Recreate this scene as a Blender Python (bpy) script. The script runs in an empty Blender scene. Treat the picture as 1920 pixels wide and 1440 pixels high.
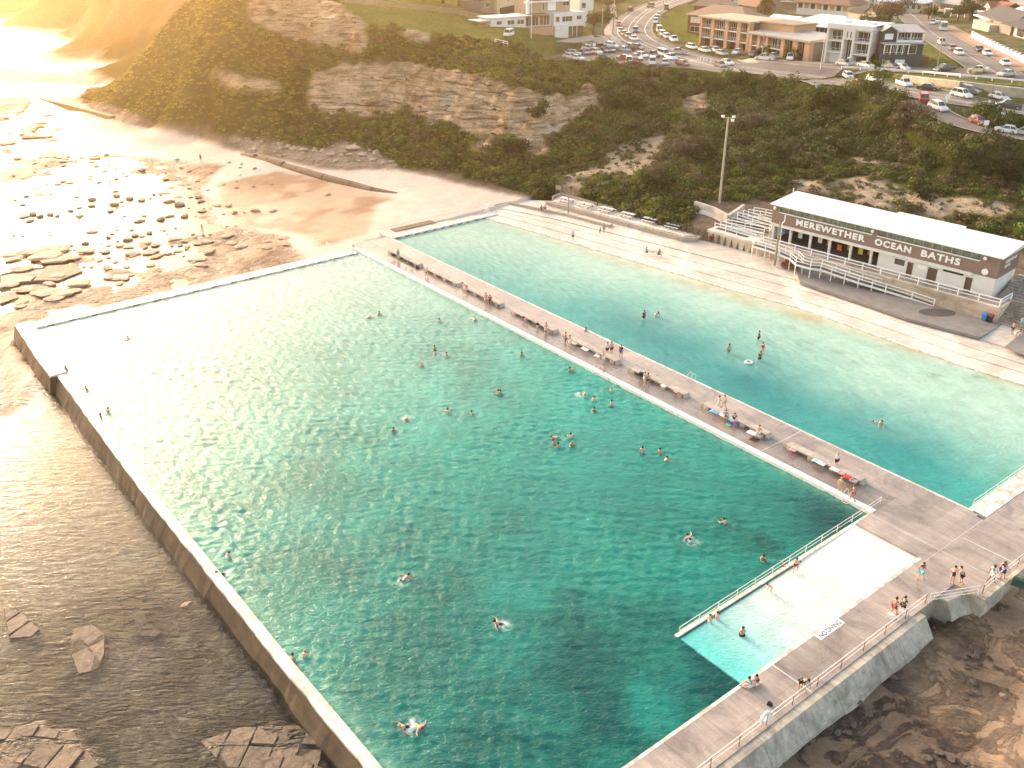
import bpy, bmesh, math, random
import numpy as np
from mathutils import Vector, Matrix
random.seed(7); rng = np.random.default_rng(7)
S = bpy.context.scene; COL = S.collection
W = bpy.data.worlds.new("World"); S.world = W; W.use_nodes = True
# ------------------------------------------------------------------ camera
F, PITCH, CH = 1740.0, math.radians(27.1), 52.0
sp, cp = math.sin(PITCH), math.cos(PITCH)
cam = bpy.data.cameras.new("Camera"); camo = bpy.data.objects.new("Camera", cam); COL.objects.link(camo)
camo.location = (0, 0, CH); camo.rotation_euler = (math.pi/2 - PITCH, 0, 0)
cam.sensor_width = 36; cam.lens = 36*F/1920; cam.clip_start = 1; cam.clip_end = 20000
S.camera = camo
def G(u, v, z=0.0):
    x = (u-960)/F; y = (720-v)/F
    d = (x, cp+y*sp, -sp+y*cp); t = (z-CH)/d[2]
    return Vector((d[0]*t, d[1]*t, z))
A0 = G(675, 475); E1 = (G(1630, 965)-A0).normalized(); E2 = Vector((E1.y, -E1.x, 0))
ANG1 = math.atan2(E1.y, E1.x)
def P(s, t, z=0.0): return Vector((A0.x+E1.x*s+E2.x*t, A0.y+E1.y*s+E2.y*t, z))
def ST(u, v, z=0.0):
    q = G(u, v, z)-A0; return q.dot(E1), q.dot(E2)
# ------------------------------------------------------------------ helpers
def tag(o, label=None, cat=None, group=None, kind=None):
    if label: o['label'] = label
    if cat: o['category'] = cat
    if group: o['group'] = group
    if kind: o['kind'] = kind
    return o
def empty(name, loc, rz=0, label=None, cat=None, group=None):
    o = bpy.data.objects.new(name, None); COL.objects.link(o)
    o.location = loc; o.rotation_euler = (0, 0, rz); o.empty_display_size = .3
    return tag(o, label, cat, group)
class MB:
    def __init__(s): s.v = []; s.f = []
    def add(s, vs, fs):
        n = len(s.v); s.v += [tuple(a) for a in vs]; s.f += [tuple(i+n for i in f) for f in fs]; return s
    def box(s, x0, x1, y0, y1, z0, z1, M=None):
        vs = [Vector((x, y, z)) for z in (z0, z1) for y in (y0, y1) for x in (x0, x1)]
        if M is not None: vs = [M @ v for v in vs]
        return s.add(vs, [(0,2,3,1),(4,5,7,6),(0,1,5,4),(2,6,7,3),(0,4,6,2),(1,3,7,5)])
    def hexa(s, b, t):
        n = len(b)
        return s.add(list(b)+list(t), [tuple(range(n))[::-1], tuple(range(n, 2*n))]+[(i,(i+1)%n,(i+1)%n+n,i+n) for i in range(n)])
    def prism(s, pts, z0, z1):
        a = sum(pts[i][0]*pts[(i+1)%len(pts)][1]-pts[(i+1)%len(pts)][0]*pts[i][1] for i in range(len(pts)))
        if a < 0: pts = pts[::-1]
        return s.hexa([(p[0], p[1], z0) for p in pts], [(p[0], p[1], z1) for p in pts])
    def tube(s, p, q, r, n=6, r2=None):
        p = Vector(p); q = Vector(q); d = (q-p)
        if d.length < 1e-6: return s
        d.normalize(); a = d.orthogonal().normalized(); b = d.cross(a); r2 = r if r2 is None else r2
        c = [(a*math.cos(k*2*math.pi/n)+b*math.sin(k*2*math.pi/n)) for k in range(n)]
        return s.hexa([p+x*r for x in c], [q+x*r2 for x in c])
    def bar(s, p, q, w, h):
        p = Vector(p); q = Vector(q); d = (q-p).normalized(); a = Vector((-d.y, d.x, 0))
        if a.length < 1e-4: a = Vector((1, 0, 0))
        a.normalize(); b = d.cross(a)
        c = [a*w/2+b*h/2, -a*w/2+b*h/2, -a*w/2-b*h/2, a*w/2-b*h/2]
        return s.hexa([p+x for x in c], [q+x for x in c])
    def quad(s, *vs): return s.add(vs, [tuple(range(len(vs)))])
    def blob(s, c, r, n=8, m=5, jit=0.0, rnd=random):
        c = Vector(c); vs = []; 
        for j in range(1, m):
            th = math.pi*j/m
            for i in range(n):
                ph = 2*math.pi*i/n; k = 1+jit*(rnd.random()-.5)*2
                vs.append(c+Vector((r[0]*math.sin(th)*math.cos(ph)*k, r[1]*math.sin(th)*math.sin(ph)*k, r[2]*math.cos(th)*k)))
        vs += [c+Vector((0, 0, r[2])), c-Vector((0, 0, r[2]))]; T = (m-1)*n
        fs = [(j*n+i, (j+1)*n+i, (j+1)*n+(i+1)%n, j*n+(i+1)%n) for j in range(m-2) for i in range(n)]
        fs += [(T, i, (i+1)%n) for i in range(n)]+[(T+1, (m-2)*n+(i+1)%n, (m-2)*n+i) for i in range(n)]
        return s.add(vs, fs)
    def mesh(s, name, mat=None, smooth=False):
        me = bpy.data.meshes.new(name); me.from_pydata(s.v, [], s.f)
        if mat: me.materials.append(mat)
        if smooth: me.polygons.foreach_set('use_smooth', [True]*len(me.polygons))
        me.update(); return me
    def build(s, name, mat, parent=None, world=False, smooth=False, label=None, cat=None, group=None, kind=None, loc=None):
        if world and parent is not None:
            l = parent.location; s.v = [(a[0]-l[0], a[1]-l[1], a[2]-l[2]) for a in s.v]
        if loc is not None and parent is None:
            s.v = [(a[0]-loc[0], a[1]-loc[1], a[2]-loc[2]) for a in s.v]
        o = bpy.data.objects.new(name, s.mesh(name, mat, smooth)); COL.objects.link(o)
        if parent is not None: o.parent = parent
        elif loc is not None: o.location = loc
        return tag(o, label, cat, group, kind)
def copy_tree(o, parent=None):
    c = o.copy(); COL.objects.link(c); c.parent = parent
    for ch in list(o.children): copy_tree(ch, c)
    return c
def setmat(o, mat):
    o.material_slots[0].link = 'OBJECT'; o.material_slots[0].material = mat
def np_mesh(name, V, Fq, mat, smooth=False, cols=None):
    me = bpy.data.meshes.new(name); k = Fq.shape[1]
    me.vertices.add(len(V)); me.vertices.foreach_set('co', np.ascontiguousarray(V, dtype=np.float32).ravel())
    me.loops.add(Fq.size); me.loops.foreach_set('vertex_index', np.ascontiguousarray(Fq, dtype=np.int32).ravel())
    me.polygons.add(len(Fq)); me.polygons.foreach_set('loop_start', np.arange(0, Fq.size, k, dtype=np.int32))
    me.update(calc_edges=True)
    if smooth: me.polygons.foreach_set('use_smooth', np.ones(len(Fq), bool))
    for cn, c in (cols or {}).items():
        at = me.color_attributes.new(cn, 'FLOAT_COLOR', 'POINT'); at.data.foreach_set('color', np.ascontiguousarray(c, dtype=np.float32).ravel())
    me.materials.append(mat); o = bpy.data.objects.new(name, me); COL.objects.link(o); return o
# ------------------------------------------------------------------ materials
class NT:
    def __init__(s, name):
        s.m = bpy.data.materials.new(name); s.m.use_nodes = True; s.t = s.m.node_tree; s.t.nodes.clear()
        s.out = s.t.nodes.new('ShaderNodeOutputMaterial')
    def n(s, typ, **kw):
        nd = s.t.nodes.new('ShaderNode'+typ)
        for k, v in kw.items():
            if k in nd.inputs: s.put(nd.inputs[k], v)
            else: setattr(nd, k, v)
        return nd
    def put(s, inp, v):
        if isinstance(v, bpy.types.NodeSocket): s.t.links.new(v, inp)
        else: inp.default_value = v
    def noise(s, vec, scale, det=4, rough=.55, dist=0):
        return s.n('TexNoise', Vector=vec, Scale=scale, Detail=det, Roughness=rough, Distortion=dist).outputs[0]
    def co(s): return s.n('TexCoord').outputs['Object']
    def ramp(s, fac, *st):
        r = s.n('ValToRGB'); s.put(r.inputs[0], fac); e = r.color_ramp.elements
        while len(e) < len(st): e.new(.5)
        for i, (p, c) in enumerate(st):
            e[i].position = p; e[i].color = (c if len(c) == 4 else (*c, 1)) if hasattr(c, '__len__') else (c, c, c, 1)
        return r.outputs[0]
    def mix(s, fac, a, b, mode='MIX'):
        m = s.t.nodes.new('ShaderNodeMix'); m.data_type = 'RGBA'; m.blend_type = mode
        s.put(m.inputs[0], fac)
        for k, x in ((6, a), (7, b)):
            s.put(m.inputs[k], x if isinstance(x, bpy.types.NodeSocket) else ((*x, 1) if len(x) == 3 else x))
        return m.outputs[2]
    def math(s, op, a, b=0.0, clamp=False):
        m = s.n('Math', operation=op); m.use_clamp = clamp; s.put(m.inputs[0], a); s.put(m.inputs[1], b); return m.outputs[0]
    def bump(s, h, strength=.5, dist=.1, normal=None):
        b = s.n('Bump', Height=h, Strength=strength, Distance=dist)
        if normal: s.put(b.inputs['Normal'], normal)
        return b.outputs[0]
    def pbr(s, col, rough=.7, bump=None, metal=0, spec=.5, **kw):
        b = s.n('BsdfPrincipled'); s.put(b.inputs['Base Color'], col if isinstance(col, bpy.types.NodeSocket) else (*col[:3], 1))
        s.put(b.inputs['Roughness'], rough); s.put(b.inputs['Metallic'], metal); s.put(b.inputs['Specular IOR Level'], spec)
        if bump: s.put(b.inputs['Normal'], bump)
        for k, v in kw.items(): s.put(b.inputs[k], v)
        s.t.links.new(b.outputs[0], s.out.inputs[0]); return s.m
    def sep(s, col): return s.n('SeparateColor', Color=col).outputs
_mc = {}
def M(name, col, rough=.6, var=.18, scale=1.5, metal=0, bump=0, spec=.4):
    """plain painted / worn surface with a little mottling of its own colour"""
    if name in _mc: return _mc[name]
    t = NT(name); c = t.co(); f = t.noise(c, scale, 5, .6)
    lo = tuple(x*(1-var) for x in col); hi = tuple(min(1, x*(1+var*.6)) for x in col)
    k = t.ramp(f, (.3, lo), (.7, hi)); b = t.bump(t.noise(c, scale*6, 3), bump, .05) if bump else None
    _mc[name] = t.pbr(k, rough, b, metal, spec); return _mc[name]
# ------------------------------------------------------------------ terrain
HX, HY = [], []
CPTS = []
def cpz(*a):
    for u, v, z in a: g = G(u, v, z); CPTS.append((g.x, g.y, z))
SL = -1.9          # sea level (the pool water is z = 0)
cpz((1060,112,14.5),(1130,120,14),(1200,125,13.8),(1120,92,14.4),(1200,100,14.2),(1280,125,14.2),(1340,135,14.4),(1330,105,14.8),(1430,135,15),(1430,112,15.2),(1180,60,15.5),(1240,60,15.5),(1170,30,15.8),(1250,20,16),(1300,2,16.5),(1210,0,16.5),
 (1350,90,15.2),(1500,130,15.4),(1540,118,15.6),(1640,125,16),(1560,100,16),(1700,120,16.6),(1780,135,17.2),(1850,140,17.8),(1920,150,18.2),(1730,60,17.2),(1800,80,18),(1900,100,19),(1920,60,19.5),(1700,20,17),(1600,30,16.6),(1500,20,16.5),(1400,20,16.2),(1800,10,18.5),(1920,5,20),(1380,50,15.8),(1450,60,16),
 (1590,152,16.4),(1650,160,16.6),(1700,168,16.8),(1750,180,17.2),(1830,195,17.6),(1920,205,18),(1720,200,15.5),(1800,225,13.5),(1880,250,11.5),(1920,258,11.2),(1760,160,17.8),(1850,172,18.2),(1700,185,16.3),
 (1480,140,14.6),(1540,155,13.8),(1600,175,13),(1640,200,12.5),(1560,165,13.4),(1690,215,12.2),(1790,255,10.5),(1900,285,9.5))
cpz((1150,390,2),(1250,415,2.4),(1295,380,4.2),(1100,350,3.6),(1200,350,4.8),(1150,300,5.2),(1250,300,6.2),(1350,300,6.4),(1150,250,7.6),(1280,250,8),(1420,250,8.4),(1200,200,9.8),(1350,200,10),(1480,200,10.4),(1200,160,12),(1350,160,12),(1450,160,12.6),
 (1380,370,4.4),(1440,350,4.8),(1500,340,5.4),(1600,330,6.6),(1700,350,6.8),(1800,370,7),(1900,400,6.6),(1520,280,7.6),(1650,270,9),(1750,300,9),(1850,330,8.6),(1920,330,8.4),(1920,440,5.6),(1600,390,4.6),(1750,410,4.6))
# headland
cpz((960,356,1.6),(1000,366,1.6),(900,345,1.5),(850,338,1.5),(800,326,1.5),(730,312,1.5),(640,296,1.5),(560,288,1.4),(450,275,1.2),(380,255,1),(300,228,.8),(230,210,.4),(175,196,-.4),
 (900,238,8),(900,140,17),(900,100,18.8),(900,72,20),(970,262,7),(980,165,15.5),(980,120,17),(960,82,19.5),(1020,74,19.6),(1000,95,18),(1050,272,6.6),(1040,200,12),(1110,165,12.8),(1080,210,9.5),(1060,135,14.5),(1140,175,11),
 (800,228,8),(800,128,17),(800,100,18.5),(780,62,23),(830,62,21.5),(850,35,22.5),(760,38,25),(720,210,8),(720,118,17.5),(700,88,19.5),(700,45,25.5),(700,12,27.5),(640,208,8),(640,118,17.2),(620,98,19),(610,25,27.5),(650,4,28.5),(560,200,8.5),(550,120,16),(540,80,19.5),(530,10,28),
 (450,150,14),(450,60,23.5),(450,2,29.5),(380,200,7),(380,100,18.5),(380,30,26),(300,122,12.5),(310,45,22),(350,4,27.5),(240,150,6.5),(265,100,13),(1040,60,19),(1100,75,16.8),(1100,55,17.4),(1130,30,17.2),(900,20,20.5),(960,5,20),(820,5,23),(1050,5,18.5))
# beach and flats
cpz((1000,392,.9),(960,366,1.2),(900,372,1),(820,362,1),(740,345,.9),(740,400,.5),(820,395,.6),(700,430,0),(620,440,-.9),(560,420,-1.3),(620,380,-.4),(560,350,-.4),(480,310,.3),(500,420,-1.7),(450,370,-1.6),(420,300,-.2),(330,280,-.6),(240,240,-.6),(150,260,-1.2),(100,220,-1.5),(60,190,-1.7),(150,200,-1.6),
 (330,320,-1.8),(200,320,-1.85),(100,300,-1.6),(0,320,-1.85),(100,400,-1.95),(300,400,-1.95),(400,450,-1.8),(530,490,-1.3),(600,470,-1.0),(0,420,-1.95),(200,480,-1.9),(400,520,-1.8),(100,520,-1.85),(0,540,-1.8),(250,560,-1.8),(60,600,-1.6),(0,620,-1.5),(0,700,-1.5),(60,680,-1.7),(0,780,-1.8),
 (60,800,-2.3),(150,900,-2.35),(50,1000,-2.3),(250,1100,-2.3),(100,1200,-2.2),(300,1300,-2.2),(450,1400,-2.15),(200,1400,-2.1),(0,1300,-2.1),(0,1450,-2),(600,1440,-2.1),(330,1140,-2.25))
cpz((80,150,-1.95),(30,120,-2.1),(150,130,-1.7),(220,115,-1.4),(0,60,-2.8),(120,60,-2.3),(200,50,-1.7),(40,30,-3))
# second headland, far coast
for u, d, z in ((215,462,-1.5),(240,470,10),(262,475,22),(330,480,32),(420,500,34),(200,560,26),(330,560,36),(170,560,4),(130,640,20),(60,700,24),(150,720,34),(0,760,28),(-60,700,-2),(20,640,-2),(90,600,-2),(160,520,-1.8)):
    CPTS.append(((u-960)/F*d, d*1.0*cp+.35*d*sp*0+d*.0+40, z))
for x, y, z in ((-118,262,-1),(-150,300,-2),(-130,330,-1.5),(-100,300,20),(-90,340,26),(-60,300,31),(-60,360,32),(-20,320,25),(0,400,22),(-50,450,30),(-80,500,30),(-200,300,-3),(-260,200,-4),(-200,100,-3),(-120,60,-2.4),(-60,20,-2.4),(-300,500,-6),(-400,300,-8),(-600,900,-10),(-800,200,-10),(-300,-200,-6),(100,-200,-6),
 (60,450,19),(150,450,21),(250,450,24),(100,700,30),(300,700,36),(-100,800,40),(500,500,34),(500,250,24),(250,250,18),(300,120,12),(160,180,12),(130,150,8),(700,900,50),(0,1200,60),(700,-200,0),
 (15,40,-1.55),(30,45,-1.5),(45,55,-1.4),(60,60,-1.2),(20,20,-1.8),(60,20,-1.6),(90,70,-.5),(100,110,2),(24,49,-1.5),(37,57,-1.45)):
    CPTS.append((x, y, z))
CP = np.array(CPTS)
def _phi(a, b): return np.sqrt((a[:, None, 0]-b[None, :, 0])**2+(a[:, None, 1]-b[None, :, 1])**2+4.0)
_n = len(CP); _K = np.zeros((_n+3, _n+3)); _K[:_n, :_n] = _phi(CP, CP)-np.eye(_n)*.4
_Pm = np.c_[np.ones(_n), CP[:, :2]/100]; _K[:_n, _n:] = _Pm; _K[_n:, :_n] = _Pm.T
_w = np.linalg.solve(_K, np.r_[CP[:, 2], 0, 0, 0])
def rbf(X, Y):
    q = np.c_[X.ravel(), Y.ravel()]; out = np.empty(len(q))
    for i in range(0, len(q), 20000):
        s_ = q[i:i+20000]; out[i:i+20000] = _phi(s_, CP) @ _w[:_n]+np.c_[np.ones(len(s_)), s_/100] @ _w[_n:]
    return out.reshape(X.shape)
# value noise in world space
_tab = rng.random((256, 256))
def vnoise(x, y):
    xi = np.floor(x).astype(int); yi = np.floor(y).astype(int); fx = x-xi; fy = y-yi
    fx = fx*fx*(3-2*fx); fy = fy*fy*(3-2*fy); a = _tab[xi & 255, yi & 255]; b = _tab[(xi+1) & 255, yi & 255]
    c = _tab[xi & 255, (yi+1) & 255]; d = _tab[(xi+1) & 255, (yi+1) & 255]
    return (a*(1-fx)+b*fx)*(1-fy)+(c*(1-fx)+d*fx)*fy
def fbm(x, y, sc, oc=4, g=.5):
    t = 0; a = 1; n_ = 0
    for o in range(oc):
        t = t+a*vnoise(x/sc+17.3*o, y/sc+9.1*o); n_ += a; a *= g; sc /= 2.03
    return t/n_*2-1
def axis(lo, d0, d1, hi, st):
    core = np.arange(d0, d1+1e-6, st); L = [d0]; s_ = st
    while L[-1] > lo: s_ *= 1.09; L.append(L[-1]-s_)
    R = [core[-1]]; s_ = st
    while R[-1] < hi: s_ *= 1.07; R.append(R[-1]+s_)
    return np.r_[np.array(L[:0:-1]), core, np.array(R[1:])]
GX = axis(-2600, -150, 150, 2600, .9); GY = axis(-500, 34, 300, 4200, .9)
XX, YY = np.meshgrid(GX, GY, indexing='ij')
ZZ = rbf(XX, YY)
far = np.clip((np.hypot(XX, YY)-700)/600, 0, 1); land = XX > -80-YY*.25
ZZ = ZZ*(1-far)+far*np.where(land, 40, -12)
def proj(X, Y, Z):
    dz = Y*cp-(Z-CH)*sp; yy = Y*sp+(Z-CH)*cp; dz = np.where(dz < 1, 1, dz)
    return 960+F*X/dz, 720-F*yy/dz
def inpoly(U, V, poly):
    r = np.zeros(U.shape, bool); n = len(poly)
    for i in range(n):
        x0, y0 = poly[i]; x1, y1 = poly[(i+1) % n]
        if y0 == y1: continue
        c = ((y0 > V) != (y1 > V)) & (U < (x1-x0)*(V-y0)/(y1-y0)+x0); r ^= c
    return r
UU, VV = proj(XX, YY, ZZ)
SS = (XX-A0.x)*E1.x+(YY-A0.y)*E1.y; TT = (XX-A0.x)*E2.x+(YY-A0.y)*E2.y
n1 = fbm(XX, YY, 14, 4); n2 = fbm(XX+50, YY+90, 4, 4); n3 = fbm(XX*1.0+200, YY+7, 1.8, 3); n4 = fbm(XX+31, YY-77, 30, 3)
Uj = UU+n2*9; Vj = VV+n1*5
front = YY*cp-(ZZ-CH)*sp > 5
def PM(*polys):
    r = np.zeros(UU.shape, bool)
    for p_ in polys: r |= inpoly(Uj, Vj, p_)
    return r & front
VEG = PM([(150,190),(240,208),(300,230),(400,252),(480,258),(520,266),(600,284),(640,275),(700,298),(760,318),(830,322),(880,338),(900,343),(960,352),(1000,372),(1015,378),(1055,366),(1160,388),(1290,428),(1305,382),(1440,376),(1620,400),(1920,470),(1990,560),(2400,560),(2400,215),(1920,262),(1860,262),(1800,240),(1760,222),(1720,205),(1690,190),(1600,175),(1540,150),(1480,138),(1420,138),(1280,130),(1180,120),(1060,112),(1030,98),(1000,88),(930,80),(820,66),(700,48),(640,14),(590,-60),(200,-60),(190,60)],
         [(1750,205),(1920,240),(2300,260),(2300,235),(1920,212),(1800,198)])
ROCK = PM([(440,-30),(640,10),(690,45),(684,95),(655,100),(640,95),(600,85),(560,75),(470,45)],[(575,155),(640,118),(760,120),(880,142),(960,167),(1060,185),(1110,156),(1128,205),(1080,218),(1020,250),(1030,288),(990,292),(960,265),(880,250),(790,222),(760,205),(730,216),(640,215),(580,202)],[(755,55),(805,62),(802,78),(755,72)],[(1270,180),(1330,175),(1335,200),(1300,240),(1275,225)],[(885,262),(918,262),(915,292),(888,290)],[(380,130),(470,150),(530,165),(520,180),(430,165)])
DIRT = PM([(1560,342),(1640,330),(1700,358),(1800,372),(1890,385),(1900,408),(1790,402),(1760,425),(1700,402),(1600,378)],[(1130,290),(1165,268),(1250,258),(1230,310),(1180,345),(1090,345)],[(1000,370),(1040,355),(1060,330),(1140,300),(1150,310),(1080,360),(1010,385)],[(1600,300),(1700,310),(1700,318),(1600,312)],[(1150,140),(1180,150),(1170,165),(1145,155)],[(1480,330),(1530,335),(1560,360),(1490,352)]) & (n2+n3*.6 > -.3)
LAWN = PM([(590,-60),(640,14),(700,46),(820,64),(930,78),(1030,76),(1060,70),(1120,60),(1000,-20),(900,-40)],[(1560,136),(1920,152),(2100,170),(2100,200),(1920,188),(1700,152),(1620,146)],[(1245,20),(1310,12),(1330,100),(1260,75),(1240,50)],[(1690,70),(1730,70),(1800,118),(1790,135),(1740,130)])
RUB = PM([(430,252),(600,280),(640,262),(740,305),(745,318),(640,312),(560,306),(470,290)],[(150,188),(215,200),(280,225),(240,232),(180,215)])
SAND = (ZZ < 3.2) & PM([(60,215),(150,200),(240,232),(330,250),(470,290),(560,306),(640,318),(745,318),(860,345),(1010,375),(1060,372),(980,410),(920,430),(700,470),(590,498),(560,480),(530,440),(400,420),(380,350),(420,310),(230,290),(120,292),(60,270)],[(185,90),(300,80),(240,120),(130,130)])
WETS = PM([(400,345),(520,320),(640,340),(735,372),(700,385),(690,440),(600,462),(560,440),(430,420)],[(0,620),(60,620),(90,690),(40,720),(60,760),(0,800)])
TOWN = (ZZ > 11) & ~VEG & ~ROCK & ~LAWN & (VV < 300)
def hz(x, y):
    i = int(np.clip(np.searchsorted(GX, x)-1, 0, len(GX)-2)); j = int(np.clip(np.searchsorted(GY, y)-1, 0, len(GY)-2))
    a = (x-GX[i])/(GX[i+1]-GX[i]); b = (y-GY[j])/(GY[j+1]-GY[j])
    return float((ZZ[i, j]*(1-a)+ZZ[i+1, j]*a)*(1-b)+(ZZ[i, j+1]*(1-a)+ZZ[i+1, j+1]*a)*b)
def HIT(u, v, lo=8.0):
    """where the sight line through (u, v) of the photograph meets the ground"""
    x = (u-960)/F; y = (720-v)/F; d = Vector((x, cp+y*sp, -sp+y*cp)); t = 100.0; st = 1.0; p = None
    while t < 3000:
        p = Vector((0, 0, CH))+d*t
        if p.z < max(hz(p.x, p.y), SL if lo < 0 else -99):
            for _ in range(8):
                t -= st/2; st /= 2
                p = Vector((0, 0, CH))+d*t
                if p.z > hz(p.x, p.y): t += st
            p = Vector((0, 0, CH))+d*t; p.z = hz(p.x, p.y); return p
        t += st
    return p

ROADS = {'main': ([(1310,-16),(1270,0),(1222,17),(1190,42),(1186,66),(1225,90),(1300,112),(1400,128),(1500,140),(1545,147)], 17, 15.4),
 'upper': ([(1440,116),(1540,126),(1640,130),(1760,136),(1860,143),(2000,156)], 10, 16.8),
 'lower': ([(1560,153),(1640,160),(1700,170),(1780,186),(1850,197),(1930,210),(2050,234)], 13, 16.9),
 'access': ([(1712,190),(1730,200),(1760,214),(1800,232),(1850,246),(1905,256),(1990,272)], 7.5, 14),
 'side': ([(1690,12),(1712,30),(1745,60),(1790,90),(1840,120),(1880,146)], 13, 18),
 'park': ([(1060,108),(1120,106),(1200,108),(1300,120),(1370,130)], 24, 14.2), 'drive': ([(1030,76),(1110,72),(1170,84)], 9, 16.5)}
def carve(zs):
    global ZZ
    near = (YY > 60) & (YY < 520) & (XX > -30) & (XX < 330)
    ii, jj = np.nonzero(near); qx = XX[ii, jj]; qy = YY[ii, jj]; best = np.full(qx.shape, 1e9); bz = np.zeros(qx.shape)
    for k_ in zs:
        px_, w_, zd = ROADS[k_]; pts = [HIT(u, v) for u, v in px_]
        if k_ == 'lower':
            for p_, z_ in zip(pts, np.linspace(15.9, 18.2, len(pts))): pass
        for _ in range(2):
            zs_ = [p_.z for p_ in pts]; pts = [Vector((p_.x, p_.y, (zs_[max(i-1, 0)]+2*zs_[i]+zs_[min(i+1, len(pts)-1)])/4)) for i, p_ in enumerate(pts)]
        for a, b in zip(pts, pts[1:]):
            dx, dy = b.x-a.x, b.y-a.y; L2 = dx*dx+dy*dy; t_ = np.clip(((qx-a.x)*dx+(qy-a.y)*dy)/L2, 0, 1); d = np.hypot(qx-a.x-t_*dx, qy-a.y-t_*dy)-w_/2; m_ = d < best
            best = np.where(m_, d, best); bz = np.where(m_, a.z+(b.z-a.z)*t_, bz)
    f = np.clip(1-best/6.0, 0, 1); f = f*f*(3-2*f); ZZ[ii, jj] = ZZ[ii, jj]*(1-f)+bz*f
carve(ROADS)
ZS = ZZ.copy()
# relief
def band(a, lo, hi): return np.clip((a-lo)/(hi-lo), 0, 1)
# keep the town side smooth, roughen slopes and cliffs (ledges), pit the tidal flats
rockf = ROCK.astype(float); vegf = VEG.astype(float)
def blur(a, k=1):
    for _ in range(k):
        b = np.pad(a, 1, mode='edge'); a = (b[:-2, 1:-1]+b[2:, 1:-1]+b[1:-1, :-2]+b[1:-1, 2:]+2*a)/6
    return a
nearf = (np.hypot(XX, YY) < 420)
rb = blur(rockf, 3)
led = np.round((ZZ+n1*.6)/1.9)*1.9
RN = blur(np.abs(ZZ-ZS) < 1e9, 0) if False else 1.0
ZZ = ZZ+rb*(.8*(led-ZZ)+1.6*n2+.9*n3)+blur(vegf, 3)*nearf*(.5*n1+.6*n2+.1*n3)
carve(ROADS)
far2 = (YY > 400) & (ZZ > 0) & (XX < -60); ZZ = ZZ+far2*(4*n4+2*n1)
tid = (ZZ < -.3) & ~SAND & ~WETS
shelf = np.abs(fbm(XX*.8+YY*.5, YY*1.6-XX*.5, 9, 5, .6)); ridge = n2*.5+n1*.35+n3*.25
lowleft = (TT > 53) & (SS > 6)
southr = (SS > 105)
upl = tid & ~lowleft & ~southr
ZZ = ZZ+np.where(upl, ridge*.60-.10+np.round(n1*3)/3*.18, 0)
ZZ = ZZ+np.where(lowleft & tid, ridge*.10-.05, 0)
rockpile = inpoly(Uj, Vj, [(0,1385),(60,1350),(140,1360),(190,1420),(180,1500),(-40,1500)]) | inpoly(Uj, Vj, [(380,1400),(520,1350),(590,1370),(620,1445),(400,1500)]) | inpoly(Uj, Vj, [(5,1140),(40,1145),(75,1185),(20,1198)]) | inpoly(Uj, Vj, [(130,1190),(165,1175),(200,1200),(195,1250),(140,1275)]) | inpoly(Uj, Vj, [(255,1150),(270,1148),(305,1190),(260,1195)])
REEF = PM([(-60,62),(150,56),(250,60),(275,68),(140,76),(-60,84)],[(60,96),(180,92),(180,104),(80,110)],[(-60,138),(120,131),(215,140),(190,160),(60,162),(-60,172)],[(-40,185),(60,186),(50,215),(-40,225)])
ZZ = np.where(REEF, np.maximum(ZZ, SL+.12+(n1*.6+n2*.4)*1.1), ZZ)
strat = np.round((XX*.35+YY*.9+n2*1.2)/1.1)*1.1
ZZ = ZZ+np.where(rockpile & lowleft, .24+.20*(n2+.4*n3), 0)
ZZ = ZZ+np.where(southr & (ZZ < 0), n1*.16+np.round(n2*2.5)/2.5*.30+n3*.10, 0)
# cut the ground down under the baths
cx = (SS > -7.5) & (SS < 112) & (TT < 55.2) & (TT > -56+0*SS)
under = ((SS > -1.5) & (SS < 108.6) & (TT < 54) & (TT > -30)) | ((SS > -5) & (SS < 140) & (TT > -48-np.clip((SS-26)*.12, 0, 8)) & (TT < -5) & (SS < 111))
ZZ = np.where(under, np.minimum(ZZ, -3.6), ZZ)

# colours of the ground (real colours of what lies there)
def C3(r, g, b): return np.array([r, g, b])
col = np.zeros(XX.shape+(3,)); col[:] = C3(.22, .165, .115)
def put(mask, c, k=1.0):
    m = (mask.astype(float)*k)[..., None]
    global col; col = col*(1-m)+np.array(c)*m
put(XX < 1e9, (.20,.15,.105)); put((ZZ > 8), (.10,.10,.05)); put(TOWN, (.20,.17,.12)); put(TOWN & (n2 > 0), (.10,.12,.05))
put(tid, (.36,.25,.165)); put(tid & (n2 > .15), (.24,.16,.10))
put(lowleft, (.54,.48,.41)); put(lowleft, (.30,.26,.235), np.clip((SS-38)/45, 0, 1)); put(lowleft & (n1+n2*.6 > .2), (.50,.42,.30)); put(lowleft & (n2+n3 > .15) & (SS > 60), (.33,.29,.19)); put(lowleft & (n2-n3+n1*.5 > .3) & (SS > 60), (.10,.08,.06)); put(rockpile & lowleft, (.145,.10,.07)); put(rockpile & lowleft & (n3+n2 > .1), (.08,.06,.045))
put(southr & (ZZ < 2), (.10,.065,.045)); put(southr & (ZZ < 2) & (n3+n2 > .25), (.17,.11,.07)); put(southr & (ZZ < 2) & (n3-n2 > .3), (.045,.035,.03))
snd = southr & (ZZ < 2) & (n1*1.0+n4*.8+n2*.25 > .02); put(snd, (.40,.26,.155))
put(PM([(1780,1160),(1900,1240),(1960,1330),(1960,1180),(1830,1130)],[(1640,1180),(1760,1180),(1830,1290),(1800,1380),(1720,1340)]) , (.42,.28,.165))
put(SAND, (.72,.57,.45)); put(SAND & (n1 < -.35) & (UU < 740), (.62,.47,.35)); put(WETS, (.54,.39,.27)); put(WETS & (n1+n2 < -.1), (.40,.26,.165))
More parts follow.
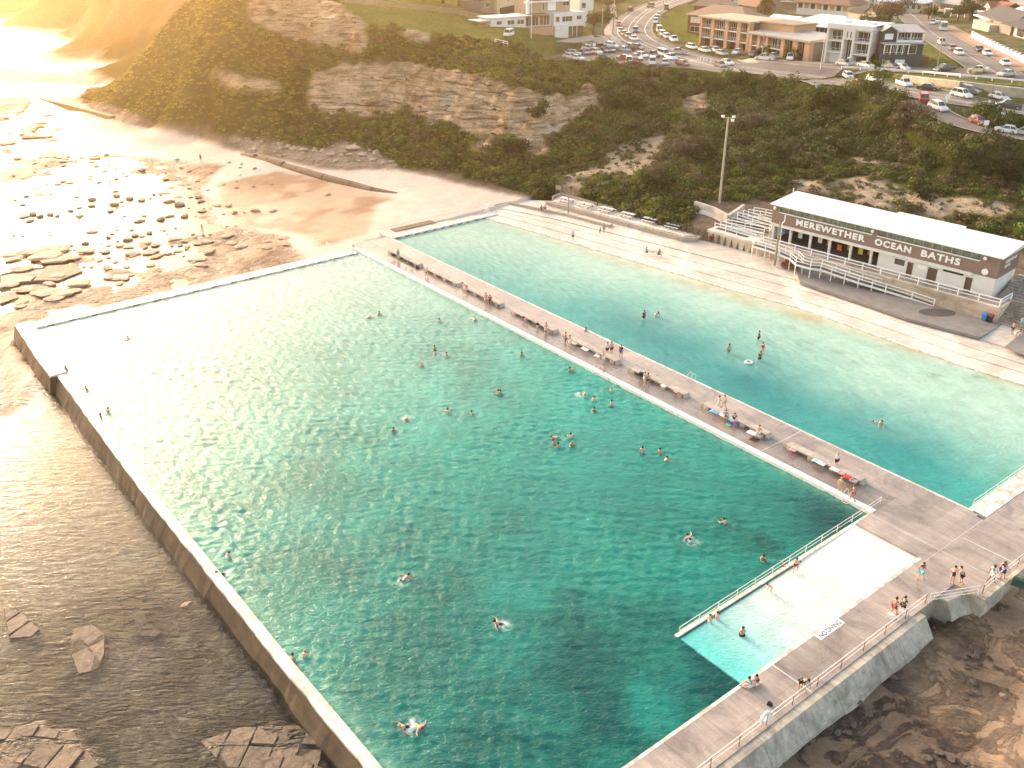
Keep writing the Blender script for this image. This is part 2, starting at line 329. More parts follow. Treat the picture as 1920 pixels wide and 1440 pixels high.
put(VEG, (.048,.056,.018)); put(VEG & (n2 > .25), (.075,.078,.026)); put(VEG & (n1 > .62), (.13,.10,.055))
put(far2, (.15,.10,.045)); put(far2 & (n1 > .1), (.24,.15,.08)); put(LAWN, (.15,.17,.05)); put(LAWN & (n2 > .1), (.19,.18,.06))
put(ROCK, (.72,.49,.30)); put(ROCK & (n3+n2 > .45), (.42,.25,.13)); put(ROCK & (n1 < -.4), (.80,.62,.43)); put(ROCK & (n2+n1 > .75), (.08,.085,.03))
put(DIRT, (.42,.32,.22)); put(RUB, (.38,.29,.21)); put(RUB & (n3 > .1), (.22,.16,.11))
for c in range(3): col[..., c] = blur(col[..., c], 1)
mask = np.zeros(XX.shape+(4,)); mask[..., 0] = blur(rockf, 2); mask[..., 1] = blur(southr & (ZZ < 2) & (XX > 5), 1); mask[..., 2] = blur((SAND | WETS | snd).astype(float), 2); mask[..., 3] = blur(lowleft & (SS > 66+8*n1), 2)
t = NT('ground'); co = t.co(); ca = t.n('VertexColor', layer_name='Col').outputs[0]; mkn = t.n('VertexColor', layer_name='Msk'); mk = t.sep(mkn.outputs[0])
nA = t.noise(co, .9, 6, .62); nB = t.noise(co, 4.0, 4, .6); 
c1 = t.mix(1, ca, t.ramp(nA, (.25, .62), (.5, .95), (.8, 1.3)), 'MULTIPLY'); c1 = t.mix(1, c1, t.ramp(nB, (.3, .82), (.7, 1.15)), 'MULTIPLY')
mp = t.n('Mapping', Vector=co); mp.inputs['Scale'].default_value = (.12, .12, 1.6)
st = t.noise(mp.outputs[0], 1.3, 6, .65, .3); c2 = t.mix(1, ca, t.ramp(st, (.36, .30), (.48, .9), (.66, 1.35)), 'MULTIPLY')
c2 = t.mix(1, c2, t.ramp(nB, (.3, .62), (.7, 1.25)), 'MULTIPLY')
vo = t.n('TexVoronoi', feature='DISTANCE_TO_EDGE', Vector=t.n('Mapping', Vector=co, Scale=(.16,.16,.8)).outputs[0], Scale=1.0).outputs[0]
c2 = t.mix(1, c2, t.ramp(vo, (.0, .72), (.07, 1.0)), 'MULTIPLY')
cc = t.mix(mk[0], c1, c2)
sandc = t.mix(1, ca, t.ramp(t.noise(co, .25, 5, .6, .8), (.3, .86), (.7, 1.08)), 'MULTIPLY'); cc = t.mix(t.math('MULTIPLY', mk[2], .8), cc, sandc)
sh = t.noise(co, .16, 9, .64, 1.6); sh2 = t.noise(co, .9, 8, .7, 1.0); v2 = t.n('TexVoronoi', feature='DISTANCE_TO_EDGE', Vector=t.mix(.25, co, t.n('TexNoise', Vector=co, Scale=.8).outputs[1]), Scale=.45).outputs[0]
rk = t.mix(1, t.ramp(sh2, (.32, (.035,.027,.022)), (.47, (.085,.06,.045)), (.56, (.19,.125,.08)), (.7, (.30,.19,.12))), t.ramp(v2, (0, .25), (.05, 1)), 'MULTIPLY')
sn = t.ramp(t.noise(co, .5, 6, .6, .6), (.3, (.33,.215,.13)), (.7, (.50,.34,.21)))
wd = t.noise(co, .55, 9, .7, .8); cc = t.mix(t.math('MULTIPLY', mkn.outputs[1], t.ramp(wd, (.46, 0), (.50, 1))), cc, t.ramp(sh2, (.35, (.05,.04,.032)), (.6, (.12,.095,.07)))); cc = t.mix(t.math('MULTIPLY', mkn.outputs[1], t.ramp(wd, (.36, .9), (.42, 0))), cc, (.33,.30,.20,1))
fs_ = t.ramp(sh, (.49, 0), (.52, 1)); shc = t.mix(fs_, rk, sn); cc = t.mix(mk[1], cc, shc)
zz = t.n('SeparateXYZ', Vector=co).outputs[2]
wet = t.math('MULTIPLY', t.math('SUBTRACT', 1.0, t.n('MapRange', Value=zz, **{'From Min': SL, 'From Max': SL+1.1}).outputs[0]), 1.0)
rp = t.n('Mapping', Vector=co); rp.inputs['Rotation'].default_value = (0, 0, math.radians(-35)); rp.inputs['Scale'].default_value = (.45, 1.7, 1)
rip = t.math('MULTIPLY', t.noise(rp.outputs[0], 1.5, 3, .55, .7), t.math('MULTIPLY', t.math('LESS_THAN', zz, -1.75), 4.0))
h = t.math('ADD', t.math('ADD', t.math('ADD', t.math('MULTIPLY', nA, 1.0), t.math('MULTIPLY', t.math('SUBTRACT', t.math('MULTIPLY', sh2, 2.5), t.math('MULTIPLY', fs_, 1.6)), mk[1])), t.math('MULTIPLY', st, t.math('MULTIPLY', mk[0], 2.0))), rip); bs = t.math('SUBTRACT', 1.0, t.math('MULTIPLY', mk[2], .85))
rg = t.n('MapRange', Value=wet); rg.inputs['To Min'].default_value = .85; rg.inputs['To Max'].default_value = .62
MG = t.pbr(cc, rg.outputs[0], t.bump(t.math('MULTIPLY', h, bs), 1.0, .7), spec=t.math('MULTIPLY', wet, .35))
nx, ny = XX.shape; idx = np.arange(nx*ny).reshape(nx, ny)
FQ = np.stack([idx[:-1, :-1], idx[1:, :-1], idx[1:, 1:], idx[:-1, 1:]], -1).reshape(-1, 4)
g = np_mesh('ground', np.stack([XX, YY, ZZ], -1).reshape(-1, 3), FQ, MG, True, {'Col': np.concatenate([col, np.ones(col.shape[:2]+(1,))], -1).reshape(-1, 4), 'Msk': mask.reshape(-1, 4)})
tag(g, kind='structure')
# ------------------------------------------------------------------ sea
t = NT('sea_water'); co = t.co(); mp = t.n('Mapping', Vector=co); mp.inputs['Rotation'].default_value = (0, 0, math.radians(-20)); mp.inputs['Scale'].default_value = (.55, 1.5, 1)
w = t.math('ADD', t.noise(mp.outputs[0], 1.1, 4, .6, .6), t.math('MULTIPLY', t.noise(mp.outputs[0], 4, 3, .5, .5), .35))
ys = t.n('MapRange', Value=t.n('SeparateXYZ', Vector=co).outputs[1], **{'From Min': 95, 'From Max': 150}); ys.inputs['To Min'].default_value = .23; ys.inputs['To Max'].default_value = .34
nrm = t.bump(w, ys.outputs[0], .30)
fr = t.n('Fresnel', IOR=1.33, Normal=nrm).outputs[0]
gl = t.n('BsdfGlossy', Roughness=.05, Normal=nrm, Color=(1, 1, 1, 1)); tr = t.n('BsdfTransparent', Color=(.84, .84, .78, 1))
ms = t.n('MixShader'); kf = t.n('MapRange', Value=t.n('SeparateXYZ', Vector=co).outputs[1], **{'From Min': 110, 'From Max': 160}); kf.inputs['To Min'].default_value = .62; kf.inputs['To Max'].default_value = 1.15
t.put(ms.inputs[0], t.math('MULTIPLY', fr, kf.outputs[0], True)); t.t.links.new(tr.outputs[0], ms.inputs[1]); t.t.links.new(gl.outputs[0], ms.inputs[2]); t.t.links.new(ms.outputs[0], t.out.inputs[0])
mb = MB(); mb.quad((-3000,-600,SL),(3000,-600,SL),(3000,5000,SL),(-3000,5000,SL)); mb.build('sea', t.m, kind='structure')
# ------------------------------------------------------------------ pools
SWIM = [(709,590,'s','bather chest deep near the far corner of the big pool'),(694,594,'f','small swimmer left of the chest deep bather near the far corner'),(825,605,'s','bather alone in the far part of the big pool, right of the pale pair'),(886,598,'f','swimmer close to the promenade wall below the third bench'),(815,656,'s','upper swimmer of a loose trio in the far middle of the big pool'),(823,664,'f','middle swimmer of a loose trio in the far middle of the big pool'),(840,667,'s','right swimmer of a loose trio in the far middle of the big pool'),(791,688,'s','bather just below the loose trio in the big pool'),(978,668,'s','bather with dark hair alone below the fourth bench'),(938,739,'s','dark bather, one of two close together in the middle of the big pool'),(942,738,'s','second bather touching the dark one in the middle of the big pool'),(888,777,'s','bather with dark hair below the close pair'),(840,775,'s','bather left of the dark-haired one in the middle of the big pool'),(763,784,'f','faint swimmer in the middle left of the big pool'),(737,808,'s','swimmer alone left of the middle of the big pool'),(1068,697,'s','left head of two bathers near the promenade below the fifth bench'),(1074,696,'s','right head of two bathers near the promenade below the fifth bench'),(1087,739,'p','swimmer lying flat on the water below the fifth bench'),(1112,752,'s','upper left of three bathers off the ladder'),(1114,770,'s','lowest of three bathers off the ladder'),(1146,762,'b','broad bare-backed bather below the ladder'),(1146,735,'s','bather nearest the ladder'),
 (1046,822,'f','top swimmer with raised arm in the ring of five'),(1037,833,'s','left swimmer in the ring of five'),(1071,822,'s','upper right swimmer in the ring of five'),(1073,834,'s','lower right swimmer in the ring of five'),(1050,840,'s','lowest swimmer in the ring of five'),(1204,850,'b','tanned bather standing chest deep, left of three in the near right of the big pool'),(1237,850,'s','middle of three bathers in the near right of the big pool, arm out'),(1246,864,'s','lowest of three bathers in the near right of the big pool'),(1360,983,'s','bather alone between the ring and the white ramp'),(1297,1014,'f','swimmer stroking left of the white ramp'),(1428,1047,'s','bather close to the ramp rail, upper one'),(755,1088,'p','dark-haired swimmer alone in the lower middle of the big pool'),(943,1172,'f','swimmer splashing alone in the lower middle right of the big pool'),(430,1045,'s','upper of two swimmers near the long left wall'),(422,1077,'f','lower of two swimmers near the long left wall'),(549,1237,'s','bather leaning on the long left wall'),(570,1234,'s','bather beside the one leaning on the long left wall'),(768,1362,'f','swimmer near the bottom of the photo, left of a pair'),(780,1358,'p','pale swimmer kicking near the bottom of the photo'),(204,774,'s','larger of two dark bathers by the far left wall'),(190,784,'s','smaller of two dark bathers by the far left wall'),(163,730,'s','single dark head in the water near the far left wall'),(126,692,'s','dark head close to the step in the far left wall'),(238,638,'f','faint swimmer near the far wall at left')]
def waves(X, Y, amp, seed, dirs, lam):
    r = np.random.default_rng(seed); z = np.zeros(X.shape)
    for k in range(34):
        L = lam*math.exp(r.normal(0, .42)); a = dirs+r.normal(0, .5); kx = 2*math.pi/L; ph = r.random()*6.28
        wx = X*math.cos(a)+Y*math.sin(a); wob = 1.1*np.sin(2*math.pi*(X*math.sin(a)-Y*math.cos(a))/(L*2.7)+ph*3)
        z += (L/lam)**.9*np.sin(kx*wx+ph+wob)
    mod = .65+.5*fbm(X+seed*9, Y, 9, 3)
    return amp*z/math.sqrt(34)*mod
def pool(name, s0, s1, t0, t1, step, colf, amp, seed, shape=None, zf=None):
    s_ = np.arange(s0, s1+step/2, step); t_ = np.arange(t0, t1+step/2, step); Sg, Tg = np.meshgrid(s_, t_, indexing='ij')
    X = A0.x+E1.x*Sg+E2.x*Tg; Y = A0.y+E1.y*Sg+E2.y*Tg
    Z = waves(X, Y, amp, seed, math.radians(62), .80)
    if zf is not None: Z = Z*zf(Sg, Tg)
    for sw_ in SWIM:
        q_ = G(sw_[0], sw_[1], 0); r_ = np.hypot(X-q_.x, Y-q_.y); Z = Z+np.where(r_ < 5, .035*np.cos(r_*6.5-1)*np.exp(-r_/1.3), 0)
    c = colf(Sg, Tg, X, Y); n_, m_ = Sg.shape; id_ = np.arange(n_*m_).reshape(n_, m_)
    q = np.stack([id_[:-1, :-1], id_[:-1, 1:], id_[1:, 1:], id_[1:, :-1]], -1)
    if shape is not None: q = q[shape(Sg[:-1, :-1], Tg[:-1, :-1])]
    q = q.reshape(-1, 4)
    o = np_mesh(name, np.stack([X, Y, Z], -1).reshape(-1, 3), q, MW, True, {'Col': np.concatenate([c, np.ones(c.shape[:2]+(1,))], -1).reshape(-1, 4)})
    return tag(o, kind='structure')
t = NT('pool_water'); co = t.co(); ca = t.n('VertexColor', layer_name='Col').outputs[0]
mp = t.n('Mapping', Vector=co); mp.inputs['Rotation'].default_value = (0, 0, math.radians(30)); mp.inputs['Scale'].default_value = (1, 1.8, 1)
w = t.noise(mp.outputs[0], 2.2, 5, .62, .7); nrm = t.bump(w, 1.0, .10)
ab = t.sep(ca)
b = t.n('BsdfPrincipled', Normal=nrm); t.put(b.inputs['Base Color'], t.mix(1, ca, t.ramp(t.noise(co, .5, 4, .6), (.3, .86), (.7, 1.1)), 'MULTIPLY'))
b.inputs['Roughness'].default_value = .11; b.inputs['IOR'].default_value = 1.33; b.inputs['Specular IOR Level'].default_value = .2
t.t.links.new(b.outputs[0], t.out.inputs[0]); MW = t.m
def lerp3(a, b, f): return np.array(a)*(1-f[..., None])+np.array(b)*f[..., None]
DEEP, TEAL, MINT, WHT, DARK = (.002,.095,.080), (.015,.26,.20), (.22,.48,.35), (.62,.74,.66), (.004,.05,.045)
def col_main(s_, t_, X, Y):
    f = np.clip((s_-4)/62+fbm(X, Y, 22, 3)*.14-(t_-25)*.0015, 0, 1); c = lerp3((.40,.54,.44), TEAL, np.clip(f*1.05, 0, 1)**.8)  # pale far end: mostly sky reflection put into the water colour
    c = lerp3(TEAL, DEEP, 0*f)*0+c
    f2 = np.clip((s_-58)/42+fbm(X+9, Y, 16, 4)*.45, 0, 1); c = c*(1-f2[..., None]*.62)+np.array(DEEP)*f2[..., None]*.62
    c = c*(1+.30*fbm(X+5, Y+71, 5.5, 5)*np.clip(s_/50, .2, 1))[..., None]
    weed = np.clip((fbm(X+40, Y, 7, 4)-.25)*3, 0, 1)*np.clip((s_-70)/20, 0, 1)*np.exp(-((t_-6)/9)**2); weed = np.maximum(weed, np.exp(-((s_-96)/6)**2-((t_-3)/5)**2)*.8)
    weed2 = np.clip((fbm(X+90, Y+20, 11, 4)+.12)*2.5, 0, 1)*np.maximum(np.exp(-((t_-36)/12)**2), 1.2*np.exp(-((t_-30)/8)**2-((s_-101)/6)**2))*np.clip((s_-68)/15, 0, 1)*.75
    c = c*(1-weed[..., None])+np.array(DARK)*weed[..., None]; c = c*(1-weed2[..., None])+np.array((.0,.05,.05))*weed2[..., None]
    # beds of weed and deeper holes in the floor, where the photograph shows them dark
    for u_, v_, rs_, rt_, k_ in ((1270,1290,7,10,.85),(1130,1390,7,9,.6),(680,1010,13,6,.42),(760,1120,8,8,.35),(1500,960,6,5,.35),(1585,985,5,3,.75),(900,1290,9,9,.3)):
        q_ = G(u_, v_, 0)-A0; a_, b_ = q_.dot(E1), q_.dot(E2); g_ = np.exp(-((s_-a_)/rs_)**2-((t_-b_)/rt_)**2)*k_*np.clip(.75+fbm(X+13, Y+5, 6, 5)*1.5, 0, 1.25); c = c*(1-g_[..., None])+np.array((.001,.055,.055))*g_[..., None]
    e = np.exp(-np.minimum(np.minimum(s_, 200), np.minimum(np.abs(t_-.3), np.abs(52-t_)))/.7)*.35; c = c*(1-e[..., None])+np.array(MINT)*e[..., None]
    # the painted shallow ramp under the water by the rail: colour of thin water over white
    ins = (s_ > 97.7) & (t_ > 2) & (t_ < 27.2); d = np.clip((t_-14.5)/11.5, 0, 1)
    cc = lerp3((.68,.71,.63), (.14,.56,.51), np.clip(d**1.3, 0, 1)); cc = cc*(1+.10*fbm(X, Y, 5, 3)[..., None])
    for k_, (u_, v_, kd_, l_) in enumerate(SWIM):
        if kd_ in 'fp': q_ = G(u_, v_, 0); r_ = np.hypot(X-q_.x, Y-q_.y); fo = np.clip(1.25-r_/.75, 0, 1)*np.clip(.5+fbm(X*3, Y*3, .9, 2)*1.6, 0, 1); c = c*(1-fo[..., None]*.8)+.8*fo[..., None]*np.array((.7,.78,.74))
    return np.where(ins[..., None], cc, c).clip(0, 1)
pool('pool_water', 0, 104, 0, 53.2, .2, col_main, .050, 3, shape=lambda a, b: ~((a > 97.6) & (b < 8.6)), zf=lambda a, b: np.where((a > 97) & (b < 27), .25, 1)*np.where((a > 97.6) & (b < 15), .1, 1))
FARK = [(-12,-28),(-3,-29.6),(35,-34.5),(61,-38.2),(74,-39.5),(93,-41.5),(120,-42.5),(160,-44)]
def fart(s_): return np.interp(s_, [a for a, b in FARK], [b for a, b in FARK])
def col_kid(s_, t_, X, Y):
    d = t_-fart(s_); f = np.clip(d/26+fbm(X, Y, 15, 4)*.18, 0, 1)
    c = lerp3((.62,.58,.42), (.38,.56,.45), np.clip(d/4.5, 0, 1)); 
    mid = np.clip((d-6)/17+fbm(X+5, Y+5, 9, 3)*.2-np.clip((s_-62)/60, 0, .35)-np.clip(.25-s_/60, 0, .25), 0, 1); c = lerp3((0, 0, 0), (1, 1, 1), mid)*(np.array((.05,.31,.27))-0)+c*(1-mid[..., None])
    dk = np.exp(-((t_+14-(s_-45)*.02)/6)**2)*np.clip((s_-38)/15, 0, 1)*np.clip((100-s_)/8, 0, 1)*np.clip(.75+fbm(X+3, Y, 10, 3)*.7, 0, 1); c = c*(1-dk[..., None]*.7)+np.array((.0,.14,.165))*dk[..., None]*.7
    pale = np.clip(1-s_/40, 0, 1)[..., None]*.5; c = c*(1-pale)+np.array((.34,.50,.40))*pale
    br = np.exp(-((d-(9+np.clip((s_-55)/30, 0, 1)*9))/1.2)**2)*np.clip((s_-50)/6, 0, 1)*.16; c = c*(1-br[..., None])+np.array((.45,.58,.48))*br[..., None]
    sand = np.clip((fbm(X, Y+33, 6, 4)-.02)*2.2, 0, 1)*np.clip(1-np.abs(d-2.5)/3.5, 0, 1)*np.clip((s_-20)/20, .5, 1); c = c*(1-sand[..., None]*.6)+np.array((.42,.33,.17))*sand[..., None]*.6
    wd = np.clip((fbm(X+7, Y+60, 3.5, 4)-.22)*4, 0, 1)*np.clip(1-np.abs(d-7)/6, 0, 1)*np.clip((s_-62)/8, 0, 1)*.6; c = c*(1-wd[..., None])+np.array((.05,.09,.05))*wd[..., None]
    return c.clip(0, 1)
pool('wading_pool_water', -3, 103.0, -47, -7.9, .28, col_kid, .034, 11, shape=lambda a, b: (b > fart(a)-.7), zf=lambda a, b: np.clip((b-fart(a))/14, .12, 1))
# pool bed (white painted ramp rising out of the water, pool floors)
wp = M('white_paint', (.64,.62,.57), .6, .10, .6, bump=.1)
# ------------------------------------------------------------------ pool surrounds, in the pool's own frame: x = s along the promenade, y = -t
def pf(o): o.location = A0; o.rotation_euler = (0, 0, ANG1); return o
def pemp(name, s, t, z, label, cat, group=None, rz=0):
    return empty(name, P(s, t, z), ANG1+rz, label, cat, group)
def concrete(name, base, joint=3.0, jy=4.0, rough=.55, stain=.35, wet=0.0):
    t = NT(name); co = t.co(); x = t.n('SeparateXYZ', Vector=co).outputs
    a = t.noise(co, .22, 6, .65, .6); mp = t.n('Mapping', Vector=co); mp.inputs['Scale'].default_value = (.25, 1.6, 1); b = t.noise(mp.outputs[0], 1.4, 5, .65, .4); c = t.noise(co, 7, 3, .6)
    k = t.mix(1, (*base, 1), t.ramp(a, (.32, 1-stain), (.5, .95), (.7, 1.25)), 'MULTIPLY')
    k = t.mix(1, k, t.ramp(b, (.3, 1-stain*.6), (.65, 1.12)), 'MULTIPLY'); k = t.mix(1, k, t.ramp(c, (.3, .88), (.7, 1.1)), 'MULTIPLY')
    # every slab weathers a little differently
    sx = t.math('FLOOR', t.math('DIVIDE', x[0], joint)); sy = t.math('FLOOR', t.math('DIVIDE', x[1], jy)); cv = t.n('CombineXYZ', X=sx, Y=sy).outputs[0]
    k = t.mix(1, k, t.ramp(t.n('TexWhiteNoise', Vector=cv).outputs[0], (0, .84), (1, 1.1)), 'MULTIPLY')
    def ln(v, m, w): return t.math('LESS_THAN', t.math('ABSOLUTE', t.math('SUBTRACT', t.math('MODULO', t.math('ADD', v, 300*m), m), m/2)), w)
    j = t.math('MAXIMUM', ln(x[0], joint, .035), ln(t.math('ADD', x[1], jy/2), jy, .035)); k = t.mix(t.math('MULTIPLY', j, .28), k, (base[0]*.35, base[1]*.33, base[2]*.3, 1))
    rg = t.ramp(a, (.35, rough-wet), (.6, rough)) 
    return t.pbr(k, rg, t.bump(t.math('ADD', a, t.math('MULTIPLY', c, .3)), .25, .05), spec=.5)
CD = concrete('deck_concrete', (.36,.295,.245), 3.0, 4.0, .5, .38, .32)
CP_ = concrete('pale_concrete', (.56,.50,.43), 4.0, 3.0, .75, .22)
CPk = concrete('pale_beige_concrete', (.70,.625,.52), 6.0, 60.0, .75, .25)
CW = concrete('sea_wall_concrete', (.50,.44,.35), 3.2, 50.0, .8, .6)
CBr = concrete('stained_shaded_wall_concrete', (.115,.078,.044), 5.0, 50.0, .8, .5)  # stained brown, darkened further to carry the shade and wet on the face
t = NT('worn_white_coping'); co = t.co(); a = t.noise(co, 1.2, 6, .7); b = t.noise(co, 9, 4, .65)
k = t.mix(t.ramp(a, (.42, 0), (.6, 1)), (.46,.41,.33,1), (.80,.78,.71,1)); k = t.mix(t.ramp(b, (.60, 0), (.68, .7)), k, (.28,.24,.18,1)); MCOP = t.pbr(k, .6, t.bump(b, .3, .03))
MCLEAN = M('white_paint_clean', (.82,.80,.75), .55, .08, .8)
MRAIL = M('rail_paint', (.74,.68,.62), .45, .12, 3); MRUST = M('rusty_steel', (.22,.13,.08), .7, .4, 6)
MWR = M('white_rail_paint', (.84,.83,.80), .45, .08, 2); MCAP = M('raw_bench_concrete', (.44,.38,.32), .8, .3, 1.2, bump=.3)
DZ = .35
def PB(*boxes):
    mb = MB()
    for s0, s1, t0, t1, z0, z1 in boxes: mb.box(s0, s1, -t1, -t0, z0, z1)
    return mb
CDW = concrete('wet_deck_concrete', (.255,.21,.175), 3.0, 4.0, .38, .35, .22)
t = NT('clean_white_coping'); co = t.co(); k = t.mix(t.ramp(t.noise(co, 1.5, 6, .7), (.34, 0), (.42, 1)), (.50,.46,.38,1), (.80,.78,.72,1)); MCO2 = t.pbr(t.mix(t.ramp(t.noise(co, 8, 5, .7), (.62, 0), (.70, .5)), k, (.35,.31,.25,1)), .6)
pf(PB((-4,97.5,-7.72,-3.95,-3.5,DZ)).build('promenade', CD, kind='structure')); pf(PB((-4,97.5,-3.945,-.80,-3.5,DZ-.012)).build('promenade', CDW, kind='structure'))
pf(PB((-2.6,97.5,-.72,-.02,-.4,DZ+.035)).build('pool_coping', MCO2, kind='structure'))
pf(PB((97.5,104.0,-7.72,2.7,-3.5,DZ), (104.0,107.9,-7.3,75,-3.2,DZ-.002), (104.75,110.3,-75,-7.3,-3.2,DZ-.001), (107.9,110.3,-7.3,3.6,-3.2,DZ)).build('deck', CD, kind='structure'))
pf(PB((-2.6,103.4,-8.0,-7.72,-.4,DZ+.02), (97.15,97.5,0,27.2,-.4,.12), (104.0,104.28,2.9,75,-.4,DZ+.004), (102.85,104.7,-75,-8.0,-.5,DZ+.01)).build('pool_coping', MCOP, kind='structure'))
mb = MB(); z = [.12, .03, -.06]
mb.hexa([(97.5,-2.7,-1),(104,-2.7,-1),(104,-27.3,-3),(97.5,-27.3,-3)][::-1], [(97.5,-2.7,.10),(104,-2.7,.10),(104,-27.3,-1.5),(97.5,-27.3,-1.5)][::-1])
mb2 = MB(); mb2.hexa([(97.5,-17,-.9),(104,-17,-.9),(104,-2.7,-.9),(97.5,-2.7,-.9)], [(97.5,-17,-.08),(104,-17,-.08),(104,-2.7,.11),(97.5,-2.7,.11)]); mb2.box(97.5, 104, -27.3, -17, -.9, -.5)
t = NT('ramp_white'); co = t.co(); b = t.noise(co, 1.3, 6, .7); a = t.noise(co, .4, 5, .6)
k = t.mix(t.ramp(b, (.62, 0), (.74, .55)), t.ramp(a, (.3, (.62,.62,.54)), (.6, (.71,.71,.67))), (.45,.30,.20,1)); pf(mb2.build('shallow_ramp', t.pbr(k, .35), kind='structure'))
# painted joint lines across the deck
mb = PB((97.5,110.3,.38,.44,DZ,DZ+.004),(104.64,104.69,-7.2,3.5,DZ,DZ+.006),(104.3,107.9,23.9,24.02,DZ,DZ+.004),(83.6,83.68,-7.7,-.8,DZ-.01,DZ+.004),(59.9,59.97,-7.7,-.8,DZ-.01,DZ+.004),(105.0,110.3,-3.1,-3.0,DZ,DZ+.004))
pf(mb.build('painted_lines', M('worn_line_paint', (.60,.56,.50), .7, .2, 2), kind='structure'))
# ---- walls of the baths
def lwall(name, segs, mat_top, mat_face, label, z_top, z_bot, batter=.5):
    e = pemp(name, segs[0][0], segs[0][1], 0, label, 'wall'); o0 = Vector((segs[0][0], -segs[0][1], 0)); tp = MB(); fc = MB()
    rr = random.Random(3); N = []
    for i in range(len(segs)-1):
        a, b = segs[i], segs[i+1]; n = max(1, int(abs(b[0]-a[0])/1.2))
        for k in range(n): f = k/n; N.append([a[j]+(b[j]-a[j])*f for j in range(3)])
    N.append(list(segs[-1])); n = len(N); J = [rr.uniform(-.07, .07) for _ in N]; J2 = [rr.uniform(-.1, .12)+.2*math.sin(k*.23)+.15*math.sin(k*.71) for k in range(len(N))]
    for i in range(n-1):
        a, b = N[i], N[i+1]
        tp.hexa([(a[0],-a[1],z_top-.25),(b[0],-b[1],z_top-.25),(b[0],-b[2]-J[i+1],z_top-.25),(a[0],-a[2]-J[i],z_top-.25)][::-1], [(a[0],-a[1],z_top),(b[0],-b[1],z_top),(b[0],-b[2]-J[i+1],z_top),(a[0],-a[2]-J[i],z_top)][::-1])
        fc.hexa([(a[0],-a[1],z_bot),(b[0],-b[1],z_bot),(b[0],-b[2]-batter-J2[i+1]-.3,z_bot),(a[0],-a[2]-batter-J2[i]-.3,z_bot)][::-1], [(a[0],-a[1],z_top-.25),(b[0],-b[1],z_top-.25),(b[0],-b[2]-.02+J[i+1]*.5,z_top-.25),(a[0],-a[2]-.02+J[i]*.5,z_top-.25)][::-1])
    for m in (tp, fc): m.v = [tuple(Vector(v)-o0) for v in m.v]
    tp.build('coping', mat_top, e); fc.build('wall_face', mat_face, e); return e
lwall('sea_wall', [(-2.5,51.4,53.6),(9,51.8,54.0),(17.6,52.2,54.1)], MCOP, CBr, 'short wide white-topped stretch of the ocean side pool wall at the far left corner', .42, -2.8)
lwall('sea_wall', [(17.6,52.3,53.3),(48,52.9,53.8),(80,52.7,53.6),(96,52.4,53.35),(125,52,53)], MCOP, CBr, 'long narrow white-topped wall with brown stained face between the big pool and the shallow sea', .28, -2.9, .7)
e = pemp('pool_wall', -1, 26, 0, 'low white wall closing the far end of the big pool beside the tidal rocks', 'wall')
mb = MB().box(-1.4, 1.0, -25.4, 25.6, -2.5, .20); mb.build('wall_top', MCOP, e)
mb = MB(); 
for k in range(17): mb.box(1.0, 1.05, -24+3*k, -23.1+3*k, -.1, .14)
mb.build('scupper', MRUST, e)
e = pemp('pool_wall', -3.5, -19, 0, 'low white wall with sandy walkway closing the far end of the wading pool', 'wall')
mb = MB().box(-.4, .8, -11, 12.6, -2, .34); mb.build('wall_top', MCOP, e); MB().box(-3.4, -.4, -11, 16, -2, .28).build('walkway', CPk, e)
mb = MB()
for k in range(12): mb.box(.8, .84, -10+1.9*k, -9.2+1.9*k, -.1, .2)
mb.build('scupper', MRUST, e)
# sloping concrete face of the south sea wall, cast in bays
for k in range(12):
    t0 = 9.5+k*4.2; t1 = t0+4.17; e = pemp('wall_bay', 108, t0, 0, None, None)
    mb = MB(); q = random.Random(k).uniform(-.05, .05)
    mb.hexa([(-.1,0,-3.6),(3.0+q,0,-3.6),(3.0+q,-(t1-t0),-3.6),(-.1,-(t1-t0),-3.6)][::-1], [(-.1,0,.28),(.55,0,.28),(.55,-(t1-t0),.28),(-.1,-(t1-t0),.28)][::-1])
    if k == 0:
        SWALL = e; e.name = 'sea_wall'; tag(e, 'thick pale concrete sea wall with sloping face below the southern walkway', 'wall')
        mb.build('wall_bay', CW, e)
    else:
        mb.v = [(v[0], v[1]-4.2*k, v[2]) for v in mb.v]; mb.build('wall_bay', CW, SWALL); bpy.data.objects.remove(e)
e = pemp('retaining_wall', 110.3, 3.6, 0, 'blocky concrete wall dropping from the deck corner to the rocks at lower right', 'wall')
mb = MB().box(0, .35, .0, 70, -3.6, DZ+.10); mb.box(-2.4, .35, -.35, 0, -3.6, DZ+.06); mb.build('wall_face', CW, e)
mb = MB(); mb.hexa([(-2.4,-3.0,-3.6),(.3,-3.0,-3.6),(.9,-.35,-3.6),(-2.4,-.35,-3.6)], [(-2.4,-2.7,.2),(-1.6,-2.7,.2),(-1.3,-.35,.2),(-2.4,-.35,.2)]); mb.build('buttress', CW, e)
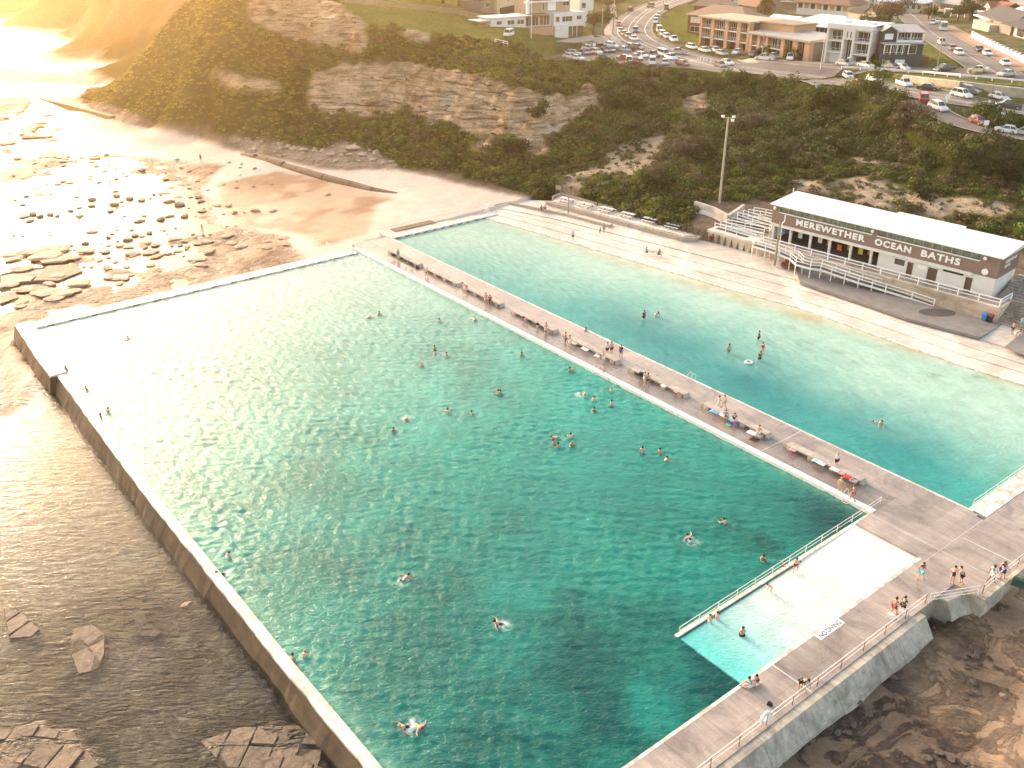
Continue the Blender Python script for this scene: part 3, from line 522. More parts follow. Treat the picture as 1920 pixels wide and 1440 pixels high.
# shade under the deck opening
# ---- rails
def rail(name, pts, h, mats, label, posts=2.5, bars=(1.0, .5), r=.035, cat='handrail', square=False, group=None, post_down=0.0):
    pts = [Vector(p) for p in pts]; e = empty(name, pts[0], 0, label, cat, group)
    def bar(m, a, b, rr): (m.bar(a, b, rr*2, rr*2.2) if square else m.tube(a, b, rr, 6))
    for j, f in enumerate(bars):
        m = MB()
        for a, b in zip(pts, pts[1:]): bar(m, a+Vector((0, 0, h*f)), b+Vector((0, 0, h*f)), r*(1 if j == 0 else .8))
        m.build('top_rail' if j == 0 else 'lower_rail', mats[0], e, True)
    first = None
    for a, b in zip(pts, pts[1:]):
        n = max(1, round((b-a).length/posts))
        for k in range(n+1):
            if k == 0 and a is not pts[0]: continue
            p = a.lerp(b, k/n)
            if first is None:
                m = MB(); bar(m, Vector((0, 0, -post_down)), Vector((0, 0, h*bars[0])), r*1.1); first = m.build('post', mats[1], e); first.location = p-e.location
            else: c = first.copy(); COL.objects.link(c); c.parent = e; c.location = p-e.location
    return e
rail('handrail', [P(107.7,62,DZ), P(107.7,8.2,DZ)], 1.0, (MRAIL, MRUST), 'long pinkish white handrail on rusty posts along the southern sea wall walkway', 3.0)
rail('handrail', [P(107.9,7.9,DZ), P(109.9,3.7,DZ)], 1.0, (MRAIL, MRAIL), 'short three-bar handrail across the deck corner above the rocks', 4.5, (1.0,.66,.33))
rail('handrail', [P(110.1,3.4,DZ+.1), P(110.1,-40,DZ+.1)], 1.0, (MRAIL, MRUST), 'handrail running off the right edge of the photo on the block wall', 3.0)
rail('handrail', [P(97.3,-1.6,DZ+.3), P(97.3,26.8,.05)], .75, (MRAIL, MRAIL), 'white handrail beside the shallow white ramp in the big pool', 2.4, (1.0,.45), .03)
rail('handrail', [P(102.95,-8.6,DZ), P(102.95,-46,DZ)], .75, (MRAIL, MRAIL), 'white handrail beside the white strip at the wading pool right end', 2.4, (1.0,.45), .03)
for (a, b, lab, n) in ((P(-2.0,50,.3), P(-2.0,3,.3), 'line of thin posts and chain on the far wall of the big pool', 9), (P(-6.2,-7,.3), P(-6.2,-30,.3), 'line of thin posts and chain beside the wading pool far wall', 8)):
    rail('chain_fence', [a, b], 1.0, (MRUST, MRAIL), lab, (b-a).length/n, (.95,), .018, 'fence')
rail('handrail', [P(-4.2,6.2,.4), P(-4.6,-1.5,.4)], .9, (MRAIL, MRAIL), 'short handrail above the sandy channel at the far end of the promenade', 4, (1.0,.5), .03)
# swimmers' ladders
def ladder(s, t, dirn, label, rz=0):
    e = pemp('pool_ladder', s, t, DZ, label, 'ladder', rz=rz)
    for dx in (-.3, .3):
        m = MB(); pr = [(dx,.6*dirn,0),(dx,.55*dirn,.7),(dx,.15*dirn,.95),(dx,-.25*dirn,.75),(dx,-.3*dirn,-.8)]
        for a, b in zip(pr, pr[1:]): m.tube(a, b, .03, 6)
        m.build('handrail', MRAIL, e)
    m = MB()
    for k in range(3): m.box(-.3, .3, -.36*dirn-.05, -.36*dirn+.05, -.35-.25*k, -.31-.25*k)
    m.build('rung', MRAIL, e)
ladder(94.6, -.2, 1, 'ladder with curved rails at the big pool corner by the white ramp')
ladder(58.6, -.2, 1, 'ladder with curved rails into the big pool below the middle benches')
ladder(67.5, -7.9, -1, 'ladder with curved rails into the wading pool behind the sixth bench')
# ---- NO DIVING
def text_mesh(body, size, name, mat, bold=.0, ext=.01, space=1.0):
    c = bpy.data.curves.new(name, 'FONT'); c.body = body; c.size = size; c.align_x = 'LEFT'; c.extrude = ext; c.offset = bold; c.space_character = space; c.resolution_u = 3
    o = bpy.data.objects.new(name, c); COL.objects.link(o); dg = bpy.context.evaluated_depsgraph_get(); dg.update()
    me = bpy.data.meshes.new_from_object(o.evaluated_get(dg)); bpy.data.objects.remove(o); me.materials.clear(); me.materials.append(mat)
    o = bpy.data.objects.new(name, me); COL.objects.link(o); return o
MBLK = M('black_paint', (.03,.03,.03), .6); s0, ta = ST(1536, 1196, DZ); s1, tb = ST(1581, 1167, DZ)
e = pemp('painted_sign', 104.62, ta, DZ, 'white painted panel on the walkway edge reading NO DIVING', 'sign', rz=math.pi/2)
MB().box(-.1, ta-tb+.1, -.34, .34, .001, .008).build('panel', MCLEAN, e)
tx = text_mesh('NO DIVING', .62, 'lettering', MBLK, .012, .002); tx.parent = e; w_ = max(v.co.x for v in tx.data.vertices); tx.scale = ((ta-tb-.3)/w_, 1, 1); tx.location = (.15, -.22, .012)
# ---- benches
def bench():
    e = empty('bench', (0,0,0)); m = MB(); L_ = 8.9
    m.hexa([(0,-.5,.34),(L_,-.5,.34),(L_,.5,.34),(0,.5,.34)], [(0,-.5,.47),(L_,-.5,.47),(L_,.5,.47),(0,.5,.47)])
    m.build('seat', MCAP, e)
    for k in range(4):
        m = MB(); x = .15+(L_-1.0)*k/3; m.prism([(x,-.55),(x+.2,-.6),(x+.5,-.6),(x+.7,-.55),(x+.7,.3),(x,.3)], 0, .339); m.build('support', MCAP, e)
    for x, d in ((0,-1),(L_,1)):
        m = MB(); m.hexa([(x,-.45,.0),(x+.42*d,-.45,.0),(x+.42*d,.45,.0),(x,.45,.0)][::d], [(x,-.45,.47),(x+.12*d,-.45,.47),(x+.12*d,.45,.47),(x,.45,.47)][::d]); m.build('end_block', MCAP, e)
    return e
BS = [3.8, 14.7, 25.3, 37.4, 49.6, 61.2, 73.2, 84.9]; b0 = bench()
BL = ['long concrete bench nearest the far end of the promenade, dark bags at its ends','second bench from the far end, empty with a person seated at its far tip','third bench from the far end with two people sitting close together','fourth bench from the far end with small bags and a seated bather','fifth bench from the far end beside a couple in red and white','sixth bench from the far end with two people standing against it','seventh bench from the far end crowded with towels and people','concrete bench nearest the camera with a red towel on it']
for i, s_ in enumerate(BS):
    b = b0 if i == 0 else copy_tree(b0); b.location = P(s_, -3.85, DZ); b.rotation_euler = (0, 0, ANG1); tag(b, BL[i], 'bench', 'concrete benches along the promenade')
# drain grate
e = pemp('drain_grate', 81.6, -2.2, DZ, 'small square rusty drain grate in the promenade beyond the seventh bench', 'drain'); m = MB().box(-.45,.45,-.45,.45,.0,.02); m.build('plate', MRUST, e)
m = MB()
for k in range(6): m.box(-.4+.14*k,-.34+.14*k,-.4,.4,.021,.04)
m.build('grate_bar', MBLK, e)
# ------------------------------------------------------------------ concourse beyond the wading pool
R = [[(905,408),(1000,434),(1225,500),(1360,540),(1500,578),(1650,632),(1800,685),(1920,722),(2150,800)],
     [(915,400),(1010,424),(1230,487),(1365,526),(1510,566),(1660,615),(1810,668),(1930,703),(2160,775)],
     [(925,394),(1020,415),(1240,474),(1375,511),(1525,550),(1675,600),(1822,652),(1942,690),(2175,757)],
     [(932,389),(1030,408),(1250,462),(1385,497),(1540,536),(1692,586),(1838,636),(1955,673),(2185,737)],
     [(952,376),(1040,379),(1281,445),(1400,472),(1560,515),(1700,556),(1880,607),(2000,640),(2300,720)]]
def dense(row, z, n=60):
    g_ = [G(u, v, z) for u, v in row]; out = []
    for i in range(n+1):
        f = i/n*(len(g_)-1); k = min(int(f), len(g_)-2); out.append(g_[k].lerp(g_[k+1], f-k))
    return out
def loft(rows, name, mat, kind='structure', **kw):
    m = MB(); n = len(rows[0])
    for a, b in zip(rows, rows[1:]):
        for i in range(n-1): m.quad(a[i], a[i+1], b[i+1], b[i])
    return m.build(name, mat, kind=kind, **kw)
def off(row, d): return [Vector((p.x+d[0], p.y+d[1], p.z)) for p in row]
def atz(row, z): return [Vector((p.x, p.y, z)) for p in row]
r1 = dense(R[0], .10); r2 = dense(R[1], .14); r3 = dense(R[2], .30); r4 = dense(R[3], .50); r5 = dense(R[4], .62)
back = Vector((E1.y, -E1.x, 0))*-.02
loft([atz(off(r1, -back*60), -.9), atz(off(r1, -back*12), -.25), atz(r1, -.02), r1, atz(off(r1, back*22), .11)], 'pool_lip', MCOP)
loft([atz(off(r1, back*22), .11), r2], 'terrace_step', CPk)
loft([atz(off(r2, back*3), .10), atz(off(r2, back*3), .20), atz(r3, .24)], 'terrace_step', CPk)
loft([atz(off(r3, back*3), .20), atz(off(r3, back*3), .30), atz(r4,.36)], 'terrace_step', CPk)
loft([atz(off(r4, back*2), .30), atz(off(r4, back*2), .54), atz(r5, .86)], 'concourse', CPk)
MASP = M('concourse_asphalt', (.24,.215,.195), .85, .22, .8, bump=.3)
def slab(px, z0, z1, name, mat, **kw):
    m = MB(); m.prism([tuple(G(u, v, z1))[:2] for u, v in px], z0, z1); return m.build(name, mat, **kw)
slab([(1500,528),(1600,562),(1700,596),(1838,632),(1878,608),(1700,557),(1560,516),(1490,500)], .50, .885, 'asphalt_apron', MASP, kind='structure')
slab([(1883,651),(1920,620),(2050,650),(2050,700),(1960,680)], .80, .887, 'asphalt_apron', MASP, kind='structure')
MDK = M('dark_asphalt_patch', (.09,.08,.075), .85)
m = MB(); c = G(1757, 586, .89); m.prism([(c.x+2.6*math.cos(a), c.y+1.5*math.sin(a)) for a in [k*.39 for k in range(16)]], .88, .893); m.build('asphalt_patch', MDK, kind='structure')
# picnic terrace
MKERB = M('kerb_concrete', (.42,.34,.26), .8, .25, 1.2)
slab([(1036,377),(1281,442),(1312,441),(1323,434),(1300,425),(1052,364)], .5, 1.35, 'picnic_terrace', CPk, kind='structure')
def kerb(px, z, w, h, name, label, mat=MKERB):
    m = MB(); g_ = [G(u, v, z) for u, v in px]
    for a, b in zip(g_, g_[1:]): m.bar(a-Vector((0,0,h/2-.02)), b-Vector((0,0,h/2-.02)), w, h)
    return m.build(name, mat, label=label, cat='wall', loc=g_[0])
kerb([(1024,377),(1150,411),(1281,445),(1306,446),(1324,436)], 1.45, .35, .8, 'low_wall', 'low concrete kerb wall along the front of the picnic terrace')
kerb([(955,379),(1000,388),(1060,400),(1143,422),(1148,419)], 1.1, .3, .5, 'low_wall', 'lower kerb wall stepping across the concourse behind the couple on the sand side')
kerb([(1036,368),(1052,362),(1180,396),(1300,426)], 1.8, .3, 1.1, 'low_wall', 'rough low wall at the foot of the scrub behind the picnic tables')
kerb([(927,384),(955,378)], .9, .35, .5, 'low_wall', 'short low wall closing the terrace steps beside the sand')
MTT = M('pale_tabletop', (.74,.72,.68), .5, .08)
def picnic():
    e = empty('picnic_table', (0,0,0)); MB().box(-1.15,1.15,-.38,.38,.72,.78).build('tabletop', MTT, e)
    for sg in (-1, 1): MB().box(-1.15,1.15,sg*.8-.16,sg*.8+.16,.42,.47).build('seat', MTT, e)
    for x in (-.8,.8): m = MB(); m.bar((x,-.85,.2),(x,.85,.2),.07,.1) ; m.bar((x,-.75,0),(x,-.2,.72),.07,.07); m.bar((x,.75,0),(x,.2,.72),.07,.07); m.build('leg', MRUST, e)
    return e
pt0 = picnic(); dT = (G(1263,426,1.35)-G(1063,377,1.35)); aT = math.atan2(dT.y, dT.x)
PL = ['leftmost of the white picnic tables below the scrub','second white picnic table from the left on the terrace','third white picnic table from the left on the terrace','fourth white picnic table from the left on the terrace','fifth white picnic table from the left on the terrace','rightmost white picnic table, nearest the concrete wedge and stairs']
for i, (u, v) in enumerate([(1063,379),(1099,388),(1138,397),(1178,407),(1220,417),(1263,428)]):
    b = pt0 if i == 0 else copy_tree(pt0); b.location = G(u, v, 1.35); b.rotation_euler = (0, 0, aT); b.scale = (1.25,1.15,1); tag(b, PL[i], 'picnic table', 'white picnic tables on the terrace')
def post(u, v, z, h, r, mat, name, label, cat, top=None):
    e = empty(name, G(u, v, z), 0, label, cat); MB().tube((0,0,0),(0,0,h),r,8,r*.75).build('pole', mat, e); return e
MWOOD = M('grey_timber', (.33,.26,.18), .8, .25, 3)
e = post(1065.5, 400, .9, 2.9, .12, MWOOD, 'timber_post', 'weathered timber post standing in front of the leftmost picnic table', 'post'); MB().blob((0,0,2.95),(.16,.16,.12)).build('cap', MWOOD, e)
e = empty('notice_board', G(1047,366,1.9), aT, 'small notice board on two posts at the left end of the picnic terrace', 'sign'); MB().box(-.7,.7,-.04,.04,1.1,1.9).build('panel', MWOOD, e)
for x in (-.6,.6): MB().tube((x,0,0),(x,0,1.1),.05).build('leg', MWOOD, e)
# concrete wedge and the stairs beside it
m = MB(); q = [G(1298,432,1.35), G(1317,440,1.3), G(1364,404,3.9), G(1307,384,4.3)]; m.hexa([(v.x, v.y, .5) for v in q], q); m.build('concrete_slope', CP_, label='tilted pale concrete slab rising behind the picnic terrace beside narrow stairs', cat='slope', loc=q[0])
m = MB(); q = [G(1303,378,4.9), G(1340,390,4.7), G(1366,404,4.5), G(1395,384,4.9)]
for a, b in zip(q, q[1:]): m.bar(a-Vector((0,0,.6)), b-Vector((0,0,.6)), .5, 1.4)
m.build('retaining_wall', CP_, label='curved pale retaining wall at the foot of the tall floodlight pole', cat='wall', loc=q[0])
def stairs(pa, pb, za, zb, n, side, name, label, mat, cat='stairs'):
    a = Vector(pa); b = Vector(pb); e = empty(name, (a.x, a.y, za), 0, label, cat); d = (b-a); d.z = 0; sv = Vector(side)
    for k in range(n):
        p0 = a+d*(k/n); p1 = a+d*((k+1)/n); z1 = za+(zb-za)*(k+1)/n; m = MB(); c = [p0, p1, p1+sv, p0+sv]
        ar = sum(c[i].x*c[(i+1)%4].y-c[(i+1)%4].x*c[i].y for i in range(4)); c = c if ar > 0 else c[::-1]
        m.hexa([(v.x, v.y, za-.3) for v in c], [(v.x, v.y, z1-(.003*(k%2))) for v in c]); m.build('step', mat, e, True)
    return e
# ------------------------------------------------------------------ bath pavilion: local x along its front, y to the back, z up
BZ = 2.95; BA = G(1444, 449, BZ); BB = G(1858, 559, BZ); BL_ = (BB-BA).length; BX = (BB-BA).normalized(); BANG = math.atan2(BX.y, BX.x); BY = Vector((-BX.y, BX.x, 0))
def PBd(x, y, z): return Vector((BA.x+BX.x*x+BY.x*y, BA.y+BX.y*x+BY.y*y, BZ+z))
def uv(p): dz = p.y*cp-(p.z-CH)*sp; yy = p.y*sp+(p.z-CH)*cp; return 960+F*p.x/dz, 720-F*yy/dz
def fx(u, z=0, y=0):
    a, b = -20.0, 80.0
    for _ in range(40):
        m = (a+b)/2
        if uv(PBd(m, y, z))[0] < u: a = m
        else: b = m
    return m
MBR = M('brown_fascia', (.235,.155,.125), .6, .05, .5); MWW = M('white_render', (.70,.67,.62), .7, .1, .6); MROOF = M('white_roof_sheet', (.70,.71,.71), .4, .12, .5)
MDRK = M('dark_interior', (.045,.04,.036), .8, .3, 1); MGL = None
t = NT('window_glass'); MGL = t.pbr(t.ramp(t.noise(t.co(), .8, 3), (.4, (.035,.04,.035)), (.65, (.09,.085,.07))), .08, spec=.8)
t = NT('green_louvre_glass'); MGR = t.pbr(t.ramp(t.noise(t.co(), 1.5, 3), (.35, (.10,.12,.08)), (.65, (.22,.24,.17))), .25, spec=.6)
MBD = M('brown_door', (.12,.075,.055), .6, .1)
pav = empty('pavilion', BA, BANG, 'long brown and white pavilion with white roof and large lettering above the wading pool', 'building')
BD = 7.2; H1, H2, H3, H4 = 2.55, 2.85, 4.95, 6.0   # beam bottom, fascia bottom, clerestory sill, roof
cols_ = [fx(u) for u in (1447,1479,1516,1552,1591,1629)]; xw = fx(1643)
m = MB()
m.box(xw, fx(1673), 0, .2, 0, H1); m.box(fx(1692), fx(1697), 0, .2, 0, H1); m.box(fx(1673), fx(1692), 0, .2, 0, 1.3); m.box(fx(1673), fx(1692), 0, .2, 2.2, H1)
m.box(fx(1708), fx(1735), 0, .2, 0, H1); m.box(fx(1697), fx(1708), 0, .2, 2.15, H1); m.box(fx(1735), fx(1753), 0, .2, 2.15, H1); m.box(fx(1753), fx(1805), 0, .2, 0, 2.1); m.box(fx(1753), fx(1762), 0, .2, 2.1, H1); m.box(fx(1800), fx(1805), 0, .2, 2.1, H1)
m.box(fx(1805), fx(1818), 0, .2, 2.15, H1); m.box(fx(1818), BL_, 0, .2, 0, H1); m.box(BL_-.2, BL_, .2, BD, 0, H2-.02); m.box(0, BL_-.2, BD-.2, BD, 0, H3); m.box(0, .2, .2, BD-.2, 0, H2-.02)
m.box(xw, xw+.2, .2, BD-.2, 0, H1)
m.build('wall', MWW, pav)
for x in cols_: MB().box(x-.18, x+.18, 0, .36, 0, H1).build('column', MWW, pav)
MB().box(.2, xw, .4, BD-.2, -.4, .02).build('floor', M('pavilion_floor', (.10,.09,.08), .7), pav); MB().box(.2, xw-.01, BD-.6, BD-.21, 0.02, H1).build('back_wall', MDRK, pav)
MB().box(-.06, BL_-3.2, -.35, .0, H1, H1+.42).build('canopy_beam', MWW, pav); m = MB().box(-.02, BL_+.02, .001, .25, H1, H2); m.build('lintel', MWW, pav)
m = MB(); m.box(-.12, BL_+.12, -.12, .2, H2+.14, H3); m.box(-.12, 1.2, -.12, .2, H3, H4); m.box(fx(1637,5.4), fx(1647,5.4), -.12, .2, H3, H4); m.box(BL_-2.6, BL_+.12, -.12, .2, H3, H4); m.box(BL_-.08, BL_+.12, .2, BD, H2, H4); m.box(-.12, .08, .2, BD, H2, H4)
m.build('fascia', MBR, pav)
for a, b in ((1.2, fx(1637,5.4)), (fx(1647,5.4), BL_-2.6)):
    n = int((b-a)/1.35)
    for k in range(n):
        x0 = a+(b-a)*k/n; x1 = a+(b-a)*(k+1)/n; MB().box(x0+.04, x1-.04, .12, .16, H3, H4-.05).build('clerestory_window', MGR, pav)
    MB().box(a-.05, b+.05, -.24, -.12, H3-.09, H3+.05).build('ledge', MWR, pav)
mm_ = None
for a, b in ((1.2, fx(1637,5.4)), (fx(1647,5.4), BL_-2.6)):
    n = int((b-a)/1.35)
    for k in range(n+1):
        if mm_ is None: o = mm_ = MB().box(-.04, .04, .06, .18, H3+.06, H4).build('mullion', M('mullion', (.38,.38,.33), .5), pav)
        else: o = mm_.copy(); COL.objects.link(o); o.parent = pav
        o.location = (a+(b-a)*k/n, 0, 0)
xr = fx(1637, 6)
m = MB(); m.hexa([(-.5,-.5,H4),(BL_+.6,-.5,H4),(BL_+.6,BD+.1,H4+.1),(-.5,BD+.1,H4+.1)], [(-.5,-.5,H4+.2),(BL_+.6,-.5,H4+.2),(BL_+.6,BD+.1,H4+.75),(-.5,BD+.1,H4+.75)])
for k in range(int(BL_/.9)+1):
    x = -.45+.9*k; m.hexa([(x,-.5,H4+.2),(x+.06,-.5,H4+.2),(x+.06,BD+.1,H4+.75),(x,BD+.1,H4+.75)], [(x+.01,-.5,H4+.215),(x+.05,-.5,H4+.215),(x+.05,BD+.1,H4+.765),(x+.01,BD+.1,H4+.765)])
m.build('roof', MROOF, pav)
MB().box(-.5,BL_+.6,-.62,-.505,H4+.02,H4+.16).build('gutter', MWR, pav)
m = MB(); m.hexa([(xr,BD+.1,H4+.1),(xr+10.5,BD+.1,H4+.1),(xr+10.5,BD+1.0,H4+.1),(xr,BD+1.0,H4+.1)], [(xr,BD+.1,H4+.748),(xr+10.5,BD+.1,H4+.748),(xr+10.5,BD+1.0,H4+.79),(xr,BD+1.0,H4+.79)]); m.build('roof_extension', MROOF, pav)
for a, b in ((1697,1708),(1735,1753),(1805,1818)): MB().box(fx(a)+.02, fx(b)-.02, .08, .14, 0, 2.14).build('door', MBD, pav)
MB().box(fx(1673), fx(1692), .08, .12, 1.31, 2.19).build('window', MGL, pav); MB().box(fx(1762), fx(1800), .08, .12, 2.11, H1-.01).build('vent', MDRK, pav)
for x in (.35, fx(1638,5.4), BL_-1.9):
    m = MB(); m.blob((x,-.35,H3+.55),(.28,.2,.28)); m.box(x-.05,x+.05,-.35,-.1,H3+.35,H3+.45); m.build('floodlight', MWR, pav)
m = MB(); m.tube((fx(1849,4),-.14,3.55),(fx(1849,4),-.20,3.55),.46,20); m.build('round_badge', MCLEAN, pav)
MTX = M('white_letters', (.84,.82,.78), .5, .03)
def word(body, u0, u1, z0, zc):
    x0 = fx(u0, z0); x1 = fx(u1, z0); o = text_mesh(body, 1.25, 'lettering', MTX, .05, .02, 1.18); vs = o.data.vertices; a = min(v.co.x for v in vs); b = max(v.co.x for v in vs); h_ = max(v.co.y for v in vs)
    for v in vs: c_ = v.co.copy(); v.co = ((c_.x-a)/(b-a)*(x1-x0), -c_.z, c_.y/h_*zc)
    o.parent = pav; o.location = (x0, -.15, z0)
word('MEREWETHER', 1493, 1622, 3.55, .98); word('OCEAN', 1640, 1708, 3.55, .98); word('BATHS', 1727, 1800, 3.55, .98)
o = text_mesh('MEREWETHER', .62, 'lettering', MTX, .015, .02); o.parent = pav; o.location = (BL_+.14, 2.0, 4.7); o.rotation_euler = (math.pi/2, 0, math.pi/2)
o = text_mesh('BATHS', .62, 'lettering', MTX, .015, .02); o.parent = pav; o.location = (BL_+.14, 2.0, 4.0); o.rotation_euler = (math.pi/2, 0, math.pi/2)
MB().box(fx(1716), fx(1733), -.02, 0, 1.6, 2.15).build('notice', MCLEAN, pav)
o = text_mesh('KIOSK', .34, 'notice_lettering', M('green_paint', (.03,.25,.10), .5), .01, .004); bpy.data.objects.remove(o)
# market clutter inside the open bays
cl = [((.75,.12,.08),'red'),((.6,.5,.1),'yellow'),((.08,.2,.5),'blue'),((.75,.3,.25),'coral'),((.1,.35,.5),'teal'),((.05,.05,.06),'black'),((.7,.68,.62),'white')]
rr = random.Random(5)
HL = ['{} towel hanging at the rail in the {} open bay of the pavilion']; ords = ['first','second','third','fourth','fifth']
for k in range(5):
    a, b = cols_[k]+.4, (cols_[k+1] if k < 4 else cols_[5])-.4
    for q, (cc, cn) in enumerate(rr.sample(cl, 2)):
        x = a+(b-a)*(q+.3)/2; z0 = rr.uniform(.7, 1.3); m = MB(); p = [];
        n_ = 6
        for i in range(n_+1): p.append((x+.75*i/n_, 1.1+q*.6+.06*math.sin(i*2.1), 0))
        for i in range(n_): a_, b_ = p[i], p[i+1]; m.hexa([(a_[0],a_[1],z0),(b_[0],b_[1],z0),(b_[0],b_[1]+.03,z0),(a_[0],a_[1]+.03,z0)], [(a_[0],a_[1],z0+.95),(b_[0],b_[1],z0+.95),(b_[0],b_[1]+.03,z0+.95),(a_[0],a_[1]+.03,z0+.95)])
        m.v = [tuple(PBd(*v)) for v in m.v]; m.build('towel', M('cloth_'+cn, cc, .9), label=HL[0].format(cn, ords[k]), cat='towel', group='towels hung in the pavilion bays', loc=PBd(x, 1.1, z0))
# ---- retaining wall, walkway and rails in front
MST = concrete('sandstone_wall', (.60,.48,.36), 30, 30, .85, .45)
xR = BL_+2.2; yF = -2.6
e = empty('retaining_wall', PBd(-1, yF, -2.15), BANG, 'stained sandy retaining wall below the pavilion front', 'wall')
MB().box(0, xR+1, -.3, 0, -.1, 2.15).build('wall_face', MST, e); MB().box(0, xR+1, -.34, .04, 2.15, 2.3).build('coping', CPk, e)
MB().box(0, xR+1, .0, -yF-.02+BD+3, .2, 2.13).build('walkway', CD, e); MB().box(xR+1, xR+1.3, -.3, -yF+3.5, -.1, 2.15).build('side_wall', MST, e)
rail('handrail', [PBd(.4, yF-.05, .15), PBd(xR, yF-.05, .15), PBd(xR+.1, yF+3.6, .15)], 1.0, (MWR, MWR), 'white timber handrail along the walkway in front of the pavilion', 3.0, (1.0,.52), .06, square=True)
# lower wall left of pavilion with switchback ramps
wl = G(1333,447,.86)
ql = (wl-BA); xl = ql.dot(BX); 
e = empty('retaining_wall', PBd(xl, -2.4, -2.15), BANG, 'sandy wall with crumbling foot below the white switchback ramp rails', 'wall')
MB().box(0, -xl-1.2, -.3, 0, -.1, 1.95).build('wall_face', MST, e); MB().box(0, -xl-.3, -.34, 8.6, 1.6, 2.0).build('terrace_top', CPk, e); MB().box(-.02, .3, 0, 6, -.1, 1.59).build('side_wall', MST, e)
MDECK = M('dark_ramp_deck', (.075,.07,.072), .85, .15, 3)
def rampd(name, pts, w, label, fence=True, cat='ramp', down=0):
    """deck strip following 3D points, white rails on both edges, posts to the ground"""
    e = empty(name, pts[0], 0, label, cat); m = MB(); fr = MB()
    L_, R_ = [], []
    for i, p in enumerate(pts):
        d = (pts[min(i+1, len(pts)-1)]-pts[max(i-1, 0)]); d.z = 0; d.normalize(); nn = Vector((-d.y, d.x, 0)); L_.append(p+nn*w/2); R_.append(p-nn*w/2)
    for i in range(len(pts)-1):
        a, b, c, d = L_[i], L_[i+1], R_[i+1], R_[i]; q = [d, c, b, a]; m.hexa([v-Vector((0,0,.12)) for v in q], q)
        for s0, s1 in ((L_[i], L_[i+1]), (R_[i], R_[i+1])): fr.bar(s0-Vector((0,0,.1)), s1-Vector((0,0,.1)), .1, .28)
    m.build('ramp_deck', MDECK, e, True); fr.build('edge_beam', MWR, e, True)
    for side in (L_, R_):
        tr = MB(); mr = MB()
        for a, b in zip(side, side[1:]): tr.bar(a+Vector((0,0,1)), b+Vector((0,0,1)), .1, .1); mr.bar(a+Vector((0,0,.52)), b+Vector((0,0,.52)), .08, .1)
        tr.build('top_rail', MWR, e, True); mr.build('lower_rail', MWR, e, True)
        for a, b in zip(side, side[1:]):
            n = max(1, round((b-a).length/2.6))
            for k in range(n):
                p = a.lerp(b, k/n); MB().bar(Vector((p.x, p.y, max(.86, p.z-2.4) if down == 0 else p.z-down)), p+Vector((0,0,1.05)), .11, .11).build('post', MWR, e, True)
        p = side[-1]; MB().bar(Vector((p.x, p.y, max(.86, p.z-2.4) if down == 0 else p.z-down)), p+Vector((0,0,1.05)), .11, .11).build('post', MWR, e, True)
    return e
rampd('access_ramp', [G(1416,459,2.95), G(1440,466,2.9), G(1467,475,2.8), G(1489,484,2.7), G(1499,494,2.65), G(1520,500,2.5), G(1540,502,2.35), G(1563,510,2.15), G(1613,527,1.8), G(1663,542,1.4), G(1713,557,1.05), G(1755,571,.9)], 1.5, 'long white railed access ramp zigzagging down in front of the pavilion')
for k, (y, za, zb, lab) in enumerate([(-1.0,0,-.2,'lowest flight of the white railed switchback ramp left of the pavilion'),(1.3,.3,.65,'second flight of the white railed switchback ramp left of the pavilion'),(3.5,1.3,.9,'third flight of the white railed switchback ramp left of the pavilion'),(5.7,1.5,1.8,'topmost flight of the white railed switchback ramp left of the pavilion')]):
    rampd('access_ramp', [PBd(xl+.9+k*.7, y, za), PBd(xl/2, y, (za+zb)/2), PBd(-1.6, y, zb)], 1.7, lab, down=1.0)
a = G(1333,450,.86); b = G(1362,415,2.9); stairs(a, b, .86, 3.0, 9, (BX*-1.6), 'stairs', 'narrow concrete stairs climbing between the tilted slab and the switchback ramps', CPk)
# stairs right of the pavilion
sA = PBd(xR+.33, yF-.6, -2.1); stairs(sA, sA+BY*4.6, BZ-2.1, BZ+.1, 10, BX*9, 'stairs', 'lower flight of wide dark stairs at the right edge beside the bins', CD)
sB = sA+BY*5.6; mb = MB(); q = [PBd(xR+.35, yF+4, 0), PBd(xR+11, yF+4, 0), PBd(xR+11, yF+7.5, 0), PBd(xR+.35, yF+7.5, 0)]
mb.hexa([(v.x, v.y, BZ-2) for v in q], [(v.x, v.y, BZ+.095) for v in q]); mb.build('stair_landing', CD, kind='structure')
sC = PBd(BL_+.6, yF+3.6, 0); stairs(sC, sC+BY*6.5, BZ-.03, BZ+1.9, 10, BX*10, 'stairs', 'upper flight of wide stairs rising beside the pavilion end wall', CD)
rail('handrail', [PBd(xR+4.2, yF-.7, -2.1), PBd(xR+4.2, yF+4.2, .1)], .95, (MRAIL, MRAIL), 'thin pale handrail up the middle of the lower right stairs', 2.4, (1.0,), .035)
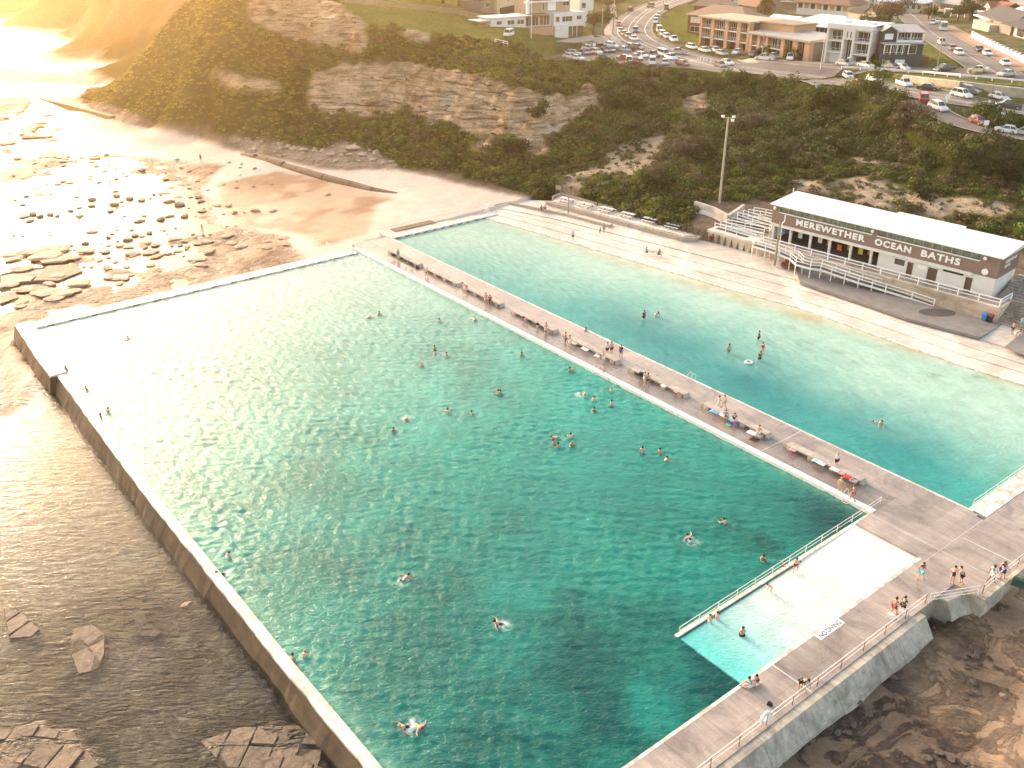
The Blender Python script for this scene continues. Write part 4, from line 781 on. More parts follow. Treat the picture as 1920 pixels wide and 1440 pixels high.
# bins
def bin_(u, v, body, lid, label):
    e = empty('wheelie_bin', G(u, v, .886), BANG, label, 'bin', 'bins beside the retaining wall'); m = MB(); m.hexa([(-.24,-.28,.08),(.24,-.28,.08),(.24,.26,.08),(-.24,.26,.08)], [(-.31,-.37,.98),(.31,-.37,.98),(.31,.36,.98),(-.31,.36,.98)]); m.build('body', body, e)
    m = MB(); m.hexa([(-.33,-.40,.99),(.33,-.40,.99),(.33,.40,.99),(-.33,.40,.99)], [(-.27,-.32,1.08),(.27,-.32,1.08),(.27,.36,1.12),(-.27,.36,1.12)]); m.build('lid', lid, e)
    for x in (-.27,.27): MB().tube((x-.04,.26,.1),(x+.04,.26,.1),.1,12).build('wheel', MBLK, e)
    MB().tube((-.25,.42,1.0),(.25,.42,1.0),.025).build('handle', body, e)
BLU = M('blue_plastic', (.03,.22,.62), .45, .05); GRN = M('dark_green_plastic', (.015,.04,.025), .5); REDL = M('red_plastic', (.42,.02,.02), .45)
bin_(1845, 601, BLU, BLU, 'bright blue wheelie bin beside the retaining wall'); bin_(1855, 604, GRN, REDL, 'dark wheelie bin with red lid beside the blue bin')
e = empty('litter_bin', G(1333.5, 453, .87), 0, 'dark red round litter bin at the foot of the narrow stairs', 'bin'); MB().tube((0,0,0),(0,0,1.05),.40,12,.44).build('body', M('maroon_paint', (.13,.025,.02), .6), e); MB().tube((0,0,1.05),(0,0,1.12),.46,12).build('rim', MRUST, e)
# round rusty fitting under the ramp
e = empty('fire_pit', G(1481, 499, .87), 0, 'round rusty brick coloured pit on the ground under the access ramp', 'pit'); MB().tube((0,0,0),(0,0,.35),1.5,18,1.4).build('rim', M('brick_red', (.22,.07,.035), .85, .3), e); MB().tube((-.3,.2,.35),(-.3,.2,1.1),.45,10).build('drum', M('brick_red', (.22,.07,.035)), e)
# poles
MPOLE = M('pale_pole', (.42,.36,.26), .7, .15, 2)
e = empty('floodlight_pole', G(1349,379,4.4), 0, 'tall pale floodlight pole standing in the scrub above the picnic terrace', 'pole'); MB().tube((0,0,-.5),(0,0,15.2),.24,10,.17).build('pole', MPOLE, e)
m = MB().bar((-1.0,0,15.1),(1.0,0,15.0),.12,.12); m.build('crossarm', MPOLE, e)
for x, z in ((-.95,15.4),(.95,15.3),(.8,14.7)): m = MB(); m.hexa([(x-.25,-.35,z-.22),(x+.25,-.35,z-.22),(x+.25,.1,z-.1),(x-.25,.1,z-.1)], [(x-.25,-.35,z+.22),(x+.25,-.35,z+.22),(x+.25,.1,z+.15),(x-.25,.1,z+.15)]); m.build('lamp', MWR, e)
e = empty('lamp_post', G(1452,498,.86), 0, 'timber and white metal pole standing between the access ramp and the open bays', 'pole'); MB().tube((0,0,0),(0,0,7.2),.2,8,.15).build('pole', MWOOD, e); m = MB(); m.tube((.35,0,0),(.35,0,7.0),.07); m.tube((.35,0,7.0),(.65,0,7.4),.07); m.tube((.65,0,7.4),(.65,0,8.4),.07); m.build('conduit', MWR, e)
e = empty('roof_pipe', PBd(-.2, BD-1.5, H4+.3), 0, 'thin white pipe standing at the left end of the pavilion roof', 'pipe'); MB().tube((0,0,0),(0,0,1.3),.07).build('pipe', MWR, e)
# ------------------------------------------------------------------ roads, draped on the ground
t = NT('road_asphalt'); co = t.co(); a = t.noise(co, .15, 5, .6); b = t.noise(co, 3, 4, .6)
MRD = t.pbr(t.mix(1, t.ramp(a, (.3, (.15,.125,.105)), (.7, (.22,.185,.155))), t.ramp(b, (.3, .85), (.7, 1.1)), 'MULTIPLY'), .8)
MPAV = M('pavement', (.42,.35,.27), .85, .2, .4); MLINE = M('road_paint', (.80,.78,.72), .6)
def path_pts(px, n=6, smooth=True):
    g_ = [HIT(u, v) for u, v in px]; out = []
    for i in range(len(g_)-1):
        p0 = g_[max(i-1, 0)]; p1 = g_[i]; p2 = g_[i+1]; p3 = g_[min(i+2, len(g_)-1)]; k = max(2, int((p2-p1).length/3))
        for j in range(k):
            f = j/k; out.append(.5*((2*p1)+(p2-p0)*f+(2*p0-5*p1+4*p2-p3)*f*f+(3*p1-3*p2+p3-p0)*f**3))
    out.append(g_[-1]); return out
def normals(pts):
    N = []
    for i in range(len(pts)):
        d = pts[min(i+1, len(pts)-1)]-pts[max(i-1, 0)]; d.z = 0; d.normalize(); N.append(Vector((-d.y, d.x, 0)))
    return N
def strip(m, pts, o0, o1, lift, dash=None):
    N = normals(pts); k = max(1, int(abs(o1-o0)/2.5)); acc = 0
    for i in range(len(pts)-1):
        acc += (pts[i+1]-pts[i]).length
        if dash and (acc % (dash*2)) > dash: continue
        for j in range(k):
            a, b = o0+(o1-o0)*j/k, o0+(o1-o0)*(j+1)/k; q = []
            for p, nn, o in ((pts[i], N[i], a), (pts[i+1], N[i+1], a), (pts[i+1], N[i+1], b), (pts[i], N[i], b)):
                w = p+nn*o; q.append(Vector((w.x, w.y, (zr(w) )+lift)))
            m.quad(*q)
def zr(w): return max(hz(w.x+dx, w.y+dy) for dx in (-.6, .6) for dy in (-.6, .6))
def road(px, width, name='road', mat=None, lift=.10, lines=(), kerbs=True, ends=0):
    pts = path_pts(px); m = MB(); strip(m, pts, -width/2, width/2, lift); m.build(name, mat or MRD, kind='structure')
    for o, w, dash in lines:
        m = MB(); strip(m, pts, o-w/2, o+w/2, lift+.012, dash); m.build('road_line', MLINE, kind='structure')
    if kerbs:
        for sg in (-1, 1):
            m = MB(); strip(m, pts, sg*width/2, sg*(width/2+.35), lift+.12); m.build('kerb', MPAV, kind='structure')
    return pts
main = road([(1310,-16),(1270,0),(1222,17),(1190,42),(1186,66),(1225,90),(1300,112),(1400,128),(1500,140),(1545,147)], 13.5, lines=((-4.6,.22,None),(-.9,.2,None),(1.0,.2,None),(4.6,.22,None)))
road([(1440,116),(1540,126),(1640,130),(1760,136),(1860,143),(2000,156)], 8.5, lift=.115, lines=((0,.15,3),))
road([(1560,153),(1640,160),(1700,170),(1780,186),(1850,197),(1930,210),(2050,234)], 11.5, lift=.12, lines=((-5.2,.18,None),(-1.0,.18,None),(2.6,.18,None)))
road([(1560,158),(1500,147),(1450,136)], 8.5, lift=.11)
road([(1690,12),(1712,30),(1745,60),(1790,90),(1840,120),(1880,146)], 10.5, lift=.13, lines=((0,.15,None),))
road([(1712,190),(1730,200),(1760,214),(1800,232),(1850,246),(1905,256),(1990,272)], 5.5, 'access_road', lift=.12)
def patch(px, name, mat, lift):
    g_ = [HIT(u, v) for u, v in px]; cx_ = sum((p for p in g_), Vector())/len(g_); m = MB()
    n = len(g_); rings = 10
    for i in range(n):
        a, b = g_[i], g_[(i+1) % n]
        for r in range(rings):
            f0, f1 = r/rings, (r+1)/rings; q = [cx_.lerp(a, f0), cx_.lerp(a, f1), cx_.lerp(b, f1), cx_.lerp(b, f0)]; q = [Vector((p.x, p.y, zr(p)+lift)) for p in q]
            m.add(q, [(0,1,2,3)] if r else [(0,1,2)])
    return m.build(name, mat, kind='structure')
patch([(1058,112),(1075,101),(1130,92),(1200,90),(1245,97),(1320,118),(1370,130),(1350,137),(1290,128),(1200,123),(1140,118)], 'car_park', MRD, .09)
patch([(1380,112),(1440,112),(1530,116),(1640,118),(1640,126),(1530,124),(1400,122)], 'forecourt', MPAV, .075)
patch([(1040,78),(1110,66),(1150,68),(1180,84),(1140,84),(1060,80)], 'driveway', MPAV, .075)
road([(1148,8),(1150,40),(1140,62),(1165,84),(1215,96),(1290,114),(1380,132)], 2.6, 'footpath', MPAV, .14, kerbs=False)
road([(1770,48),(1815,76),(1865,104),(1925,134)], 5.5, 'verge', M('brick_verge', (.36,.22,.15), .85, .25, .6), .1, kerbs=False)
patch([(1690,196),(1712,192),(1718,206),(1710,218)], 'path', MPAV, .12)
# ------------------------------------------------------------------ cars
MTY = M('tyre', (.02,.02,.02), .8, .1); MRIM = M('wheel_rim', (.45,.44,.42), .35, .1, metal=.6); MHL = M('headlight', (.75,.74,.68), .15); MTLt = M('tail_light', (.35,.015,.01), .3)
PAINT = {}
def paint(n, c, r=.28):
    t = NT('car_paint_'+n); PAINT[n] = t.pbr(t.ramp(t.noise(t.co(), 1.2, 3), (.3, tuple(x*.93 for x in c)), (.7, c)), r, spec=.6, **{'Coat Weight': .5}); 
for n, c in {'white': (.78,.76,.72), 'silver': (.46,.45,.42), 'grey': (.16,.155,.15), 'black': (.02,.02,.022), 'red': (.38,.03,.02), 'blue': (.05,.08,.17), 'cream': (.70,.60,.36), 'brown': (.12,.07,.045), 'green': (.03,.05,.04), 'maroon': (.20,.02,.03)}.items(): paint(n, c)
# type: length, width, belt height, roof height, bonnet x, windscreen top x, rear top x, rear base x (x measured from the nose)
CT = {'hatch': (4.1,1.72,.88,1.46,.95,1.75,3.35,3.95), 'sedan': (4.7,1.8,.88,1.44,1.15,1.95,3.2,3.95), 'wagon': (4.75,1.8,.9,1.48,1.15,1.95,4.15,4.65), 'suv': (4.65,1.88,1.02,1.72,1.1,1.85,3.95,4.5), 'ute': (5.2,1.85,1.02,1.74,1.25,1.95,2.95,3.25), 'van': (4.9,1.9,1.08,1.95,.45,1.05,4.75,4.85), 'caravan': (5.2,2.2,1.1,2.5,.1,.35,5.0,5.15)}
def mkcar(ty):
    L_, Wd, hb, hr, xb, xw_, xr_, xe = CT[ty]; e = empty('car', (0,0,0)); w = Wd/2
    def X(x): return L_/2-x
    m = MB(); low = .24
    prof = [(0,.42),(.05,.62),(.25,.74 if ty not in ('van','caravan') else .95),(xb,hb),(xe,hb),(L_-.08,hb-.03 if ty != 'sedan' else hb-.02),(L_,hb-.3),(L_-.04,.38)]
    # wheel arches as notches in the lower outline
    fw, rw, R_ = .85, L_-.9, .36
    bot = [(L_-.06,low)]
    for c in (rw, fw):
        for a in (0, 35, 70, 110, 145, 180): bot.append((c+R_*math.cos(math.radians(a)), low+.0+R_*math.sin(math.radians(a))*.95))
    bot.append((.06,low)); pr = prof+bot; n = len(pr)
    ys = [(-w+.07,.0),( -w,.0),(w,.0),(w-.07,.0)]
    top = [min(1, max(0, (z-.5)/.5)) for x, z in pr]
    rings = []
    for sgn in (-1, 1): rings.append([(X(x), sgn*(w-.10*tt-.05*(x < .1 or x > L_-.1)), z) for (x, z), tt in zip(pr, top)])
    vs = rings[0]+rings[1]; fs = [(i, (i+1) % n, (i+1) % n+n, i+n) for i in range(n)]
    me_pts = [Vector((x, z, 0)) for x, z in pr]
    from mathutils.geometry import tessellate_polygon
    tri = tessellate_polygon([me_pts]); fs += [tuple(t_) for t_ in tri]+[tuple(i+n for i in t_)[::-1] for t_ in tri]
    m.add(vs, fs); 
    # roof and pillars
    wi = w-.22; wb = w-.08
    m.hexa([(X(xw_),-wi,hr-.07),(X(xr_),-wi,hr-.07),(X(xr_),wi,hr-.07),(X(xw_),wi,hr-.07)][::-1], [(X(xw_+.1),-wi+.05,hr),(X(xr_-.1),-wi+.05,hr),(X(xr_-.1),wi-.05,hr),(X(xw_+.1),wi-.05,hr)][::-1])
    for sgn in (-1, 1):
        for a, b in (((xb+.05), xw_), ((xe-.05), xr_), ((xw_+xr_)/2+.1, (xw_+xr_)/2)): m.bar((X(a), sgn*(wb-.03), hb-.02), (X(b), sgn*(wi-.01), hr-.05), .07, .09)
    if ty == 'ute': 
        m.box(X(L_-.05), X(xe+.1), -w+.06, -w+.14, hb-.02, hb+.06); m.box(X(L_-.05), X(xe+.1), w-.14, w-.06, hb-.02, hb+.06)
    m.build('body', PAINT['white'], e)
    if ty == 'ute': MB().box(X(L_-.1), X(xe+.12), -w+.16, w-.16, hb+.005, hb+.02).build('tray', MBLK, e)
    def q(name, *p): MB().quad(*p).build(name, MGL, e)
    q('windscreen', (X(xb+.05),-wb+.03,hb+.01),(X(xb+.05),wb-.03,hb+.01),(X(xw_-.03),wi-.04,hr-.08),(X(xw_-.03),-wi+.04,hr-.08))
    q('rear_window', (X(xe-.03),wb-.05,hb+.02),(X(xe-.03),-wb+.05,hb+.02),(X(xr_+.03),-wi+.05,hr-.09),(X(xr_+.03),wi-.05,hr-.09))
    for sgn in (-1, 1):
        mid = (xw_+xr_)/2
        for a0, a1, b0, b1 in ((xb+.25, mid+.05, xw_+.06, mid-.03), (mid+.15, xe-.2, mid+.06, xr_-.06)):
            if ty == 'caravan': a0, a1, b0, b1 = a0+.5, a1-.5, b0+.5, b1-.5
            q('side_window', (X(a0), sgn*(wb-.03), hb+.02), (X(a1), sgn*(wb-.03), hb+.02), (X(b1), sgn*(wi+.0), hr-.09), (X(b0), sgn*(wi+.0), hr-.09))
        MB().hexa([(X(.02), sgn*(w-.45), .58), (X(.3), sgn*(w-.45), .58), (X(.3), sgn*(w-.02), .58), (X(.12), sgn*(w-.05), .58)][::sgn], [(X(.06), sgn*(w-.45), .72), (X(.32), sgn*(w-.45), .72), (X(.32), sgn*(w-.04), .72), (X(.16), sgn*(w-.06), .72)][::sgn]).build('headlight', MHL, e)
        MB().box(X(L_+.01), X(L_-.2), min(sgn*(w-.32), sgn*(w-.03)), max(sgn*(w-.32), sgn*(w-.03)), .66, .82).build('tail_light', MTLt, e)
    for c in ((fw, rw) if ty != 'caravan' else ((fw+rw)/2-.4, (fw+rw)/2+.4)):
        for sgn in (-1, 1):
            wh = MB().tube((0,-.1,0),(0,.1,0),.32,14).build('wheel', MTY, e); wh.location = (X(c), sgn*(w-.13), .32); MB().tube((0,.101*sgn-.01,0),(0,.101*sgn+.01,0),.2,10).build('rim', MRIM, wh)
    return e
CARS = {}
CL = []
def car(ty, u, v, du, dv, colr, label, group):
    if ty not in CARS: e = CARS[ty] = mkcar(ty)
    else: e = copy_tree(CARS[ty])
    for ch in e.children:
        if ch.name.startswith('body'): setmat(ch, PAINT[colr])
    p = HIT(u, v); p.z = zr(p)+.13; a = HIT(u-du*1.0, v-dv*1.0); b = HIT(u+du*1.0, v+dv*1.0); d = b-a
    rz = math.atan2(d.y, d.x); e.location = p; fw_ = Vector((math.cos(rz), math.sin(rz), 0)); sl = (zr(p+fw_*2)-zr(p-fw_*2))/4; e.rotation_euler = (0, -max(-.09, min(.09, math.atan(sl))), rz)
    tag(e, label, 'caravan' if ty == 'caravan' else ('van' if ty == 'van' else ('ute' if ty == 'ute' else 'car')), group)
    e.name = {'van':'van','ute':'utility_truck','caravan':'caravan'}.get(ty, 'car'); e.rotation_mode = 'XYZ'; return e
g1, g2, g3, g4, g5 = 'cars in the clifftop car park', 'cars parked and moving on the curving main road', 'cars outside the flats and houses', 'cars on the lower road', 'cars in the side street at top right'
DD = [
 ('wagon',1075,104,14,1,'silver','silver wagon, far left in the back row of the car park',g1),('hatch',1093,103,12,2,'grey','grey hatchback second in the back row of the car park',g1),('hatch',1103,102,12,2,'red','dark red hatchback in the back row among white cars',g1),('suv',1104,96,14,2,'white','white four-wheel drive behind the red hatchback in the car park',g1),('wagon',1118,101,12,3,'white','white wagon right of the red hatchback in the car park',g1),('sedan',1131,99,12,2,'brown','brown sedan in the middle of the back row',g1),('sedan',1142,98,12,2,'blue','dark blue sedan right of the brown one in the back row',g1),('wagon',1146,94,14,3,'white','white wagon above the dark blue sedan in the back row',g1),('sedan',1170,97,14,2,'silver','silver sedan toward the right of the back row',g1),('ute',1192,95,14,3,'brown','brown utility truck at the right end of the back row beside a white car',g1),('hatch',1182,91,12,2,'white','white hatchback tucked behind the brown utility truck',g1),
 ('sedan',1069,110,12,2,'white','white sedan at the left edge of the car park, rear row',g1),('sedan',1082,113,12,2,'white','white sedan lowest at the left edge of the car park',g1),('hatch',1130,113,9,0,'black','black hatchback half hidden by scrub at the car park edge',g1),('sedan',1172,113,14,1,'red','bright red sedan in the middle of the car park',g1),('sedan',1192,111,12,2,'silver','silver sedan tight behind the bright red sedan',g1),('wagon',1203,108,14,3,'white','white wagon in the middle row right of the red sedan',g1),('ute',1224,107,14,3,'brown','dark brown utility truck beside the white utility in the car park',g1),('ute',1258,112,16,5,'white','long white utility truck at the right of the car park by the road',g1),('van',1243,106,14,4,'white','white van directly behind the long white utility truck',g1),
 ('suv',1179,119,1,5,'white','white four-wheel drive nose out at the scrub edge, left of three',g1),('hatch',1200,121,1,5,'red','red-fronted hatchback between white cars at the scrub edge',g1),('van',1223,121,1,5,'white','white van nose out at the scrub edge',g1),('hatch',1247,122,1,5,'silver','silver hatchback rightmost of the row facing the scrub',g1),('hatch',1280,124,12,2,'maroon','maroon hatchback mostly hidden behind the bushes by the car park',g1),('sedan',1350,126,16,4,'grey','grey sedan half behind bushes right of the bollards',g1),('sedan',1362,122,16,4,'white','white sedan behind the grey one right of the bollards',g1),
 ('hatch',1182,21,12,-5,'black','black hatchback driving at the left kerb high on the curve',g2),('suv',1220,14,-12,4,'brown','dark wagon driving near the top of the main road',g2),('hatch',1160,49,1,6,'red','red hatchback alone at the left kerb of the curve',g2),('suv',1191,61,2,6,'blue','dark blue-grey car driving down the middle of the curve',g2),('hatch',1164,61,8,5,'silver','silver hatchback first in the kerb row below the red one',g2),('hatch',1171,67,8,5,'black','black hatchback second in the left kerb row',g2),('hatch',1178,71,8,4,'grey','dark grey hatchback third in the left kerb row',g2),('sedan',1188,76,10,4,'white','white sedan lowest of the left kerb row',g2),
 ('hatch',1235,31,-6,7,'white','white hatchback highest in the right kerb row',g2),('hatch',1231,37,-5,7,'black','black hatchback between two white ones in the right kerb row',g2),('suv',1229,44,-2,7,'white','white four-wheel drive at the inside of the bend',g2),('van',1236,60,4,6,'cream','cream van at the inside of the bend with open rear',g2),('wagon',1242,67,7,6,'white','white wagon below the cream van on the inside kerb',g2),('wagon',1250,72,8,5,'silver','silver wagon following the white one on the inside kerb',g2),('ute',1263,78,9,5,'white','white utility truck at the lower end of the inside kerb row',g2),('ute',1271,102,-14,-1,'silver','silver-tan utility truck driving along the straight below the bend',g2),('truck' if 0 else 'van',1249,18,1,6,'green','dark green van on the verge beside the pole at the top bend',g2),
 ('wagon',1297,92,14,4,'white','white wagon leftmost of the cars parked below the flats',g3),('sedan',1321,98,14,4,'white','white sedan second of the cars below the flats',g3),('hatch',1342,98,6,5,'white','white hatchback nosing out of the flats driveway',g3),('sedan',1353,104,14,4,'silver','silver sedan third along the kerb below the flats',g3),('hatch',1382,102,-8,3,'white','white hatchback alone on the forecourt of the flats',g3),('hatch',1412,106,-8,3,'grey','grey hatchback at the hedge below the flats',g3),('ute',1433,113,-14,-1,'white','white utility truck with dark wheels before the flats hedge',g3),('sedan',1452,110,12,4,'grey','grey sedan behind the white utility by the hedge',g3),('suv',1481,113,-3,6,'white','white four-wheel drive facing the camera right of the hedge',g3),
 ('wagon',1582,124,14,2,'silver','silver wagon parked before the white three-storey house',g3),('sedan',1622,127,14,2,'white','white sedan parked right of the silver wagon',g3),('sedan',1672,131,14,2,'blue','dark blue sedan parked below the slate house',g3),('hatch',1691,132,12,2,'white','white hatchback touching the blue sedan below the slate house',g3),('ute',1769,135,-14,1,'black','black utility truck parked behind the guard rail',g3),('sedan',1832,141,-14,1,'cream','pale yellow sedan behind the guard rail at the corner',g3),('sedan',1886,144,-14,1,'silver','silver-blue sedan behind the guard rail at the right edge',g3),
 ('wagon',1590,147,14,4,'white','white wagon leftmost on the lower road',g4),('wagon',1638,154,14,4,'white','second white wagon on the lower road behind the bushes',g4),('hatch',1612,162,14,3,'red','red hatchback roof showing above the bushes on the lower road',g4),('ute',1694,162,14,4,'white','white utility truck on the lower road beside the sandstone wall',g4),('sedan',1740,170,12,1,'black','black box trailer and dark car at the foot of the sandstone wall',g4),('suv',1801,183,16,4,'white','large white four-wheel drive on the lower road at right',g4),('wagon',1816,178,14,4,'grey','grey wagon just behind the large white four-wheel drive',g4),('hatch',1871,189,14,5,'white','white hatchback at the right on the lower road',g4),('ute',1888,204,-16,-2,'black','long black utility truck lowest on the road at right',g4),
 ('suv',1730,192,-1,-6,'red','red four-wheel drive turning into the access road',g4),('suv',1757,207,14,6,'white','white four-wheel drive going down the access road',g4),('hatch',1832,233,16,6,'maroon','crimson hatchback half behind shrubs on the access road',g4),('hatch',1884,250,-14,-2,'white','white hatchback at the bottom of the access road',g4),('hatch',1918,254,-14,-2,'silver','silver hatchback cut by the right edge beside the scrub',g4),
 ('hatch',1748,46,-5,6,'white','white hatchback highest in the side street',g5),('sedan',1757,43,-5,6,'white','white sedan beside the highest hatchback in the side street',g5),('caravan',1768,57,6,7,'white','white caravan parked at the kerb of the side street',g5),('ute',1765,84,-9,-6,'white','white utility truck on the grass side of the side street',g5),('hatch',1785,95,9,6,'grey','grey and white hatchback behind the white wagon in the side street',g5),('wagon',1797,103,9,5,'white','white wagon parked at the left kerb of the side street',g5),('sedan',1835,97,10,6,'black','black sedan at the right kerb of the side street',g5),('sedan',1850,104,10,6,'white','white sedan below the black one at the right kerb',g5),('sedan',1884,123,10,6,'white','white sedan lowest at the right kerb of the side street',g5),
 ('van',954,77,-14,-1,'white','white van with open rear door on the grass at the cliff edge','cars beside the clifftop house'),('wagon',1048,67,-14,-2,'white','white wagon parked before the clifftop house','cars beside the clifftop house'),('hatch',1092,52,4,6,'white','white hatchback in the side drive of the clifftop house','cars beside the clifftop house')]
for d_ in DD: car(*d_)
# guard rail, low fences, bollards, wall by the lower road
def hp(u, v, dz=0): p = HIT(u, v); p.z = zr(p)+dz; return p
rail('guard_rail', [hp(1577,131),hp(1650,134),hp(1730,140),hp(1800,146),hp(1860,151),hp(1935,158)], .75, (MWR, MWR), 'pale guard rail between the upper and lower roads', 4.0, (1.0,.7), .07, 'fence', True)
rail('guard_rail', [hp(1775,192),hp(1850,206),hp(1930,221)], .7, (MRAIL, MRAIL), 'guard rail along the scrub side of the lower road', 4.0, (1.0,), .07, 'fence', True)
rail('fence', [hp(928,81),hp(952,86)], .9, (MWR, MWR), 'short white post and rail barrier beside the open van', 1.6, (1.0,.5), .08, 'fence', True)
e = empty('retaining_wall', hp(1696,148), 0, 'rough sandstone retaining wall between the median grass and the lower road', 'wall'); m = MB(); g_ = [HIT(1693,153),HIT(1740,159),HIT(1800,166),HIT(1860,173),HIT(1935,181)]
for a, b in zip(g_, g_[1:]): m.bar(Vector((a.x,a.y,a.z+.1)), Vector((b.x,b.y,b.z+.1)), .6, 2.6)
m.build('wall_face', MST, e, True); m = MB()
for a, b in zip(g_, g_[1:]): m.bar(Vector((a.x,a.y,a.z+1.45)), Vector((b.x,b.y,b.z+1.45)), .7, .12)
m.build('coping', CPk, e, True)
bo = None
for i, (u, v) in enumerate([(1308,116),(1313,117),(1319,118),(1325,119),(1332,120),(1147,70),(1150,73),(1153,76)]):
    p = hp(u, v); 
    if bo is None: bo = empty('bollard', p); MB().tube((0,0,0),(0,0,1.0),.13,8).build('post', MWR, bo); MB().blob((0,0,1.02),(.14,.14,.1)).build('cap', MWR, bo); b = bo
    else: b = copy_tree(bo)
    b.location = p; tag(b, 'short white bollard in the line at the road end of the car park' if i < 5 else 'short white bollard on the grass corner by the main road', 'bollard', 'white bollards by the car park' if i < 5 else 'white bollards on the grass corner')
def upole(u, v, px_h, label, arm=True, mat=None, r=.16, lean=0):
    p = hp(u, v); dz = p.y*cp-(p.z-CH)*sp; h = px_h*dz/F/.97; e = empty('power_pole', p, 0, label, 'pole'); MB().tube((0,0,-.3),(lean,0,h),r,8,r*.7).build('pole', mat or MPOLE, e)
    if arm: MB().bar((lean-1.1,0,h-.6),(lean+1.1,0,h-.6),.12,.12).build('crossarm', MWOOD, e)
    return e, h
upole(1149,66,75,'timber pole standing on the pavement left of the curve'); upole(1234,96,78,'light pole at the edge of the car park beside the straight road', False); upole(1242,30,42,'pole on the verge inside the top of the bend', False)
upole(996,74,72,'tall white pole in front of the clifftop house', False, MWR, .12); upole(1128,73,52,'short timber pole by the driveway right of the clifftop house', False); upole(1066,74,22,'grey post beside the white wagon at the clifftop house', False)
e, h = upole(1428,108,44,'street light pole with long arm before the orange flats', False); MB().bar((0,0,h-.1),(-2.6,0,h+.1),.1,.1).build('arm', MPOLE, e)
e, h = upole(1756,131,62,'street light pole at the corner of the side street', False); MB().bar((0,0,h-.1),(1.4,0,h+.2),.14,.1).build('arm', MPOLE, e)
upole(1537,136,52,'thin pale pole before the white three-storey house', False, MWR, .1); upole(1745,38,60,'power pole high in the side street'); upole(1692,22,40,'power pole beside the long white-roofed house')
def signp(u, v, px_h, label):
    e, h = upole(u, v, px_h, label, False, MRAIL, .06); e.name = 'sign_post'; e['category'] = 'sign'; MB().box(-.45,.45,-.05,.0,h-.9,h).build('panel', MWR, e)
signp(1114,96,14,'white sign on a pole behind the car park back row'); signp(1847,243,16,'small white sign beside the crimson hatchback'); signp(1876,235,18,'thin sign post right of the crimson hatchback'); signp(1530,178,14,'small white box sign standing among the bushes below the road'); signp(1775,190,12,'thin sign post at the turn into the access road'); signp(1850,203,14,'thin sign post on the scrub side of the lower road')
# ------------------------------------------------------------------ houses: local x to the right along the front, y into the block, z up
MR_ = {'red': M('red_roof_tiles', (.30,.12,.07), .8, .25, 2), 'brown': M('brown_roof_tiles', (.22,.13,.09), .8, .25, 2), 'white': MROOF, 'grey': M('grey_roof', (.34,.32,.29), .5, .12, .5), 'dark': M('dark_roof', (.06,.055,.055), .7, .2, 1), 'tan': M('tan_roof_tiles', (.33,.22,.15), .8, .2, 2)}
MWL = {'white': MWW, 'cream': M('cream_wall', (.60,.52,.38), .8, .1), 'red': M('red_brick', (.26,.09,.06), .85, .25, 3), 'orange': M('orange_brick', (.50,.31,.20), .85, .15, 3), 'tan': M('tan_brick', (.42,.32,.22), .85, .2, 2), 'slate': M('slate_board', (.055,.062,.075), .6, .15, 3), 'grey': M('grey_wall', (.22,.20,.18), .8, .15), 'brown': M('brown_wall', (.15,.10,.07), .8, .2)}
